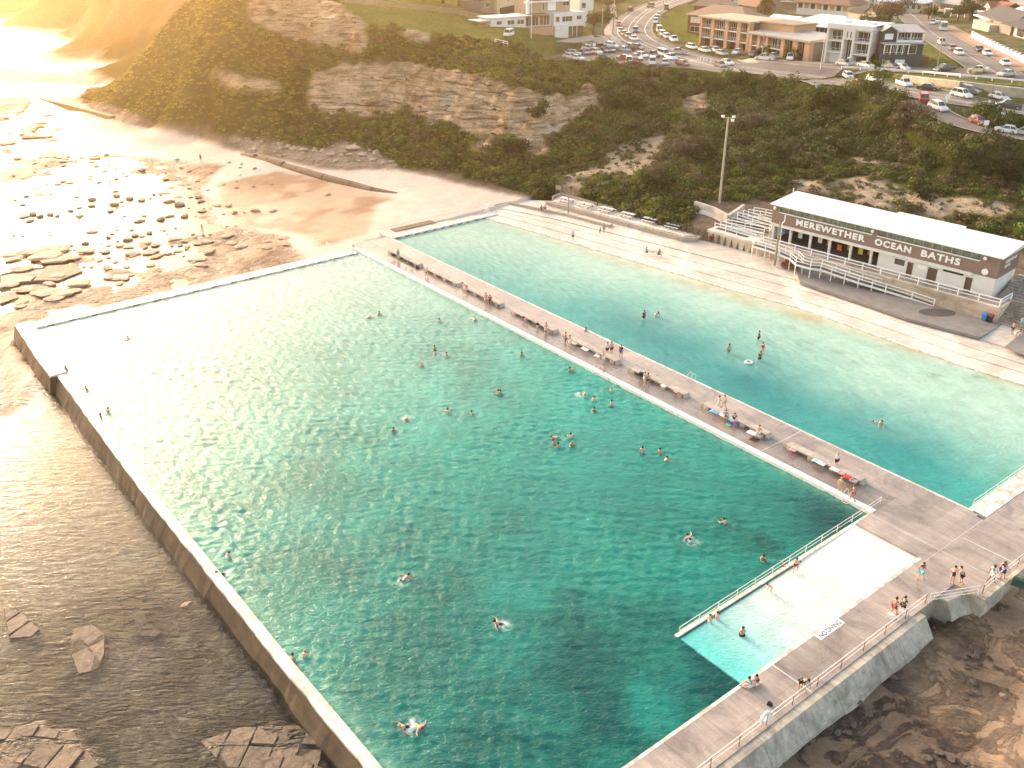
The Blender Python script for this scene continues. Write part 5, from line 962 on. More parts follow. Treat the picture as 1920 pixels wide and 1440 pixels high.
class House:
    def __init__(s, u0, v0, u1, v1, label, name='house'):
        """front base runs from photo point 0 to photo point 1"""
        a = HIT(u0, v0); b = HIT(u1, v1); s.a = a; d = b-a; d.z = 0; s.L = d.length; s.x = d.normalized(); s.y = Vector((-s.x.y, s.x.x, 0)); s.z = (a.z if name == 'house_' else min(a.z, b.z)-.1) if abs(a.z-b.z) < 1.2 else max(a.z, b.z)-.8
        s.e = empty(name, (a.x, a.y, s.z), math.atan2(s.x.y, s.x.x), label, 'house' if name == 'house' else name.replace('_', ' '))
        s.roofp = s.wallp = None
    def box(s, x0, x1, y0, y1, z0, z1, mat, name='wall', parent=None):
        return MB().box(x0*s.L, x1*s.L, y0, y1, z0, z1).build(name, mat, parent or s.e)
    def wall(s, x0, x1, y0, y1, z1, mat, z0=-1.5): s.wallp = s.box(x0, x1, y0, y1, z0, z1, mat); s.wy = y0; return s.wallp
    def win(s, x0, x1, z0, z1, y=None, frame=MWR, mat=None, name='window', n=1):
        y = s.wy if y is None else y; f = MB(); X0, X1 = x0*s.L, x1*s.L
        for a, b, c, d in ((X0-.08, X1+.08, z1, z1+.09), (X0-.08, X1+.08, z0-.09, z0), (X0-.08, X0, z0, z1), (X1, X1+.08, z0, z1)): f.box(a, b, y-.07, y-.005, c, d)
        for k in range(1, n): xx = X0+(X1-X0)*k/n; f.box(xx-.04, xx+.04, y-.07, y-.005, z0, z1)
        w = MB().box(X0, X1, y-.03, y-.004, z0, z1).build(name, mat or MGL, s.e); f.build('frame', frame, w); return w
    def side(s, x, y0, y1, z0, z1, mat=None, d=-1):
        X0 = x*s.L; w = MB().box(min(X0, X0+d*.03), max(X0, X0+d*.03)+.0, y0, y1, z0, z1); w = w.build('window', mat or MGL, s.e); f = MB()
        for c0, c1 in ((z0-.08, z0), (z1, z1+.08)): f.box(min(X0, X0+d*.06), max(X0, X0+d*.06), y0-.08, y1+.08, c0, c1)
        f.build('frame', MWR, w); return w
    def gable(s, x0, x1, y0, y1, z0, h, mat, axis='x', ov=.4, wall=None):
        X0, X1 = x0*s.L-ov, x1*s.L+ov; Y0, Y1 = y0-ov, y1+ov; m = MB(); t_ = .16
        if axis == 'x':
            ym = (Y0+Y1)/2
            for a, b in ((Y0, ym), (Y1, ym)): m.hexa([(X0,a,z0),(X1,a,z0),(X1,b,z0+h),(X0,b,z0+h)], [(X0,a,z0+t_),(X1,a,z0+t_),(X1,b,z0+h+t_),(X0,b,z0+h+t_)])
            g = MB()
            for X in (X0+ov+.01, X1-ov-.01): g.hexa([(X-.05,Y0+ov,z0),(X+.05,Y0+ov,z0),(X+.05,Y1-ov,z0),(X-.05,Y1-ov,z0)], [(X-.05,ym-.1,z0+h*.9),(X+.05,ym-.1,z0+h*.9),(X+.05,ym+.1,z0+h*.9),(X-.05,ym+.1,z0+h*.9)])
        else:
            xm = (X0+X1)/2
            for a, b in ((X0, xm), (X1, xm)): m.hexa([(a,Y0,z0),(b,Y0,z0+h),(b,Y1,z0+h),(a,Y1,z0)], [(a,Y0,z0+t_),(b,Y0,z0+h+t_),(b,Y1,z0+h+t_),(a,Y1,z0+t_)])
            g = MB()
            for Y in (Y0+ov+.01, Y1-ov-.01): g.hexa([(X0+ov,Y-.05,z0),(X1-ov,Y-.05,z0),(X1-ov,Y+.05,z0),(X0+ov,Y+.05,z0)], [(xm-.1,Y-.05,z0+h*.9),(xm+.1,Y-.05,z0+h*.9),(xm+.1,Y+.05,z0+h*.9),(xm-.1,Y+.05,z0+h*.9)])
        s.roofp = m.build('roof', mat, s.e); 
        if wall: g.build('gable_wall', wall, s.e)
        return s.roofp
    def hip(s, x0, x1, y0, y1, z0, h, mat, ov=.5, inset=None):
        X0, X1 = x0*s.L-ov, x1*s.L+ov; Y0, Y1 = y0-ov, y1+ov; i_ = inset if inset is not None else min((X1-X0), (Y1-Y0))/2*.98; m = MB(); b = [(X0,Y0,z0),(X1,Y0,z0),(X1,Y1,z0),(X0,Y1,z0)]
        if X1-X0 > Y1-Y0: ym = (Y0+Y1)/2; t_ = [(X0+i_,ym-.05,z0+h),(X1-i_,ym-.05,z0+h),(X1-i_,ym+.05,z0+h),(X0+i_,ym+.05,z0+h)]
        else: xm = (X0+X1)/2; t_ = [(xm-.05,Y0+i_,z0+h),(xm+.05,Y0+i_,z0+h),(xm+.05,Y1-i_,z0+h),(xm-.05,Y1-i_,z0+h)]
        m.hexa([(p[0],p[1],p[2]-.18) for p in b], b); m.hexa([(p[0],p[1],p[2]+.002) for p in b], t_); s.roofp = m.build('roof', mat, s.e); return s.roofp
    def flat(s, x0, x1, y0, y1, z0, th, mat, ov=.4): s.roofp = MB().box(x0*s.L-ov, x1*s.L+ov, y0-ov, y1+ov, z0, z0+th).build('roof', mat, s.e); return s.roofp
    def chimney(s, x, y, z0, z1, mat): return MB().box(x*s.L-.35, x*s.L+.35, y-.35, y+.35, z0, z1).build('chimney', mat, s.roofp)
    def balcony(s, x0, x1, z0, depth, mat=MWR, rails=True, y=None):
        y = s.wy if y is None else y; b = MB().box(x0*s.L, x1*s.L, y-depth, y-.01, z0-.2, z0).build('balcony', mat, s.e)
        if rails:
            m = MB(); m.box(x0*s.L, x1*s.L, y-depth, y-depth+.05, z0+.95, z0+1.0); n = int((x1-x0)*s.L/1.2)
            for k in range(n+1): xx = x0*s.L+(x1-x0)*s.L*k/max(n, 1); m.box(xx-.03, xx+.03, y-depth, y-depth+.05, z0, z0+.95)
            m.build('railing', mat, b)
        return b
# white modern clifftop house
h = House(920,50,1096,66,'white modern clifftop house with long low wing, glazed terrace and red-tiled upper floor')
h.wall(0,.36,0,7,3.0,MWL['white'],-2.5); h.flat(-.01,.40,0,7,3.0,.25,MROOF,.3); h.win(.06,.11,1.2,2.2); h.win(.17,.24,1.0,2.2,n=2); h.win(.27,.34,1.0,2.2,n=2)
h.wall(.36,.64,.6,7,3.0,MWL['cream']); h.win(.37,.50,.2,2.7,n=4); h.win(.52,.62,.2,2.7,n=3); h.box(.35,.58,-1.8,.55,2.95,3.15,MWL['brown'],'awning'); h.box(.36,.62,-2.2,.5,-2.5,-.1,MWL['orange'],'terrace_wall'); h.box(.62,.76,-2.6,.5,-4.0,-.1,MWL['white'],'terrace_wall')
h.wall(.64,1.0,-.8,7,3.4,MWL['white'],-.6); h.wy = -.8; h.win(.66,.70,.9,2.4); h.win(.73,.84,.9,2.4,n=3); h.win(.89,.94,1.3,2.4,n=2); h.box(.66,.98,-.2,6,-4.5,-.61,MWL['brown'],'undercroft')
for k in range(5): h.box(.70+.05*k,.705+.05*k,-.5,-.3,-4.0,-.62,MWR,'post')
h.wall(.44,.90,3.5,11,7.0,MWL['tan'],3.3); h.wy = 3.5; h.win(.60,.62,4.2,6.0); h.win(.66,.74,4.0,6.2,mat=MWR); h.win(.82,.89,5.0,6.2,n=2); h.box(.40,.86,2.3,3.4,6.4,6.8,MWR,'canopy_beam'); h.hip(.46,.92,3.5,11,7.0,1.6,MR_['red'])
h.box(.42,.445,2.6,3.3,3.3,9.0,MWR,'chimney'); h.box(.55,.575,3.6,4.2,6.8,8.2,MWR,'chimney')
h.box(-.10,0,.5,6,-1.5,1.2,MWL['orange'],'brick_wall'); h.box(-.12,.02,.2,6.5,2.3,2.5,MROOF,'carport_roof')
h = House(932,26,984,28,'cream two-storey house with grey side wing behind the white clifftop house'); h.wall(.0,.92,0,8,6.2,MWL['cream']); h.win(.36,.40,3.9,5.3); h.win(.52,.82,4.0,5.4,n=4); h.box(.1,.8,-.3,-.02,.2,2.4,MDRK,'garage_door'); h.wall(-.45,-.01,1,8,5.4,MWL['grey']); h.win(-.3,-.15,3.2,4.6,1); h.flat(-.45,.92,0,8,6.2,.25,MROOF,.3)
h = House(1086,28,1112,28,'white flat-roofed block of flats with dark square windows right of the clifftop house'); h.wall(0,1,0,9,9.5,MWL['white']); h.win(.15,.45,6.4,8.2); h.win(.62,.9,5.4,7.4); h.win(.15,.45,2.6,4.4); h.flat(0,1,0,9,9.5,.3,MWR,.2); h.balcony(.1,.5,2.3,1.2)
# paling fence on the knoll
rail('fence', [hp(640,8),hp(720,15),hp(800,22),hp(850,28),hp(905,40)], 1.5, (MWOOD, MWOOD), 'grey paling fence along the top of the grassy knoll', 2.4, (1.0,.75,.5,.28), .12, 'fence', True)
# red brick flats with hip roof
h = House(1288,62,1345,68,'red brick two-storey flats with broad tan hipped roof'); h.wall(0,1.35,0,11,6,MWL['red']); h.win(.1,.4,3.6,5.2,n=2,mat=MWR); h.win(.1,.4,.8,2.4,n=2); h.win(.6,.9,3.6,5.2,n=2); h.hip(0,1.9,-1,11,6,3.0,MR_['tan']); h.side(0,2,4,3.6,5.0); h.side(0,6,8,3.6,5.0); h.box(1.35,1.8,.5,11,-1,5.8,MWL['red'],'wall')
h = House(1300,34,1355,36,'second brick house with matching tan hipped roof behind the red flats'); h.wall(0,1,0,9,4.5,MWL['red']); h.hip(-.1,1.3,0,10,4.5,3.0,MR_['tan']); h.win(.1,.3,1.5,3); h.win(.5,.8,1.5,3)
# orange flats
h = House(1309,84,1401,97,'orange brick three-level flats with flat tan roof and recessed balconies')
h.wall(0,1,1.6,13,8.0,MWL['brown']); h.wy = 1.6
for a, b in ((0,.045),(.24,.30),(.52,.58),(.76,.83),(.955,1.0)): h.box(a,b,0,1.6,-1.5,8.0,MWL['orange'],'pier')
for z_ in (2.6,5.3):
    h.balcony(.045,.95,z_,1.5)
for a, b in ((.06,.13),(.16,.22),(.33,.41),(.44,.50),(.61,.68),(.70,.75),(.85,.93)):
    h.win(a,b,5.6,7.5,n=2); h.win(a,b,2.9,4.8,n=2)
for a, b in ((.05,.24),(.30,.52),(.58,.76),(.83,.95)): h.win(a,b,0,2.2,mat=MDRK,name='garage_door')
h.flat(0,1.0,0,13,8.0,.5,M('tan_flat_roof',(.48,.38,.27),.8),.5); h.wall(1.0,1.62,4,13,8.0,MWL['orange']); h.flat(1.02,1.62,4,13,8.01,.48,MR_['tan'],.3)
h = House(1402,100,1514,116,'orange brick two-level flats with grey skillion roof right of the taller block')
h.wall(0,1,1.6,11,5.4,MWL['grey']); h.wy = 1.6
for a, b in ((0,.045),(.14,.19),(.28,.32),(.54,.60),(.73,.81),(.92,1.0)): h.box(a,b,0,1.6,-1.5,5.4,MWL['orange'],'pier')
h.balcony(.05,.54,2.5,1.5); 
for a, b in ((.06,.13),(.20,.27),(.34,.41),(.44,.52)): h.win(a,b,2.8,4.9,n=2); h.win(a,b,.2,2.0,n=2)
h.win(.62,.71,1.0,4.9,n=1,mat=MDRK); h.win(.83,.9,1.0,4.9,mat=MDRK); m = MB(); m.hexa([(-.5,-.6,5.4),(h.L+.6,-.6,5.4),(h.L+.6,11.5,5.4),(-.5,11.5,5.4)], [(-.5,-.6,5.9),(h.L+.6,-.6,5.9),(h.L+.6,11.5,6.7),(-.5,11.5,6.7)]); m.build('roof', MR_['grey'], h.e)
# tan house with white roof, white-roofed extension
h = House(1478,84,1586,96,'tan brick house with broad white hipped roof and band of windows'); h.wall(0,1,0,12,6.4,MWL['tan']); h.win(.03,.15,4.6,6.1,n=2); h.box(.0,.16,-.1,0,3.2,4.4,MWL['brown'],'panel'); h.win(.0,.15,1.9,3.0,mat=MWR,n=3); h.win(.27,.42,4.6,6.1,n=2); h.win(.44,.98,4.6,6.0,n=7); h.box(.40,1.0,-.6,0,3.0,4.4,MWL['brown'],'balcony_front'); h.win(.4,.5,1.9,2.8,mat=MWR); h.win(.6,.95,.6,2.6,n=3,mat=MDRK); h.hip(0,1,-1,12,6.4,2.6,MROOF,.8)
h = House(1432,66,1482,72,'low white-roofed wing left of the tan brick house'); h.wall(0,1,0,8,4.4,MWL['grey']); h.win(.75,.9,2.4,3.8,mat=MWR); h.gable(0,1,0,8,4.4,1.8,MROOF,'x')
h = House(1492,26,1592,34,'large house with brown tiled roof and row of arched verandah openings'); h.wall(0,1,0,12,4.6,MWL['white'])
for k in range(8): h.win(.03+.12*k,.11+.12*k,2.4,4.2,mat=MWL['orange'] if k % 2 else MDRK)
h.hip(-.02,1.02,-1,12,4.6,3.4,MR_['brown']); h.chimney(.55,3,5.2,8.2,MWL['orange'])
# A-frame roof house, behind the palm
h = House(1382,20,1418,26,'steep brown-roofed house left of the palm'); h.wall(0,1,0,8,2.4,MWL['brown']); h.gable(0,1,0,8,2.4,5.5,MR_['brown'],'x')
h = House(1440,14,1490,18,'dark brick building with white balcony bands right of the palm'); h.wall(0,1,0,9,7.5,MWL['grey']); h.balcony(.5,1.0,3.0,1.2); h.balcony(.5,1,5.6,1.2); h.win(.55,.95,3.3,5.0,n=3); h.win(.05,.35,4.6,6.4,n=2); h.flat(0,1,0,9,7.5,.3,MR_['grey'])
# white three storey house
h = House(1542,118,1626,124,'white three-storey house with four glass balconies and curved parapet')
h.wall(0,1,2.0,12,9.4,MWL['white']); h.wy = 2.0
for a, b in ((0,.045),(.36,.41),(.585,.63),(.955,1.0)): h.box(a,b,0,2.0,-1,9.0,MWL['white'],'pier')
h.box(.0,1,0,2,8.8,9.9,MWL['white'],'parapet'); h.box(.41,.585,.05,2.0,6.4,8.79,MWL['white'],'stair_panel'); h.win(.45,.475,6.8,8.4,.05); h.win(.53,.555,6.8,8.4,.05)
h.win(.42,.575,.2,6.3,1.9,n=3)
for z_ in (3.1,6.0): h.balcony(.045,.36,z_,1.9); h.balcony(.63,.955,z_,1.9); h.win(.06,.35,z_+.15,z_+2.3,n=3); h.win(.64,.94,z_+.15,z_+2.3,n=3)
h.win(.07,.34,.1,2.3,mat=MWR,name='garage_door'); h.win(.66,.93,.8,2.4,mat=MDRK); h.box(.60,.68,-1.6,0,-1,2.4,MWL['white'],'gate_wall'); h.win(.61,.66,.1,2.1,-1.6,mat=MDRK,name='door'); h.box(.68,1.02,-1.6,-1.3,-1,1.5,MWL['white'],'gate_wall'); h.flat(0,1,0.1,12,9.9,.15,MROOF,.0)
for x_ in (.2,.75): h.box(x_,x_+.1,4,6,10.06,10.6,MROOF,'skylight')
m = MB(); m.tube((h.L*.66,5,10),(h.L*.66,5,12.3),.05); m.bar((h.L*.62,5,12.2),(h.L*.70,5,12.2),.05,.05); m.build('antenna', MWOOD, h.e)
# slate house with verandahs
h = House(1648,126,1728,124,'slate-blue weatherboard house with white verandahs and two white garage doors')
h.wall(0,1.0,0,11,3.2,MWL['slate'],-1.2); h.win(.05,.24,-.6,1.9,mat=MWR,name='garage_door'); h.win(.36,.57,-.6,1.9,mat=MWR,name='garage_door')
h.wall(0,1.0,1.4,11,6.0,MWL['slate'],3.15); h.wy = 1.4; h.win(.10,.30,3.5,5.3,n=3); h.win(.34,.56,3.5,5.3,n=3); h.box(.04,.64,-.4,1.4,5.5,5.72,MWR,'pergola'); 
for x_ in (.05,.2,.34,.48,.62): h.box(x_-.008,x_+.008,-.3,-.1,3.2,5.5,MWR,'post')
h.win(.66,.84,3.3,5.2,1.38,n=1); h.box(-.03,1.03,-.5,1.2,5.75,5.95,MR_['grey'],'lower_roof'); h.wall(.02,.34,2,10,8.3,MWL['slate'],6.0); h.wy = 2; h.win(.08,.26,6.6,7.8,mat=MWR,n=2); h.gable(.02,.34,2,10,8.3,1.3,MR_['grey'],'y',wall=MWL['slate']); h.wall(.34,.98,3.2,10,8.4,MWL['slate'],6.0); h.wy = 3.2; h.win(.40,.56,6.4,8.0,n=2); h.win(.64,.86,6.6,8.0,n=3); m = MB(); m.hexa([(.32*h.L,1.0,8.3),(1.02*h.L,1.0,8.2),(1.02*h.L,10.4,8.4),(.32*h.L,10.4,8.4)], [(.32*h.L,1.0,8.45),(1.02*h.L,1.0,8.35),(1.02*h.L,10.4,9.3),(.32*h.L,10.4,9.5)]); m.build('roof', MR_['grey'], h.e); h.balcony(.34,.97,6.05,2.0,y=3.2); h.box(.34,.97,1.2,1.3,6.0,6.5,MWR,'verandah_band')
for x_ in (.35,.66,.96): h.box(x_-.01,x_+.01,1.2,1.4,6.0,8.3,MWR,'post')
h.box(.05,.62,-3.8,-.02,-1.6,-1.0,MWL['orange'],'driveway'); h.box(1.0,1.16,1,7,-1,2.6,MWL['red'],'side_stair')
h = House(1588,44,1640,50,'cream house with dark brown roof behind the white three-storey house'); h.wall(0,1,0,9,4.2,MWL['cream']); h.win(.45,.62,1.6,3.2); h.win(.7,.86,1.6,3.2); h.hip(-.02,.7,0,9,4.2,2.6,MR_['dark']); h.gable(.62,1.0,-.3,7,4.2,2.2,MR_['dark'],'y',wall=MWL['cream'])
h = House(1600,20,1628,22,'tall white weatherboard house with small window'); h.wall(0,1,0,8,7.5,MWL['white']); h.win(.35,.65,4.2,5.8,n=2); h.gable(0,1,0,8,7.5,2.2,MROOF,'y',wall=MWL['white'])
h = House(1630,22,1652,22,'cream two-storey house with tall columns beside the white weatherboard house'); h.wall(0,1,1.2,8,6.8,MWL['cream'])
for x_ in (0,.33,.66,1.0): h.box(x_-.03,x_+.03,0,.3,-1,6.8,MWR,'column')
h.win(.1,.9,.5,2.8,1.2,n=3,mat=MDRK); h.win(.1,.9,3.8,6.2,1.2,n=3); h.hip(0,1,0,8,6.8,1.6,MROOF); h.balcony(0,1,3.4,1.1,y=1.2)
h = House(1660,22,1742,26,'long cream house with very bright white roof beyond the side street'); h.wall(0,1,0,10,3.6,MWL['cream']); [h.win(.2+.13*k,.27+.13*k,1.5,3.0) for k in range(5)]; h.gable(-.2,1.0,-1,11,3.6,3.2,MROOF,'x',wall=MWL['cream']); h.box(.82,1.15,-.5,4,-1,3.0,MWL['orange'],'garage')
h = House(1752,20,1800,26,'low grey-roofed house with small gable beyond the side street'); h.wall(0,1,0,9,3.0,MWL['tan']); h.gable(-.2,1.1,0,9,3.0,2.4,MR_['grey'],'x',wall=MWL['cream']); h.win(.2,.4,1,2.4); h.win(.6,.8,1,2.4); h.gable(.0,.25,-2,3,3.0,1.6,MR_['grey'],'y',wall=MWL['cream'])
h = House(1770,30,1812,34,'low timber carport with white flat roof beside the hedge'); h.wall(.1,.9,2,7,2.4,MWL['grey']); h.flat(0,1.2,0,7,2.5,.2,MROOF,.3)
for x_ in (0,.3,.6,.9): h.box(x_-.01,x_+.01,-.1,.05,-.5,2.5,MWR,'post')
h = House(1832,50,1880,62,'dark tile-roofed house with cream garage behind the white fence'); h.wall(0,1.25,0,9,4.0,MWL['grey']); h.hip(-.02,1.3,0,10,4.0,3.0,MR_['dark']); h.box(.15,.8,-2.6,-.02,-1,2.6,MWL['cream'],'garage'); h.win(.15,.3,1.2,2.6,mat=MDRK); h.box(-.1,.55,-1.2,.2,3.3,3.6,MWR,'fascia')
h = House(1888,66,1960,86,'dark-roofed house with shaded verandah at the right edge'); h.wall(0,1,1,9,3.2,MWL['white']); h.win(.15,.35,.4,2.6,1); h.win(.5,.85,.4,2.6,1,n=3); h.hip(-.08,1,-1,9,3.2,2.2,MR_['dark']); h.wall(.6,1.2,3,9,6,MWL['white'],3.0); h.hip(.55,1.2,3,9,6,1.6,MR_['dark'])
h = House(1880,48,1960,60,'house with long white metal roof behind the dark-roofed houses'); h.wall(0,1,0,9,3.6,MWL['cream']); h.gable(0,1,0,9,3.6,2.0,MROOF,'x')
h = House(1846,30,1872,33,'small house with orange tiled roof and white gable'); h.wall(0,1,0,7,3.0,MWL['white']); h.gable(-.1,.5,-1,7,3.0,2,MR_['red'],'y',wall=MWL['white']); h.gable(.2,1.3,0,7,3.0,2,MR_['red'],'x')
far_ = [(1875,22,1960,30,'white',MR_['grey'],'wide grey-roofed house with long white front far at right'),(1875,10,1915,12,'cream',MR_['grey'],'grey hip-roofed house near the top right corner'),(1760,4,1800,5,'cream',MROOF,'small white-roofed house at the top edge right of the power pole'),(1700,3,1745,4,'white',MROOF,'white-roofed house at the top edge above the side street'),(1812,8,1850,10,'tan',MR_['brown'],'brown-roofed house among trees near the top edge'),(1560,4,1590,5,'white',MROOF,'distant white-roofed house at the top edge behind the verandah house'),(1390,4,1436,5,'brown',MR_['brown'],'brown-roofed house at the top edge beside the palm'),(1650,4,1690,5,'cream',MROOF,'far white-roofed house left of the power pole'),(1900,2,1940,3,'cream',MR_['white'],'pale-roofed house in the top right corner'),(1345,8,1380,9,'white',MR_['dark'],'small dark-roofed house near the hedges at top')]
for u0, v0, u1, v1, wl_, rf_, lb in far_: h = House(u0, v0, u1, v1, lb); h.wall(0,1,0,9,3.2,MWL[wl_]); h.win(.15,.35,1,2.4); h.win(.6,.85,1,2.4,n=2); h.hip(0,1,0,9,3.2,2.4,rf_)
# white fence with piers along the side street
g_ = [HIT(1822,72),HIT(1850,86),HIT(1880,101),HIT(1925,122),HIT(1990,150)]; e = empty('fence', g_[0], 0, 'white rendered wall with many square piers along the side street', 'wall'); m = MB()
for a, b in zip(g_, g_[1:]): m.bar(a+Vector((0,0,.5)), b+Vector((0,0,.5)), .2, 2.0)
m.build('wall_panel', MWL['white'], e, True)
for a, b in zip(g_, g_[1:]):
    n = max(2, int((b-a).length/3))
    for k in range(n): p = a.lerp(b, k/n); m = MB().box(p.x-.28, p.x+.28, p.y-.28, p.y+.28, p.z-.5, p.z+2.0); m.build('pier', MWR, e, True)
# ------------------------------------------------------------------ vegetation
def leaf_mat(name, rough=.6):
    t = NT(name); ca = t.n('VertexColor', layer_name='Col').outputs[0]; d = t.n('BsdfDiffuse'); t.put(d.inputs[0], ca); tr = t.n('BsdfTranslucent'); t.put(tr.inputs[0], ca); g_ = t.n('BsdfGlossy', Roughness=.5, Color=(.5,.5,.4,1))
    m1 = t.n('MixShader'); m1.inputs[0].default_value = .35; t.t.links.new(d.outputs[0], m1.inputs[1]); t.t.links.new(tr.outputs[0], m1.inputs[2])
    m2 = t.n('MixShader'); m2.inputs[0].default_value = .04; t.t.links.new(m1.outputs[0], m2.inputs[1]); t.t.links.new(g_.outputs[0], m2.inputs[2]); t.t.links.new(m2.outputs[0], t.out.inputs[0]); return t.m
MLF = leaf_mat('leaves')
def leaves(cen, rad, cols, per, size, seed, vs=.75, inner=.35):
    """leaf sized quads spread through lumpy ellipsoids; cen (n,3), rad (n,), cols (n,3)"""
    r = np.random.default_rng(seed); n = len(cen); cnt = np.maximum(6, (per*rad**1.7)).astype(int); id_ = np.repeat(np.arange(n), cnt); N = len(id_)
    d = r.normal(size=(N, 3)); d /= np.linalg.norm(d, axis=1)[:, None]; d[:, 2] = np.abs(d[:, 2])*1.0-.15*r.random(N)
    rr_ = (inner+(1-inner)*r.random(N)**.5)*(1+.22*np.sin(d[:, 0]*5+id_)*np.cos(d[:, 1]*6+id_*1.7)); R_ = rad[id_]
    p = cen[id_]+d*rr_[:, None]*R_[:, None]*np.array([1, 1, vs]); nn = d+r.normal(size=(N, 3))*.55; nn /= np.linalg.norm(nn, axis=1)[:, None]
    a = np.cross(nn, r.normal(size=(N, 3))); a /= np.linalg.norm(a, axis=1)[:, None]+1e-9; b = np.cross(nn, a); s_ = (size*(.55+r.random(N)*.9))[:, None] if np.isscalar(size) else (size[id_]*(.55+r.random(N)*.9))[:, None]
    V = np.stack([p-a*s_*.5, p+b*s_*.32, p+a*s_*.5, p-b*s_*.32], 1).reshape(-1, 3); Fq = np.arange(N*4).reshape(N, 4)
    c = cols[id_]*(.65+.7*r.random((N, 1))); c = np.repeat(c, 4, axis=0); return V, Fq, np.c_[c, np.ones(len(c))]
PAL = np.array([(.036,.056,.014),(.075,.105,.024),(.125,.135,.034),(.13,.10,.055),(.11,.155,.028),(.045,.052,.017)])
def sample(mask_fn, n, seed, x0=-140, x1=190, y0=110, y1=330):
    r = np.random.default_rng(seed); X = r.uniform(x0, x1, n); Y = r.uniform(y0, y1, n)
    i = np.clip(np.searchsorted(GX, X)-1, 0, len(GX)-2); j = np.clip(np.searchsorted(GY, Y)-1, 0, len(GY)-2); k = mask_fn(i, j); X, Y, i, j = X[k], Y[k], i[k], j[k]
    fx_ = (X-GX[i])/(GX[i+1]-GX[i]); fy_ = (Y-GY[j])/(GY[j+1]-GY[j]); Z = (ZZ[i, j]*(1-fx_)+ZZ[i+1, j]*fx_)*(1-fy_)+(ZZ[i, j+1]*(1-fx_)+ZZ[i+1, j+1]*fx_)*fy_
    return X, Y, Z
DOWN = VEG & ~ROCK & ~DIRT & ~RUB
rdm = np.zeros(ZZ.shape, bool)
def inb(X, Y):   # inside the pavilion site or on a road
    q = (X-BA.x)*BX.x+(Y-BA.y)*BX.y; w_ = (X-BA.x)*BY.x+(Y-BA.y)*BY.y
    return ((q > xl-2) & (q < BL_+14) & (w_ > -6) & (w_ < 9.5)) | ((q > xl-4) & (q < BL_+14) & (w_ > -6) & (w_ < 1))
RP = []
for px_, w_, zd in ROADS.values():
    pts_ = [HIT(u, v) for u, v in px_]
    for a, b in zip(pts_, pts_[1:]): RP.append((a, b, w_/2))
def onroad(X, Y, pad=.5):
    r = np.zeros(X.shape, bool)
    for a, b, w_ in RP:
        dx, dy = b.x-a.x, b.y-a.y; t_ = np.clip(((X-a.x)*dx+(Y-a.y)*dy)/(dx*dx+dy*dy), 0, 1); r |= np.hypot(X-a.x-t_*dx, Y-a.y-t_*dy) < w_+pad
    return r
Vs, Fs, Cs = [], [], []; base = 0
def addl(V, Fq, c):
    global base
    Vs.append(V); Fs.append(Fq+base); Cs.append(c); base += len(V)
def clumpset(n, seed, mask, rlo, rhi, per, size, pal, palp=None, keep=None, lift=.1, vs=.75, **kw):
    X, Y, Z = sample(mask, n, seed, **kw); pad = 1.0+rhi*.3; k = ~inb(X, Y) & ~onroad(X, Y, pad); u_, v_ = proj(X, Y, Z); 
    if keep is not None: k &= keep(u_, v_)
    X, Y, Z = X[k], Y[k], Z[k]; r = np.random.default_rng(seed+1); R_ = r.uniform(rlo, rhi, len(X))*(1+.3*fbm(X, Y, 12, 2)); pal = np.array(pal); f = fbm(X+seed, Y, 16, 3)*1.3+r.normal(0, .32, len(X)); id_ = np.clip(((f+.9)/1.8*len(pal)).astype(int), 0, len(pal)-1)
    addl(*leaves(np.c_[X, Y, Z+R_*lift], R_, pal[id_]*(.8+.4*r.random((len(X), 1))), per, size, seed+2, vs)); return len(X)
right_up = lambda u, v: (u > 1110) & (v < 300+(u-1110)*.02) & (v > 118)
nb = clumpset(14000, 10, lambda i, j: DOWN[i, j], .9, 1.7, 60, .42, PAL, keep=lambda u, v: ~right_up(u, v) & (u > 540))
nb += clumpset(52000, 20, lambda i, j: DOWN[i, j], .35, .8, 75, .34, [(.15,.18,.028),(.22,.21,.042),(.27,.235,.052),(.11,.145,.024)], keep=lambda u, v: (u < 1300), vs=.6)
nb += clumpset(17000, 30, lambda i, j: DOWN[i, j], 1.3, 2.6, 42, .50, [(.032,.050,.014),(.13,.11,.06),(.065,.095,.022),(.115,.115,.045),(.10,.14,.028),(.045,.050,.018)], keep=right_up, vs=.85)
nb += clumpset(20000, 40, lambda i, j: DOWN[i, j] | DIRT[i, j], .35, .9, 70, .34, [(.070,.090,.022),(.11,.115,.032),(.13,.105,.05),(.045,.060,.018)], keep=lambda u, v: (u > 980) & (v > 200), vs=.6)
nb += clumpset(2600, 50, lambda i, j: ROCK[i, j], .3, .8, 60, .34, [(.07,.075,.02),(.10,.095,.03)], keep=lambda u, v: (fbm(u, v, 30, 2) > .05), vs=.6)
nb += clumpset(5000, 60, lambda i, j: LAWN[i, j], .25, .45, 60, .25, [(.15,.155,.045),(.18,.165,.055),(.12,.135,.035)], vs=.4)
sc = np_mesh('scrub', np.concatenate(Vs), np.concatenate(Fs), MLF, False, {'Col': np.concatenate(Cs)}); tag(sc, kind='stuff'); print('scrub clumps', nb, 'leaves', len(sc.data.polygons))
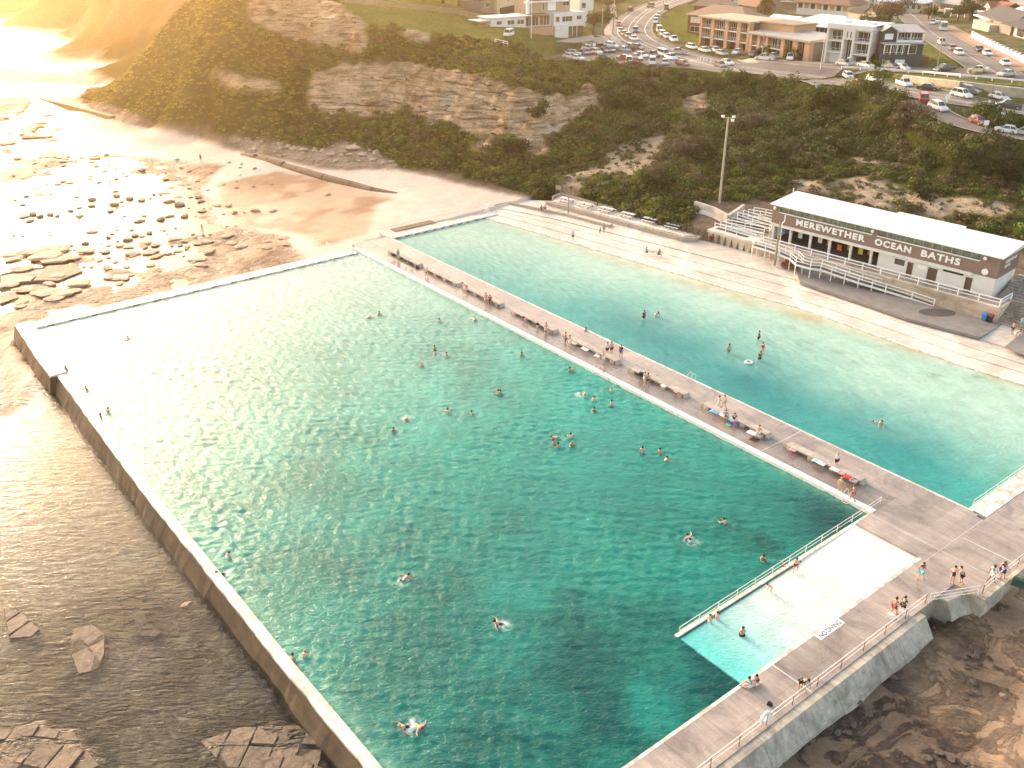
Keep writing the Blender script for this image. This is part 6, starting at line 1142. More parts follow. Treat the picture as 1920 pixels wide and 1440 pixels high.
# ---- individual shrubs and trees
MBK = M('bark', (.13,.09,.06), .9, .3, 4)
def tree(u, v, h, R_, pal, label, name='tree', trunk=True, sq=.75, per=60, grp=None, size=.45):
    p = HIT(u, v); p.z = hz(p.x, p.y); h = min(h, R_*.72) if name == 'shrub' else h; e = empty(name, p, 0, label, 'tree' if name == 'tree' else name, grp); r = np.random.default_rng(int(u*7+v)); n = 11
    cen = r.normal(size=(n, 3))*np.array([R_*.42, R_*.42, R_*.28*sq]); cen[:, 2] += h-R_*.55*sq; rad = R_*r.uniform(.38, .62, n); cen[0] = (0, 0, h-R_*.6); rad[0] = R_*.6
    V, Fq, c = leaves(cen, rad, np.array([pal]*n)*(.75+.5*r.random((n, 1))), per, size, int(u), sq, .3); o = np_mesh('crown', V, Fq, MLF, False, {'Col': c}); o.parent = e
    m = MB(); m.tube((0,0,-.6),(R_*.05,0,h*.55),R_*.075,7,R_*.05)
    for k in range(5): a = k*1.3; m.tube((R_*.04,0,h*.42),(R_*.45*math.cos(a),R_*.45*math.sin(a),h*.78),R_*.035,5,R_*.015)
    m.build('trunk', MBK, e); return e
G1, G2_, G3_, GO, GB = (.028,.042,.014), (.05,.068,.018), (.075,.10,.022), (.085,.08,.03), (.11,.085,.055)
for a in [(1165,205,5.2,6.0,G1,'big dark rounded shrub at the right end of the sandstone cliff','shrub'),(1225,225,3.4,3.6,G2_,'mid green shrub right of the big dark one on the slope','shrub'),(1010,215,2.4,3.0,G1,'dark shrub growing in the gap of the pale cliff','shrub'),(955,285,3,3.6,G1,'dark green shrub at the foot of the cliff above the sand','shrub'),(1290,290,4.2,4.0,GB,'grey-brown twiggy shrub left of the floodlight pole','shrub'),(1400,250,4.6,4.8,GB,'tall grey-brown banksia right of the floodlight pole top','shrub'),(1470,290,4.0,4.2,GO,'olive shrub in the middle of the scrub slope','shrub'),(1535,195,4.2,4.6,G2_,'fresh green shrub below the road edge','shrub'),(1645,185,4.2,5.2,G3_,'bright green shrub beside the road below the white cars','shrub'),(1700,235,3.4,5.0,(.12,.08,.05),'reddish-brown leafless shrub on the right slope','shrub'),(1800,300,3.0,3.6,G3_,'bright green shrub low on the right slope','shrub'),(1880,330,3.0,4.0,G1,'dark shrub near the right edge of the slope','shrub'),(1240,355,2.4,3.0,G1,'dark round shrub above the picnic tables','shrub'),(1870,240,2.2,3.4,G2_,'green shrub between the lower road and the access road','shrub'),(1730,500-130,1.8,1.7,G1,'small dark shrub on the bare sandy patch','shrub'),
  (1128,66,7.5,5,G1,'dark tree right of the clifftop house','tree'),(1112,66,6.5,4.0,GO,'yellow-green flowering tree against the clifftop house','tree'),(1140,20,5.5,5,G2_,'green tree on the bank left of the main road bend','tree'),(1345,22,5,4.5,G1,'dark hedge tree between the brick roofs','tree'),(1360,40,5,4,G2_,'green garden tree behind the red brick flats','tree'),(1665,52,8,6.2,GB,'large brownish tree on the corner of the side street','tree'),(1637,74,6,4.5,G1,'dark tree between the white house and the slate house','tree'),(1655,124,3.2,2.6,G3_,'clipped bright green shrub left of the white garage doors','shrub'),(1634,122,5,3.0,G1,'dark shrub against the white three-storey house','shrub'),(1500,112,3.4,3.4,G1,'dark flowering shrub at the end of the orange flats','shrub'),(1455,105,2.2,3.2,G2_,'low green hedge shrub before the lower orange flats','shrub'),(1420,104,1.8,2.4,G1,'small dark hedge shrub at the corner of the orange flats','shrub'),(1818,38,6,5,G1,'dark green tree beside the timber carport','tree'),(1795,40,5,4,G2_,'smaller green tree left of the dark one by the carport','tree'),(1740,36,4,4,G1,'dark tree at the foot of the power pole','tree'),(1862,18,7,6,G1,'dark tree far at upper right','tree'),(1835,14,7,5,GO,'olive tree far at upper right','tree'),(1780,14,6,5,G2_,'green tree behind the low grey-roofed house','tree'),(1890,40,4,4,G1,'dark tree behind the orange-tiled house','tree'),(1530,60,4,3.5,G1,'dark garden tree behind the tan brick house','tree'),
  (860,12,7,7,G1,'dark tree behind the paling fence, rightmost of its row','tree'),(830,6,7,7,G2_,'dark tree behind the paling fence, middle of its row','tree'),(795,2,7,7,G1,'dark tree behind the paling fence, leftmost of its row','tree'),(895,18,5,5,(.10,.04,.02),'reddish tree at the left of the cream house','tree'),(1920,4,7,7,G1,'dark tree in the extreme top right corner','tree'),(1600,12,5,5,G2_,'green tree beside the tall white weatherboard house','tree'),(1470,6,6,5,G1,'dark tree beside the dark brick building','tree'),(1720,6,6,6,G1,'dark tree behind the long cream house','tree')]:
    tree(a[0], a[1], a[2], a[3], a[4], a[5], a[6], per=60 if a[6] == 'shrub' else 45, size=.42)
p = HIT(1431, 30); e = empty('palm_tree', p, 0, 'shaggy palm with drooping fronds behind the orange brick flats', 'palm'); MB().tube((0,0,-.5),(0,0,4.6),.5,9,.4).build('trunk', MBK, e)
V, Fq, Cc = [], [], []; r_ = random.Random(4)
for k in range(70):
    a = r_.random()*6.28; el = r_.uniform(-.7, 1.3); L_ = r_.uniform(3.2, 4.4); prev = None; n_ = 6
    for i in range(n_+1):
        f = i/n_; R2 = L_*f*math.cos(el)*(1-.12*f); z_ = 4.6+L_*f*math.sin(el)-1.6*f*f*1.3; w_ = .34*math.sin(math.pi*(.12+.85*f)); c = (R2*math.cos(a), R2*math.sin(a), z_); q = [(c[0]-w_*math.sin(a), c[1]+w_*math.cos(a), c[2]-.12), (c[0]+w_*math.sin(a), c[1]-w_*math.cos(a), c[2]-.12)]
        V += q; cc = [(.06,.065,.02,1)]*2 if el > -.1 else [(.11,.085,.04,1)]*2; Cc += cc
        if prev is not None: b_ = len(V); Fq.append((b_-4, b_-3, b_-1, b_-2))
        prev = c
o = np_mesh('crown', np.array(V), np.array(Fq), MLF, False, {'Col': np.array(Cc)}); o.parent = e
# ------------------------------------------------------------------ rocks
t = NT('rock'); co = t.co(); a = t.noise(co, 2.2, 6, .65); mp = t.n('Mapping', Vector=co); mp.inputs['Scale'].default_value = (.6,.6,5); b = t.noise(mp.outputs[0], 1.5, 4, .6)
MROCK = t.pbr(t.mix(1, t.ramp(a, (.3, (.24,.16,.10)), (.55, (.38,.26,.17)), (.75, (.50,.36,.25))), t.ramp(b, (.3, .7), (.65, 1.15)), 'MULTIPLY'), .75, t.bump(t.math('ADD', a, b), .8, .15))
t = NT('ledge_rock'); co = t.co(); a = t.noise(co, 1.6, 8, .7); b = t.n('TexVoronoi', feature='DISTANCE_TO_EDGE', Vector=co, Scale=.9).outputs[0]
MLED = t.pbr(t.mix(1, t.ramp(a, (.3, (.08,.055,.038)), (.55, (.155,.107,.07)), (.75, (.24,.17,.11))), t.ramp(b, (0, .5), (.05, 1)), 'MULTIPLY'), .7, t.bump(a, 1, .2))
t = NT('pale_rock'); co = t.co(); a = t.noise(co, 2.2, 6, .65); MROCKP = t.pbr(t.ramp(a, (.3, (.26,.19,.13)), (.55, (.44,.34,.25)), (.75, (.55,.45,.34))), .8, t.bump(a, .8, .15))
def rockmesh(seed, flat, mat):
    r = np.random.default_rng(seed); bm = bmesh.new(); bmesh.ops.create_icosphere(bm, subdivisions=3, radius=1)
    pl = r.normal(size=(11, 3)); pl /= np.linalg.norm(pl, axis=1)[:, None]; dd = r.uniform(.55, .9, 11)
    for v in bm.verts:
        p = np.array(v.co)
        for n_, d_ in zip(pl, dd):
            k = p @ n_-d_
            if k > 0: p = p-n_*k*.92
        p = p+r.normal(size=3)*.012; v.co = (p[0], p[1]*.8, p[2]*flat)
    me = bpy.data.meshes.new('rock'); bm.to_mesh(me); bm.free(); me.materials.append(mat); return me
RM = [rockmesh(i, f, MROCK) for i, f in enumerate((.7,.5,.35,.28,.6,.4))]; RMD = [rockmesh(i+40, f, MLED) for i, f in enumerate((.7,.5,.35,.28))]; RMP = [rockmesh(i+20, f, MROCKP) for i, f in enumerate((.8,.7,.6))]
rr = random.Random(12)
def rock(u, v, w, label, grp, ms=None, name='rock', flat=None, lo=-1, sink=.25, z=None):
    p = HIT(u, v, lo) if z is None else G(u, v, z); dz = p.y*cp-(p.z-CH)*sp; s_ = w*dz/F/2; me = rr.choice(ms or RM); o = bpy.data.objects.new(name, me); COL.objects.link(o)
    o.scale = (s_, s_*rr.uniform(.8, 1.15), s_*rr.uniform(.45, .85)*(flat or 1)); o.rotation_euler = (0, 0, rr.random()*6.28 if w < 30 else rr.uniform(-.5, .5)); p.z = max(p.z, SL)-0+s_*.12; o.location = p; return tag(o, label, 'rock', grp)
big = [(50,369,17),(28,376,14),(43,385,15),(62,404,24),(45,408,24),(75,408,16),(95,405,20),(108,408,12),(55,417,24),(144,370,12),(173,376,18),(172,388,15),(148,390,14),(132,397,14),(149,406,20),(217,360,14),(218,369,20),(243,374,20),(207,397,22),(215,385,24),(228,380,14),(267,378,20),(282,373,9),(288,366,10),(301,366,9),(318,380,24),(337,386,26),(372,371,16),(376,380,18),(355,354,11),(357,371,10),(408,386,20),(427,387,16),(419,402,10),(439,400,20),(458,399,8),(478,396,20),(512,396,18),(380,397,20),(318,408,20),(347,408,22),(301,413,20),(270,407,14),(262,417,22),(332,299,10),(339,315,12),(355,321,12),(430,305,11),(453,308,9),(477,316,12),(265,319,24),(310,337,15),(237,331,10),(218,338,11),(218,318,8),(280,438,22),(254,444,20),(240,452,20),(220,453,10),(203,447,14),(268,461,16),(292,463,24),(272,466,18),(338,461,12),(350,469,10),(322,462,10),(210,440,12),(160,458,18),(130,462,20),(615,365,16),(170,213*1.4,12)]
for u, v, w in big: rock(u, v, w, 'brown angular boulder lying in the bright wet tidal flat beyond the pools', 'boulders scattered over the tidal flat')
for k in range(95):
    u = rr.uniform(20, 520); v = rr.choice([rr.gauss(400, 30), rr.gauss(330, 18), rr.gauss(460, 22)])
    if v < 295 or (u > 400 and v > 440): continue
    rock(u, v, rr.uniform(4, 10), 'small brown stone in the bright wet tidal flat beyond the pools', 'small stones scattered over the tidal flat')
# broken ledges of the rock shelf
for (u0, v0, u1, v1, n_, wl, wh) in ((170,430,330,560,46,14,34),(330,440,560,530,40,12,30),(0,470,170,560,22,30,70),(0,215,110,300,26,14,40),(60,290,220,350,34,8,22),(30,555,110,600,5,24,50)):
    for k in range(n_):
        u, v = rr.uniform(u0, u1), rr.uniform(v0, v1)
        if v > 612-(u*.235)-20: continue
        rock(u, v, rr.uniform(wl, wh), 'flat brown slab of the broken rock shelf beyond the far pool wall', 'slabs of the tidal rock shelf', ms=RM[2:4]+RM[5:], name='rock_slab', flat=.4, sink=0)
for u, v, w, l_ in ((352,1137,26,'single tan boulder standing in the shallow water left of the long pool wall'),(1880,1305,17,'pale grey stone on the sand at lower right')):
    rock(u, v, w, l_, None, ms=[RM[1]], flat=.7, z=-2.0 if u < 1000 else -1.4)
def ledge(px, z, h, label, seed, cs=1.6):
    """cracked ledge: an irregular plate cut by joints into blocks of slightly different height"""
    r = random.Random(seed); g_ = [G(u, v, z) for u, v in px]; c = sum(g_, Vector())/len(g_); n = len(g_); e = empty('rock_ledge', c, 0, label, 'rock'); cuts = []
    ax = (g_[n//2]-g_[0]); L_ = ax.length; ax.normalize(); W2 = Vector((-ax.y, ax.x, 0)); nb_ = max(2, int(L_/cs)); 
    P2 = [(p-g_[0]) for p in g_]; P2 = [(p.dot(ax), p.dot(W2)) for p in P2]
    def clip(poly, f):
        out = []
        for i in range(len(poly)):
            a, b = poly[i], poly[(i+1) % len(poly)]; fa, fb = f(a), f(b)
            if fa >= 0: out.append(a)
            if fa*fb < 0: k = fa/(fa-fb); out.append((a[0]+(b[0]-a[0])*k, a[1]+(b[1]-a[1])*k))
        return out
    x0 = min(p[0] for p in P2); x1 = max(p[0] for p in P2); y0 = min(p[1] for p in P2); y1 = max(p[1] for p in P2); ny = max(1, int((y1-y0)/cs))
    m = MB(); sk = r.uniform(-.4, .4)
    for i in range(nb_):
        for j in range(ny):
            a, b = x0+(x1-x0)*i/nb_, x0+(x1-x0)*(i+1)/nb_; jo = r.uniform(-.4, .4); cc, d = y0+(y1-y0)*j/ny+(jo if j else 0), y0+(y1-y0)*(j+1)/ny+(jo if j < ny-1 else 0)
            q = clip(P2, lambda p: p[0]-sk*p[1]*.3-a-.04); q = clip(q, lambda p: b-.04-p[0]+sk*p[1]*.3) if len(q) > 2 else q; q = clip(q, lambda p: p[1]-cc-.04) if len(q) > 2 else q; q = clip(q, lambda p: d-.04-p[1]) if len(q) > 2 else q
            if len(q) < 3: continue
            W_ = [g_[0]+ax*p[0]+W2*p[1] for p in q]; mc = sum(W_, Vector())/len(W_); hh = h*r.uniform(.35, .75); ti = Vector((r.uniform(-.05,.05), r.uniform(-.05,.05)))
            bt = [Vector((p.x, p.y, z-.6)) for p in W_]; tp = [mc+(p-mc)*.93 for p in W_]; tp = [Vector((p.x, p.y, z+hh+ti.x*(p.x-mc.x)+ti.y*(p.y-mc.y))) for p in tp]; md = [Vector((p.x, p.y, z+hh*.7)) for p in W_]
            ar = sum(bt[k].x*bt[(k+1)%len(bt)].y-bt[(k+1)%len(bt)].x*bt[k].y for k in range(len(bt)))
            if ar < 0: bt.reverse(); tp.reverse(); md.reverse()
            kq = len(bt); m.add(bt+md+tp, [(k, (k+1)%kq, (k+1)%kq+kq, k+kq) for k in range(kq)]+[(k+kq, (k+1)%kq+kq, (k+1)%kq+2*kq, k+2*kq) for k in range(kq)]+[tuple(range(2*kq, 3*kq))])
    m.build('rock_plate', MLED, e, True); return e
ledge([(8,1142),(40,1150),(75,1183),(60,1196),(18,1200)], -2.0, .28, 'wedge-shaped cracked tan rock at the left edge of the shallow water', 1)
ledge([(140,1180),(172,1172),(198,1190),(196,1228),(182,1258),(148,1266),(128,1215)], -2.0, .2, 'broad cracked tan rock slab in the shallow water at lower left', 2)
ledge([(252,1150),(270,1146),(275,1166),(304,1186),(290,1196),(256,1190)], -2.05, .17, 'small half-drowned tan slab right of the broad cracked slab', 3)
ledge([(-20,1372),(60,1362),(140,1376),(150,1392),(60,1384),(-20,1392)], -2.0, .35, 'upper long cracked brown ledge in the bottom left corner', 4)
ledge([(-20,1398),(90,1394),(165,1412),(188,1440),(120,1470),(-30,1470)], -2.0, .4, 'lower long cracked brown ledge in the bottom left corner', 5)
ledge([(376,1392),(450,1366),(560,1362),(604,1402),(600,1440),(520,1450),(420,1440)], -2.0, .26, 'wide reddish brown ledge at the bottom beside the long pool wall', 6)
ledge([(470,1425),(560,1418),(600,1440),(640,1470),(460,1475)], -1.9, .38, 'stepped brown ledge at the bottom edge against the pool wall', 7)
ledge([(-10,722),(14,720),(24,730),(-10,738)], -1.9, .3, 'dark ledge at the left edge above the spill of water', 8)
ledge([(0,515),(50,505),(140,498),(155,510),(110,528),(40,532),(0,545)], -1.85, .4, 'long dark-edged rock shelf beyond the far left corner of the big pool', 9, 5.5)
ledge([(0,555),(30,548),(34,560),(0,572)], -1.85, .35, 'short rock shelf at the left edge beyond the big pool', 10, 4)
for k in range(30):
    u, v = rr.uniform(1790, 1835), rr.uniform(1180, 1340); u += (v-1250)*.1
    rock(u, v, rr.uniform(8, 20), 'grey-brown stone in the rubble line between the two sand patches at lower right', 'stones of the rubble line at lower right', ms=RMD, z=-1.45)
for k in range(50):
    u, v = rr.uniform(1400, 1920), rr.uniform(1290, 1450)
    if v < 1440-(u-1380)*.72+20: continue
    rock(u, v, rr.uniform(8, 26), 'dark wet rock on the shore below the southern sea wall', 'dark rocks below the southern sea wall', ms=RMD[2:4], flat=.5, z=-1.55)
for u, v, w in ((663,278,34),(680,290,22),(705,288,26),(700,300,18),(655,290,18),(735,303,14),(720,306,14),(640,292,20),(620,290,22),(605,285,16),(590,283,20),(570,281,20),(553,280,24),(540,276,16),(525,272,16),(478,280,18),(470,282,14),(600,300,14),(630,303,14)):
    rock(u, v, w, 'pale sandstone boulder in the rubble at the foot of the headland', 'boulders at the foot of the headland', ms=RMP, name='boulder')
X, Y, Z = sample(lambda i, j: RUB[i, j] | (RUB[np.clip(i+2, 0, None), j]), 30000, 77); V, Fq, k0 = [], [], 0; r_ = np.random.default_rng(5); X, Y, Z = X[:1500], Y[:1500], Z[:1500]
m = MB()
for x, y, z in zip(X, Y, Z): s_ = .2+.45*rr.random()**2; m.blob((x, y, z), (s_, s_*.8, s_*.6), 5, 3, .3, rr)
m.build('rubble', MROCKP, kind='stuff')
# old pipeline and drains on the beach
t = NT('old_concrete'); MOLD = M('old_concrete', (.20,.14,.09), .85, .3, 1.2, bump=.4)
g_ = [HIT(455,288,-1),HIT(505,301,-1),HIT(560,320,-1),HIT(610,335,-1),HIT(660,347,-1),HIT(700,356,-1),HIT(745,362,-1)]; e = empty('pipeline', g_[0], 0, 'long old concrete pipe running from the sand toward the rubble', 'pipe')
for a, b, z0, z1 in zip(g_, g_[1:], (-.7,-.3,.0,.05,-.1,-.4), (-.3,.0,.05,-.1,-.4,-.8)):
    n = max(1, int((b-a).length/5)); 
    for k in range(n): p = a.lerp(b, k/n); q = a.lerp(b, (k+.97)/n); p.z = hz(p.x,p.y)+z0; q.z = hz(q.x,q.y)+z1; MB().tube(p, q, .95, 12).build('pipe_section', MOLD, e, True)
g_ = [HIT(62,180,-1),HIT(120,198,-1),HIT(165,209,-1),HIT(212,222,-1)]; m = MB()
for a, b in zip(g_, g_[1:]): m.bar(a+Vector((0,0,.1)), b+Vector((0,0,.1)), 1.6, 1.2)
m.build('sea_wall', MOLD, label='thin curved brown wall on the far beach at the headland point', cat='wall', loc=g_[0])
MB().box(0,14,-.9,.9,-.5,.42).build('x', MOLD); o = bpy.data.objects['x']; o.name = 'platform'; o.location = P(-6.4,-10.5,0); o.rotation_euler = (0,0,ANG1+math.pi/2); o.scale = (.62,1,1); tag(o, 'narrow dark brown platform along the sandy walkway of the wading pool', 'platform')
e = pemp('rescue_board', -4.9, 3.4, .35, 'small white board standing at the far end of the promenade', 'sign'); MB().box(-.4,.4,-.05,.05,.1,.95).build('panel', MWR, e)
e = pemp('lifeguard_stand', -3.4, -29.5, .35, 'thin white stand at the far corner of the wading pool', 'stand')
for dx, dy in ((-.4,-.4),(.4,-.4),(.4,.4),(-.4,.4)): MB().tube((dx,dy,0),(dx*.3,dy*.3,2.0),.04).build('leg', MWR, e)
MB().box(-.3,.3,-.3,.3,2.0,2.1).build('platform', MWR, e)
# ------------------------------------------------------------------ people
def tubes(name, pts, edges, rads, mat, sub=1):
    me = bpy.data.meshes.new(name+'_src'); me.from_pydata([Vector(p) for p in pts], edges, []); o = bpy.data.objects.new(name+'_src', me); COL.objects.link(o)
    sk = o.modifiers.new('s', 'SKIN'); sk.use_smooth_shade = True
    for v, r in zip(me.skin_vertices[0].data, rads): v.radius = (r, r) if not hasattr(r, '__len__') else r
    me.skin_vertices[0].data[0].use_root = True
    sb = o.modifiers.new('b', 'SUBSURF'); sb.levels = sub; sb.render_levels = sub
    dg = bpy.context.evaluated_depsgraph_get(); dg.update(); out = bpy.data.meshes.new_from_object(o.evaluated_get(dg)); out.name = name; bpy.data.objects.remove(o); out.materials.clear(); out.materials.append(mat)
    out.polygons.foreach_set('use_smooth', [True]*len(out.polygons)); return out
SKIN = {'fair': M('skin_fair', (.62,.38,.27), .5, .06), 'tan': M('skin_tan', (.45,.25,.16), .5, .06), 'brown': M('skin_brown', (.22,.12,.075), .5, .06)}
HAIR = {'dark': M('hair_dark', (.02,.014,.01), .6), 'brown': M('hair_brown', (.10,.055,.03), .6), 'blond': M('hair_blond', (.42,.30,.14), .6)}
CLO = {n: M('fabric_'+n, c, .85, .1) for n, c in {'red': (.55,.03,.03), 'white': (.76,.74,.70), 'black': (.02,.02,.022), 'navy': (.03,.05,.14), 'turquoise': (.18,.55,.50), 'grey': (.25,.27,.28), 'blue': (.15,.35,.55), 'green': (.03,.08,.05), 'cream': (.70,.62,.46), 'pink': (.65,.30,.30), 'purple': (.16,.06,.35), 'skyblue': (.30,.60,.70), 'crimson': (.28,.03,.06)}.items()}
# joints: pelvis, waist, chest, neck, head base, head, crown, nose | shoulder, elbow, wrist, palm x2 | hip, knee, ankle, toe x2   (facing +y)
def pose(kind, ph=0.0):
    J = {}
    def V_(*a): return Vector(a)
    lean = {'stand':0,'walk':.08,'sit':.12,'ground':.25,'bend':.9,'float':1.35,'stoop':.35}[kind]
    pz = {'stand':.93,'walk':.92,'sit':.12,'ground':.12,'bend':.88,'float':.0,'stoop':.90}[kind]
    up = V_(0, math.sin(lean), math.cos(lean)); J['pel'] = V_(0,0,pz); J['wai'] = J['pel']+up*.18; J['che'] = J['pel']+up*.40; J['nec'] = J['pel']+up*.55
    hu = (up+V_(0,0,.35 if kind != 'float' else .9)).normalized(); fw = V_(0, hu.z, -hu.y); J['hdb'] = J['nec']+hu*.09; J['hed'] = J['nec']+hu*.17+fw*.01; J['crn'] = J['nec']+hu*.25; J['nos'] = J['hed']+fw*.115
    sh = J['che']+up*.10
    arms = {'stand': [((.05,.0,-.28),(.08,.06,-.52)), ((-.05,.02,-.28),(-.02,.12,-.50))], 'walk': [((.06,.12,-.25),(.07,.30,-.42)), ((-.06,-.13,-.25),(-.08,-.12,-.50))], 'sit': [((.10,.10,-.24),(.04,.32,-.30)), ((-.10,.08,-.25),(-.08,.28,-.34))],
            'ground': [((.10,-.15,-.24),(.14,-.25,-.46)), ((-.1,.1,-.22),(-.05,.34,-.2))], 'bend': [((.06,.12,-.26),(.04,.22,-.50)), ((-.06,.12,-.26),(-.04,.22,-.50))], 'float': [((.22,.12,.0),(.34,.35,.02)), ((-.25,-.08,-.02),(-.42,-.25,-.04))], 'stoop': [((.10,.18,-.16),(.02,.38,-.12)), ((-.10,.18,-.18),(-.04,.38,-.20))]}[kind]
    legs = {'stand': [((.02,.03,-.45),(.02,.0,-.86)), ((-.03,.02,-.45),(-.05,-.02,-.86))], 'walk': [((.01,.20,-.42),(.01,.22,-.84)), ((-.01,-.02,-.46),(-.01,-.32,-.80))], 'sit': [((.05,.45,.0),(.06,.48,-.42)), ((-.05,.44,.0),(-.06,.42,-.42))], 'ground': [((.06,.32,.25),(.06,.62,-.03)), ((-.14,.40,.03),(.08,.58,-.04))],
            'bend': [((.02,-.02,-.43),(.02,.02,-.83)), ((-.02,.03,-.43),(-.02,-.02,-.83))], 'float': [((.05,-.42,-.10),(.10,-.82,-.12)), ((-.08,-.40,.0),(-.14,-.80,-.20))], 'stoop': [((.02,.12,-.42),(.02,.0,-.82)), ((-.02,-.02,-.44),(-.02,-.2,-.80))]}[kind]
    for sd, sx in ((0, 1), (1, -1)):
        k = 'rl'[sd]; J['sh'+k] = sh+V_(sx*.18,0,0); J['el'+k] = J['sh'+k]+V_(*arms[sd][0]); J['wr'+k] = J['sh'+k]+V_(*arms[sd][1]); d = (J['wr'+k]-J['el'+k]).normalized()
        J['pa'+k] = J['wr'+k]+d*.07; sdv = V_(0,1,0) if abs(d.y) < .8 else V_(0,0,1); sdv = (sdv-d*sdv.dot(d)).normalized()
        for f, (o_, l_) in enumerate(((-.03,.075),(-.011,.095),(.009,.09),(.028,.07))): J['f%d'%f+k] = J['pa'+k]+sdv*o_+d*l_+V_(-sx*.015,0,0)
        J['th'+k] = J['wr'+k]+d*.06+sdv*.055
        J['hi'+k] = J['pel']+V_(sx*.10,0,-.04); J['kn'+k] = J['hi'+k]+V_(*legs[sd][0]); J['an'+k] = J['hi'+k]+V_(*legs[sd][1]); J['he'+k] = J['an'+k]+V_(0,-.04,-.05); J['to'+k] = J['an'+k]+(V_(0,.16,-.055) if kind != 'float' else V_(0,-.12,-.05))
    return J
RAD = dict(pel=(.15,.12), wai=(.125,.10), che=(.155,.115), nec=.055, hdb=.075, hed=.098, crn=.075, nos=.016)
for k in 'rl': RAD.update({'sh'+k:.062,'el'+k:.042,'wr'+k:.028,'pa'+k:.036,'f0'+k:.009,'f1'+k:.010,'f2'+k:.010,'f3'+k:.009,'th'+k:.011,'hi'+k:.092,'kn'+k:.058,'an'+k:.038,'he'+k:.035,'to'+k:.032})
def edges_(names):
    E_ = [('pel','wai'),('wai','che'),('che','nec'),('nec','hdb'),('hdb','hed'),('hed','crn'),('hed','nos')]
    for k in 'rl': E_ += [('che','sh'+k),('sh'+k,'el'+k),('el'+k,'wr'+k),('wr'+k,'pa'+k)]+[('pa'+k,'f%d'%f+k) for f in range(4)]+[('wr'+k,'th'+k),('pel','hi'+k),('hi'+k,'kn'+k),('kn'+k,'an'+k),('an'+k,'he'+k),('an'+k,'to'+k)]
    return [(names.index(a), names.index(b)) for a, b in E_ if a in names and b in names]
_pm = {}
def pmesh(kind, what):
    key = (kind, what)
    if key in _pm: return _pm[key]
    J = pose(kind)
    if what == 'body': names = list(J); me = tubes('body', [J[n] for n in names], edges_(names), [RAD[n] for n in names], SKIN['fair'])
    elif what == 'hair':
        u = (J['crn']-J['hed']).normalized(); f = (J['nos']-J['hed']).normalized(); m = MB(); m.blob(J['hed']+u*.035-f*.022, (.112,.112,.115), 9, 6)
        m.blob(J['hed']-u*.02-f*.06, (.085,.075,.10), 8, 5); me = m.mesh('hair', HAIR['dark'], True)
    else:
        J2 = dict(J); 
        for k in 'rl':
            J2['mt'+k] = J['hi'+k].lerp(J['kn'+k], .75); J2['ma'+k] = J['sh'+k].lerp(J['el'+k], .7)
        sets = {'shorts': (['pel','hir','hil','mtr','mtl'], 1.16), 'briefs': (['pel','hir','hil'], 1.12), 'shirt': (['pel','wai','che','shr','shl','mar','mal'], 1.14), 'top': (['che','shr','shl'], 1.06), 'suit': (['pel','wai','che','hir','hil'], 1.08), 'dress': (['pel','wai','che','shr','shl','hir','hil','mtr','mtl'], 1.2), 'towel': (['pel','hir','hil','mtr','mtl'], 1.35)}
        names, sc_ = sets[what]; R2 = dict(RAD)
        for k in 'rl': R2['mt'+k] = .078 if what in ('shorts','suit') else .12; R2['ma'+k] = .055
        if what in ('top','suit'): R2['shr'] = R2['shl'] = .03
        E_ = [('pel','wai'),('wai','che')]+[e_ for k in 'rl' for e_ in (('che','sh'+k),('sh'+k,'ma'+k),('pel','hi'+k),('hi'+k,'mt'+k))]
        ed = [(names.index(a), names.index(b)) for a, b in E_ if a in names and b in names]
        rd = [tuple(x*sc_ for x in R2[n]) if hasattr(R2[n], '__len__') else R2[n]*sc_ for n in names]; me = tubes(what, [J2[n] for n in names], ed, rd, CLO['black'])
    _pm[key] = me; return me
CN = {'shorts':'shorts','briefs':'swim_briefs','shirt':'shirt','top':'bikini_top','suit':'swimsuit','dress':'dress','towel':'towel_wrap'}
def person(loc, kind, rz, label, skin='fair', hair='dark', clothes=(), grp=None, sc=1.0, tilt=0):
    e = empty('person', loc, rz, label, 'person', grp); e.scale = (sc*1.08, sc*1.08, sc*1.03)
    def ad(name, me, mat):
        o = bpy.data.objects.new(name, me); COL.objects.link(o); o.parent = e; setmat(o, mat); return o
    ad('body', pmesh(kind, 'body'), SKIN[skin]); ad('hair', pmesh(kind, 'hair'), HAIR[hair])
    for w_, c_ in clothes: ad(CN[w_], pmesh(kind, w_), CLO[c_])
    return e
PR = random.Random(21)
def on(u, v, z=DZ): return G(u, v, z)
D = math.radians
BZ_ = DZ+.47
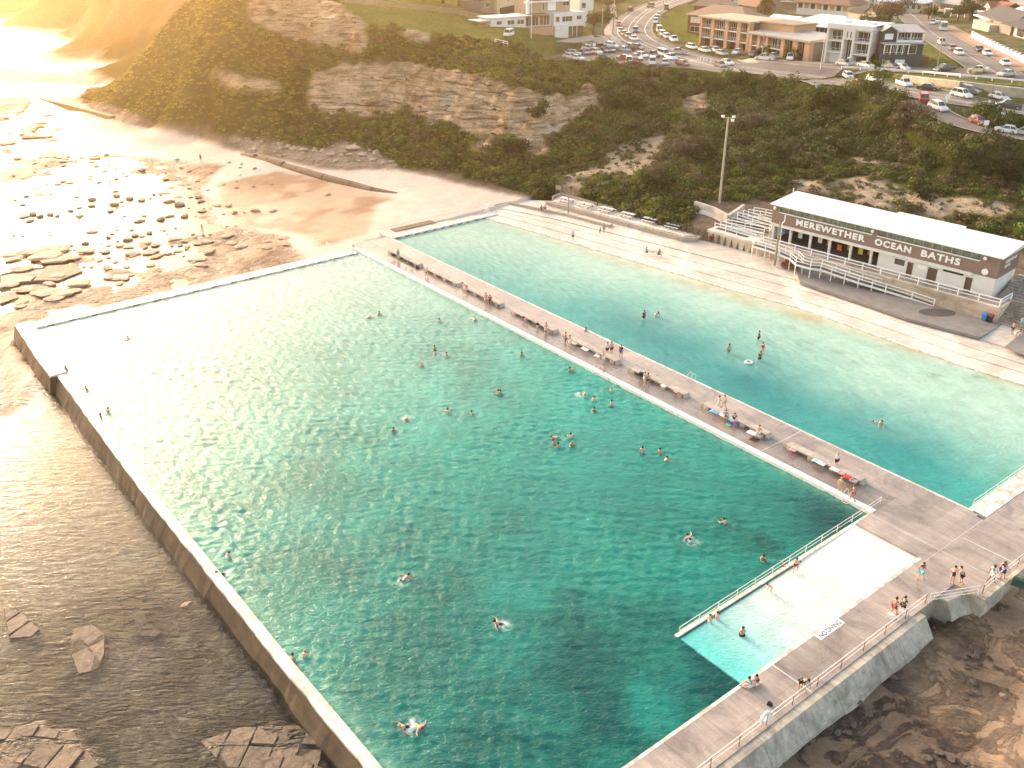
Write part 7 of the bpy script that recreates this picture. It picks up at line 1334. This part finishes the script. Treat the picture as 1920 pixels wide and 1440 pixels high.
deckp = [ # u, v(feet), pose, facing deg (0 = away from camera), label, skin, hair, clothes, z
 (747,486,'stand',20,'person in grey-blue shirt standing behind the bench nearest the far end','fair','dark',[('shirt','grey'),('shorts','grey')],DZ),
 (801,513,'sit',170,'bather sitting on the tip of the second bench','fair','dark',[('briefs','black')],BZ_),
 (875,547,'bend',90,'bather bending over the far end of the third bench','fair','brown',[('shorts','pink')],DZ),
 (911,560,'sit',190,'bather in pink sitting close beside a person in black on the third bench','fair','dark',[('suit','pink')],BZ_),(919,564,'sit',170,'person in black sitting on the third bench','tan','dark',[('shirt','black'),('shorts','black')],BZ_),
 (1024,617,'sit',175,'bather sitting on the fourth bench with arms in the lap','fair','dark',[('shorts','cream')],BZ_),
 (1060,646,'stand',110,'man in red shirt and navy shorts standing at the far end of the fifth bench','tan','dark',[('shirt','red'),('shorts','navy')],DZ),(1068,652,'stand',200,'woman in long white dress beside the man in red','fair','dark',[('dress','white')],DZ),
 (1131,682,'bend',0,'bare-backed bather leaning over the fifth bench','fair','blond',[('shorts','white')],DZ),(1131,702,'stand',120,'small pink-skinned child standing at the pool edge below the fifth bench','fair','dark',[('briefs','pink')],DZ),
 (1138,665,'stand',30,'person in white top with green shorts, left of three by the wading pool edge','fair','brown',[('shirt','white'),('shorts','green')],DZ),(1146,664,'stand',210,'person in pink top, middle of three by the wading pool edge','fair','brown',[('shirt','pink'),('shorts','black')],DZ),(1164,670,'stand',160,'person in black shirt and purple trousers, right of three by the wading pool edge','tan','dark',[('shirt','black'),('shorts','purple')],DZ),
 (1208,722,'stand',80,'person wrapped in white towel at the sixth bench','fair','dark',[('towel','white'),('top','white')],DZ),(1214,724,'stand',-20,'bare-backed bather next to the white towel at the sixth bench','tan','dark',[('briefs','black')],DZ),
 (1346,768,'walk',-60,'woman in cream dress walking behind the seventh bench','fair','dark',[('dress','cream')],DZ),(1357,766,'walk',120,'bather in cream shirt walking beside the woman in the cream dress','fair','brown',[('shirt','cream')],DZ),
 (1360,782,'sit',170,'person in grey sitting on the seventh bench left of the purple towel','tan','dark',[('shirt','grey')],BZ_),(1376,788,'sit',190,'person in black sitting behind the purple towel on the seventh bench','fair','dark',[('shirt','black'),('shorts','white')],BZ_),(1423,811,'sit',150,'bather sitting at the near end of the seventh bench beside a white towel','fair','brown',[('shorts','white')],BZ_),
 (1567,876,'stand',30,'man in white shirt and black shorts standing behind the nearest bench','fair','blond',[('shirt','white'),('shorts','black')],DZ),
 (1573,924,'walk',-50,'bather walking along the pool edge, head toward the nearest bench','fair','blond',[('suit','pink')],DZ),(1598,938,'walk',60,'tanned bather in orange trunks walking below the nearest bench end','tan','brown',[('briefs','crimson')],DZ),
 (1725,1086,'walk',-60,'woman with turquoise wrap walking at the corner of the white ramp','fair','brown',[('towel','turquoise'),('top','black')],DZ),
 (1784,1094,'bend',-30,'bather in black leaning on the corner handrail','fair','dark',[('suit','black')],DZ),(1801,1093,'stoop',70,'bare-chested man in black shorts beside the bather leaning on the rail','fair','dark',[('shorts','black')],DZ),
 (1857,1091,'walk',-70,'man in white shirt and white shorts walking on the right deck','brown','dark',[('shirt','white'),('shorts','white')],DZ),(1876,1084,'walk',-70,'woman in black top and navy skirt walking behind the man in white','fair','brown',[('top','black'),('towel','navy')],DZ),
 (1674,1152,'walk',-70,'bare-chested man in crimson shorts walking by the sea wall rail','tan','dark',[('shorts','crimson')],DZ),(1690,1150,'walk',-70,'man in dark green shirt walking beside the man in crimson shorts','fair','dark',[('shirt','green'),('shorts','black')],DZ),
 (1407,1286,'ground',100,'person in pale blue shirt sitting on the pool edge by the white ramp','tan','dark',[('shirt','blue'),('shorts','white')],DZ),(1420,1281,'ground',120,'person in striped top sitting at the pool edge, right of a pair','tan','dark',[('shirt','navy'),('shorts','white')],DZ),
 (1500,1292,'bend',-150,'person in black bending at the rail of the southern walkway','tan','dark',[('shirt','black'),('shorts','black')],DZ),
 (1491,1073,'stoop',150,'bather in dark shorts leaning on the white rail of the shallow ramp','fair','dark',[('shorts','crimson')],.1),(1481,1066,'float',60,'bather in red top holding the rail of the shallow ramp from the water','tan','dark',[('shirt','red')],-.1),
 (1445,1110,'bend',100,'child bending in the shallows on the white ramp','fair','dark',[('shorts','cream')],-.1),(1391,1192,'stand',20,'bare-backed man standing waist deep on the submerged ramp','tan','dark',[('shorts','black')],-.85),
 (1330,1166,'stand',120,'bather holding the rail end, left of a pair outside the shallow ramp','fair','brown',[('suit','white')],-1.0),(1344,1160,'stand',100,'bather holding the rail end, right of a pair outside the shallow ramp','fair','brown',[('suit','pink')],-1.05),
 (1897,626,'stand',90,'bare-backed person in black shorts at the right edge near the stairs','tan','dark',[('shorts','black')],.9),(1903,634,'bend',200,'person in pink and white bending, front of the group near the stairs','fair','dark',[('shirt','pink'),('shorts','white')],.9),(1914,616,'stand',180,'person in pale blue shirt at the right edge below the stairs','fair','brown',[('shirt','skyblue'),('shorts','turquoise')],.9),
 (1015,394,'ground',190,'person in black sitting on the lower kerb, left of two','tan','dark',[('shirt','black'),('shorts','black')],.95),(1022,394,'ground',170,'person in black and white sitting on the lower kerb, right of two','tan','dark',[('shirt','black'),('shorts','white')],.95),
 (1125,439,'stand',60,'small person in black on the concourse, left of a standing pair','tan','dark',[('shirt','black'),('shorts','black')],.7),(1132,437,'stand',200,'person in grey shirt on the concourse, right of a standing pair','tan','dark',[('shirt','grey'),('shorts','grey')],.7),
 (1074,451,'stand',180,'person in sky blue shirt standing at the wading pool lip','fair','blond',[('shirt','skyblue'),('shorts','navy')],.15),
 (1213,473,'ground',130,'person in grey top sitting on the concourse beside white bags','tan','dark',[('shirt','grey'),('shorts','navy')],.55),(1235,477,'ground',-140,'person in green sitting on the concourse facing the grey one','tan','brown',[('shirt','green'),('shorts','green')],.55)]
for u, v, kd, az, lb, sk, hr, cl_, z_ in deckp:
    sc = .72 if 'child' in lb or 'small person' in lb else 1.0
    q = on(u, v, max(z_, 0)); q.z = z_
    if kd == 'sit': q = on(u, v, z_)
    person(q, kd, D(az), lb, sk, hr, cl_, None, sc)
for u, v, lb in ((377,303,'distant figure in black standing on the sand by the tidal flat'),(380,436,'pale figure wading in the glare of the tidal flat')): person(HIT(u, v, -1), 'stand', 0, lb, 'fair' if v > 400 else 'tan', 'dark', [('shirt','black' if v < 400 else 'cream'),('shorts','black' if v < 400 else 'cream')])
# swimmers: u, v(waterline), pose, label, hair
GR = 'swimmers in the big pool'
sw = SWIM
for i, (u, v, kd, lb) in enumerate(sw):
    z_ = {'s':-1.22,'b':-1.0,'f':-.02,'p':-.05}[kd]; q = G(u, v, 0); q.z = z_; hr = 'dark' if 'dark' in lb or PR.random() < .6 else PR.choice(['brown','blond'])
    person(q, {'s':PR.choice(['stand','stoop']),'b':'stand','f':'float','p':'float'}[kd], PR.uniform(0, 6.28), lb, PR.choice(['fair','tan','tan']), hr, [PR.choice([('briefs','black'),('shorts','navy'),('suit','black')])], GR, 1.05)
kp = [(1207,598,'stand',30,'person in black wetsuit standing knee deep in the wading pool',-.5,[('shirt','black'),('shorts','black')]),(1230,593,'bend',200,'bare bather stooping right of the person in black in the wading pool',-.6,[('shorts','white')]),(1366,662,'stand',20,'bare-backed bather in grey shorts wading in the wading pool',-.5,[('shorts','grey')]),(1422,637,'stand',60,'person in black standing highest of the group in the wading pool',-.5,[('shirt','black'),('shorts','black')]),(1424,676,'stand',10,'person in dark green shirt with a child in the wading pool',-.5,[('shirt','green'),('shorts','green')]),(1429,662,'stand',200,'small child in red behind the person in dark green',-.35,[('shirt','red')]),(1098,625,'stand',0,'broad bare-backed man in the wading pool at the promenade edge',-.95,[('shorts','black')]),(1652,796,'bend',160,'person in white and red holding a child over the deep blue of the wading pool',-.7,[('shirt','white')]),(1645,792,'float',90,'child held on the water over the deep blue of the wading pool',-.02,[('suit','pink')])]
for u, v, kd, az, lb, z_, cl_ in kp: q = G(u, v, 0); q.z = z_; person(q, kd, D(az), lb, 'tan' if 'bare' in lb else 'fair', 'dark', cl_, 'bathers in the wading pool', .7 if 'child' in lb and 'person' not in lb else 1.03)
# float ring
m = MB(); R1, R2 = .42, .13
for i in range(14):
    for j in range(6):
        a, b = 2*math.pi*i/14, 2*math.pi*j/6; m.v.append(((R1+R2*math.cos(b))*math.cos(a), (R1+R2*math.cos(b))*math.sin(a), R2*math.sin(b))); m.f.append((i*6+j, ((i+1)%14)*6+j, ((i+1)%14)*6+(j+1)%6, i*6+(j+1)%6))
o = m.build('float_ring', CLO['white'], smooth=True, label='white swimming ring floating beside the waders in the wading pool', cat='float'); o.location = G(1404,679,.08)
# ---- towels, bags on and round the benches
def cloth(u, v, z, w, d, c, label, rz=0, cat='towel'):
    n = 7; m = MB(); r = random.Random(int(u*3+v)); Hh = [[.02+.07*r.random()+(.0 if 0 < j < n-1 else -.01) for j in range(n)] for i in range(n)]
    for i in range(n):
        for j in range(n): m.v.append(((i/(n-1)-.5)*w+r.uniform(-.03,.03), (j/(n-1)-.5)*d+r.uniform(-.03,.03), Hh[i][j]))
    for i in range(n-1):
        for j in range(n-1): a = i*n+j; m.f.append((a, a+n, a+n+1, a+1))
    k = len(m.v)
    for i in range(n):
        for j in range(n): v_ = m.v[i*n+j]; m.v.append((v_[0]*.97, v_[1]*.97, .004))
    for i in range(n-1):
        for j in range(n-1): a = k+i*n+j; m.f.append((a, a+1, a+n+1, a+n))
    for i in range(n-1):
        for a, b in ((i, i+1),(n*(n-1)+i+1, n*(n-1)+i)): m.f.append((a, b, b+k, a+k))
        for a, b in (((i+1)*n, i*n),(i*n+n-1, (i+1)*n+n-1)): m.f.append((a, b, b+k, a+k))
    o = m.build('towel', CLO[c], smooth=True, label=label, cat=cat); o.location = G(u, v, z); o.rotation_euler = (0,0,ANG1+rz); return o
def bag(u, v, z, c, label, s=1.0):
    e = empty('bag', G(u, v, z), ANG1+.3, label, 'bag'); m = MB(); m.hexa([(-.25*s,-.15*s,0),(.25*s,-.15*s,0),(.25*s,.15*s,0),(-.25*s,.15*s,0)], [(-.2*s,-.1*s,.3*s),(.2*s,-.1*s,.3*s),(.2*s,.1*s,.3*s),(-.2*s,.1*s,.3*s)]); m.build('body', CLO[c], e)
    m = MB(); pr = [(-.12*s,0,.3*s),(-.1*s,0,.45*s),(.1*s,0,.45*s),(.12*s,0,.3*s)]
    for a, b in zip(pr, pr[1:]): m.tube(a, b, .02, 5)
    m.build('handle', CLO[c], e)
BT = DZ+.475
for a in [(1341,773,BT,1.2,.7,'blue','blue towel at the far end of the seventh bench'),(1356,779,BT,.9,.6,'white','white towel left of the grey sitter on the seventh bench'),(1371,787,BT,.8,.6,'skyblue','pale towel on the seventh bench behind the purple bundle'),(1378,793,BT,.7,.5,'purple','purple towel on the seventh bench'),(1411,812,BT,1.1,.8,'white','large white towel at the near end of the seventh bench'),(1424,818,BT,.7,.6,'grey','grey towel at the tip of the seventh bench'),(1534,866,BT,1.2,.7,'skyblue','blue-white towel in the middle of the nearest bench'),(1541,870,BT,.8,.6,'white','white towel beside the blue-white one on the nearest bench'),(1566,881,BT,1.0,.6,'white','crumpled white towel toward the near end of the nearest bench'),(1577,887,BT,.9,.6,'pink','pink towel left of the red one on the nearest bench'),(1592,896,BT,1.0,.7,'red','bright red towel on the nearest bench'),(1601,902,BT,.8,.7,'grey','grey towel at the very end of the nearest bench'),(1487,844,BT,.8,.5,'pink','pink towel at the far tip of the nearest bench'),(1097,655,BT,1.2,.6,'white','white towel draped on the middle of the fifth bench'),(1120,668,BT,.8,.5,'white','small white towel beyond the bare back on the fifth bench'),(1076,644,BT,1.0,.5,'cream','cream towel at the far tip of the fifth bench'),(1244,724,BT,.7,.5,'white','white towel in the middle of the sixth bench'),(1268,735,BT,.6,.4,'pink','pink cloth near the end of the sixth bench'),(988,600,BT,.6,.4,'crimson','crimson cloth on the fourth bench'),(1367,797,DZ+.01,.7,.5,'turquoise','turquoise towel on the ground under the seventh bench')]:
    cloth(a[0], a[1], a[2], a[3], a[4], a[5], a[6])
for a in [(738,480,BT,'black','black bag at the far end of the bench nearest the far end',1.2),(761,491,BT,'black','small black bag in the middle of the first bench',.7),(771,496,BT,'black','dark bag near the end of the first bench',.7),(783,503,DZ,'black','black bag on the ground at the near end of the first bench',1.2),(982,596,BT,'black','small black bag at the far part of the fourth bench',.7),(1008,609,BT,'black','black bag in the middle of the fourth bench',.9),(935,574,BT,'black','small dark bag near the end of the third bench',.6),(1203,704,BT,'black','black bag at the far tip of the sixth bench',1.4),(1085,650,BT,'black','dark bag beside the cream towel on the fifth bench',.6),(1222,474,.56,'cream','pale beach bag on the concourse between the seated pair',1.5),(1908,1097,DZ,'green','dark green bag on the ledge at the right edge',2.2),(1443,1322,DZ,'black','small black bag on the southern walkway',.8),(1669,1158,DZ,'white','pair of white bags at the feet of the walking men',1.2),(1693,1152,DZ,'white','white bag hanging by the walking man in green',1.4)]: bag(*a)
e = empty('life_ring', P(107.6, 29.2, DZ+.7), 0, 'white life ring hung on the southern sea wall rail', 'life ring'); o = bpy.data.objects['float_ring'].copy(); COL.objects.link(o); 
for k_ in ('label','category'): del o[k_]
o.name = 'ring'; o.parent = e; o.location = (0,0,0); o.rotation_euler = (math.pi/2, 0, ANG1+math.pi/2)
# ------------------------------------------------------------------ light
SUN_AZ, SUN_EL = math.radians(37), math.radians(14)     # azimuth to the left of the view direction (+Y)
nt = W.node_tree; bg = nt.nodes['Background']; sky = nt.nodes.new('ShaderNodeTexSky'); sky.sky_type = 'NISHITA'; sky.sun_disc = False
sky.sun_elevation = SUN_EL; sky.sun_rotation = -SUN_AZ; sky.air_density = 1.0; sky.dust_density = 3.0; sky.ozone_density = 1.0
tm = nt.nodes.new('ShaderNodeMix'); tm.data_type = 'RGBA'; tm.blend_type = 'MULTIPLY'; tm.inputs[0].default_value = 1; tm.inputs[7].default_value = (1.16, 1.0, .86, 1)
nt.links.new(sky.outputs[0], tm.inputs[6]); nt.links.new(tm.outputs[2], bg.inputs[0]); bg.inputs[1].default_value = .15
sd = Vector((-math.sin(SUN_AZ)*math.cos(SUN_EL), math.cos(SUN_AZ)*math.cos(SUN_EL), math.sin(SUN_EL)))
L = bpy.data.lights.new('sun', 'SUN'); L.energy = 1.0; L.angle = math.radians(14); L.color = (1, .90, .77)
lo = bpy.data.objects.new('sun', L); COL.objects.link(lo); lo.rotation_euler = (-sd).to_track_quat('-Z', 'Y').to_euler(); lo.location = sd*400
S.view_settings.view_transform = 'Standard'; S.view_settings.look = 'None'; S.view_settings.exposure = 2.15; S.view_settings.gamma = 1
S.render.engine = 'CYCLES'

# haze volume added for the sun's glow over the headland, tinted orange
t = bpy.data.materials.new('glow_haze'); t.use_nodes = True; t.node_tree.nodes.clear(); o_ = t.node_tree.nodes.new('ShaderNodeOutputMaterial'); v_ = t.node_tree.nodes.new('ShaderNodeVolumePrincipled')
v_.inputs['Color'].default_value = (1, .70, .38, 1); v_.inputs['Density'].default_value = .00036; v_.inputs['Anisotropy'].default_value = .85; t.node_tree.links.new(v_.outputs[0], o_.inputs[1])
MB().box(-2700, 2700, -600, 4300, -16, 75).build('haze', t, kind='stuff')
S.cycles.volume_bounces = 0
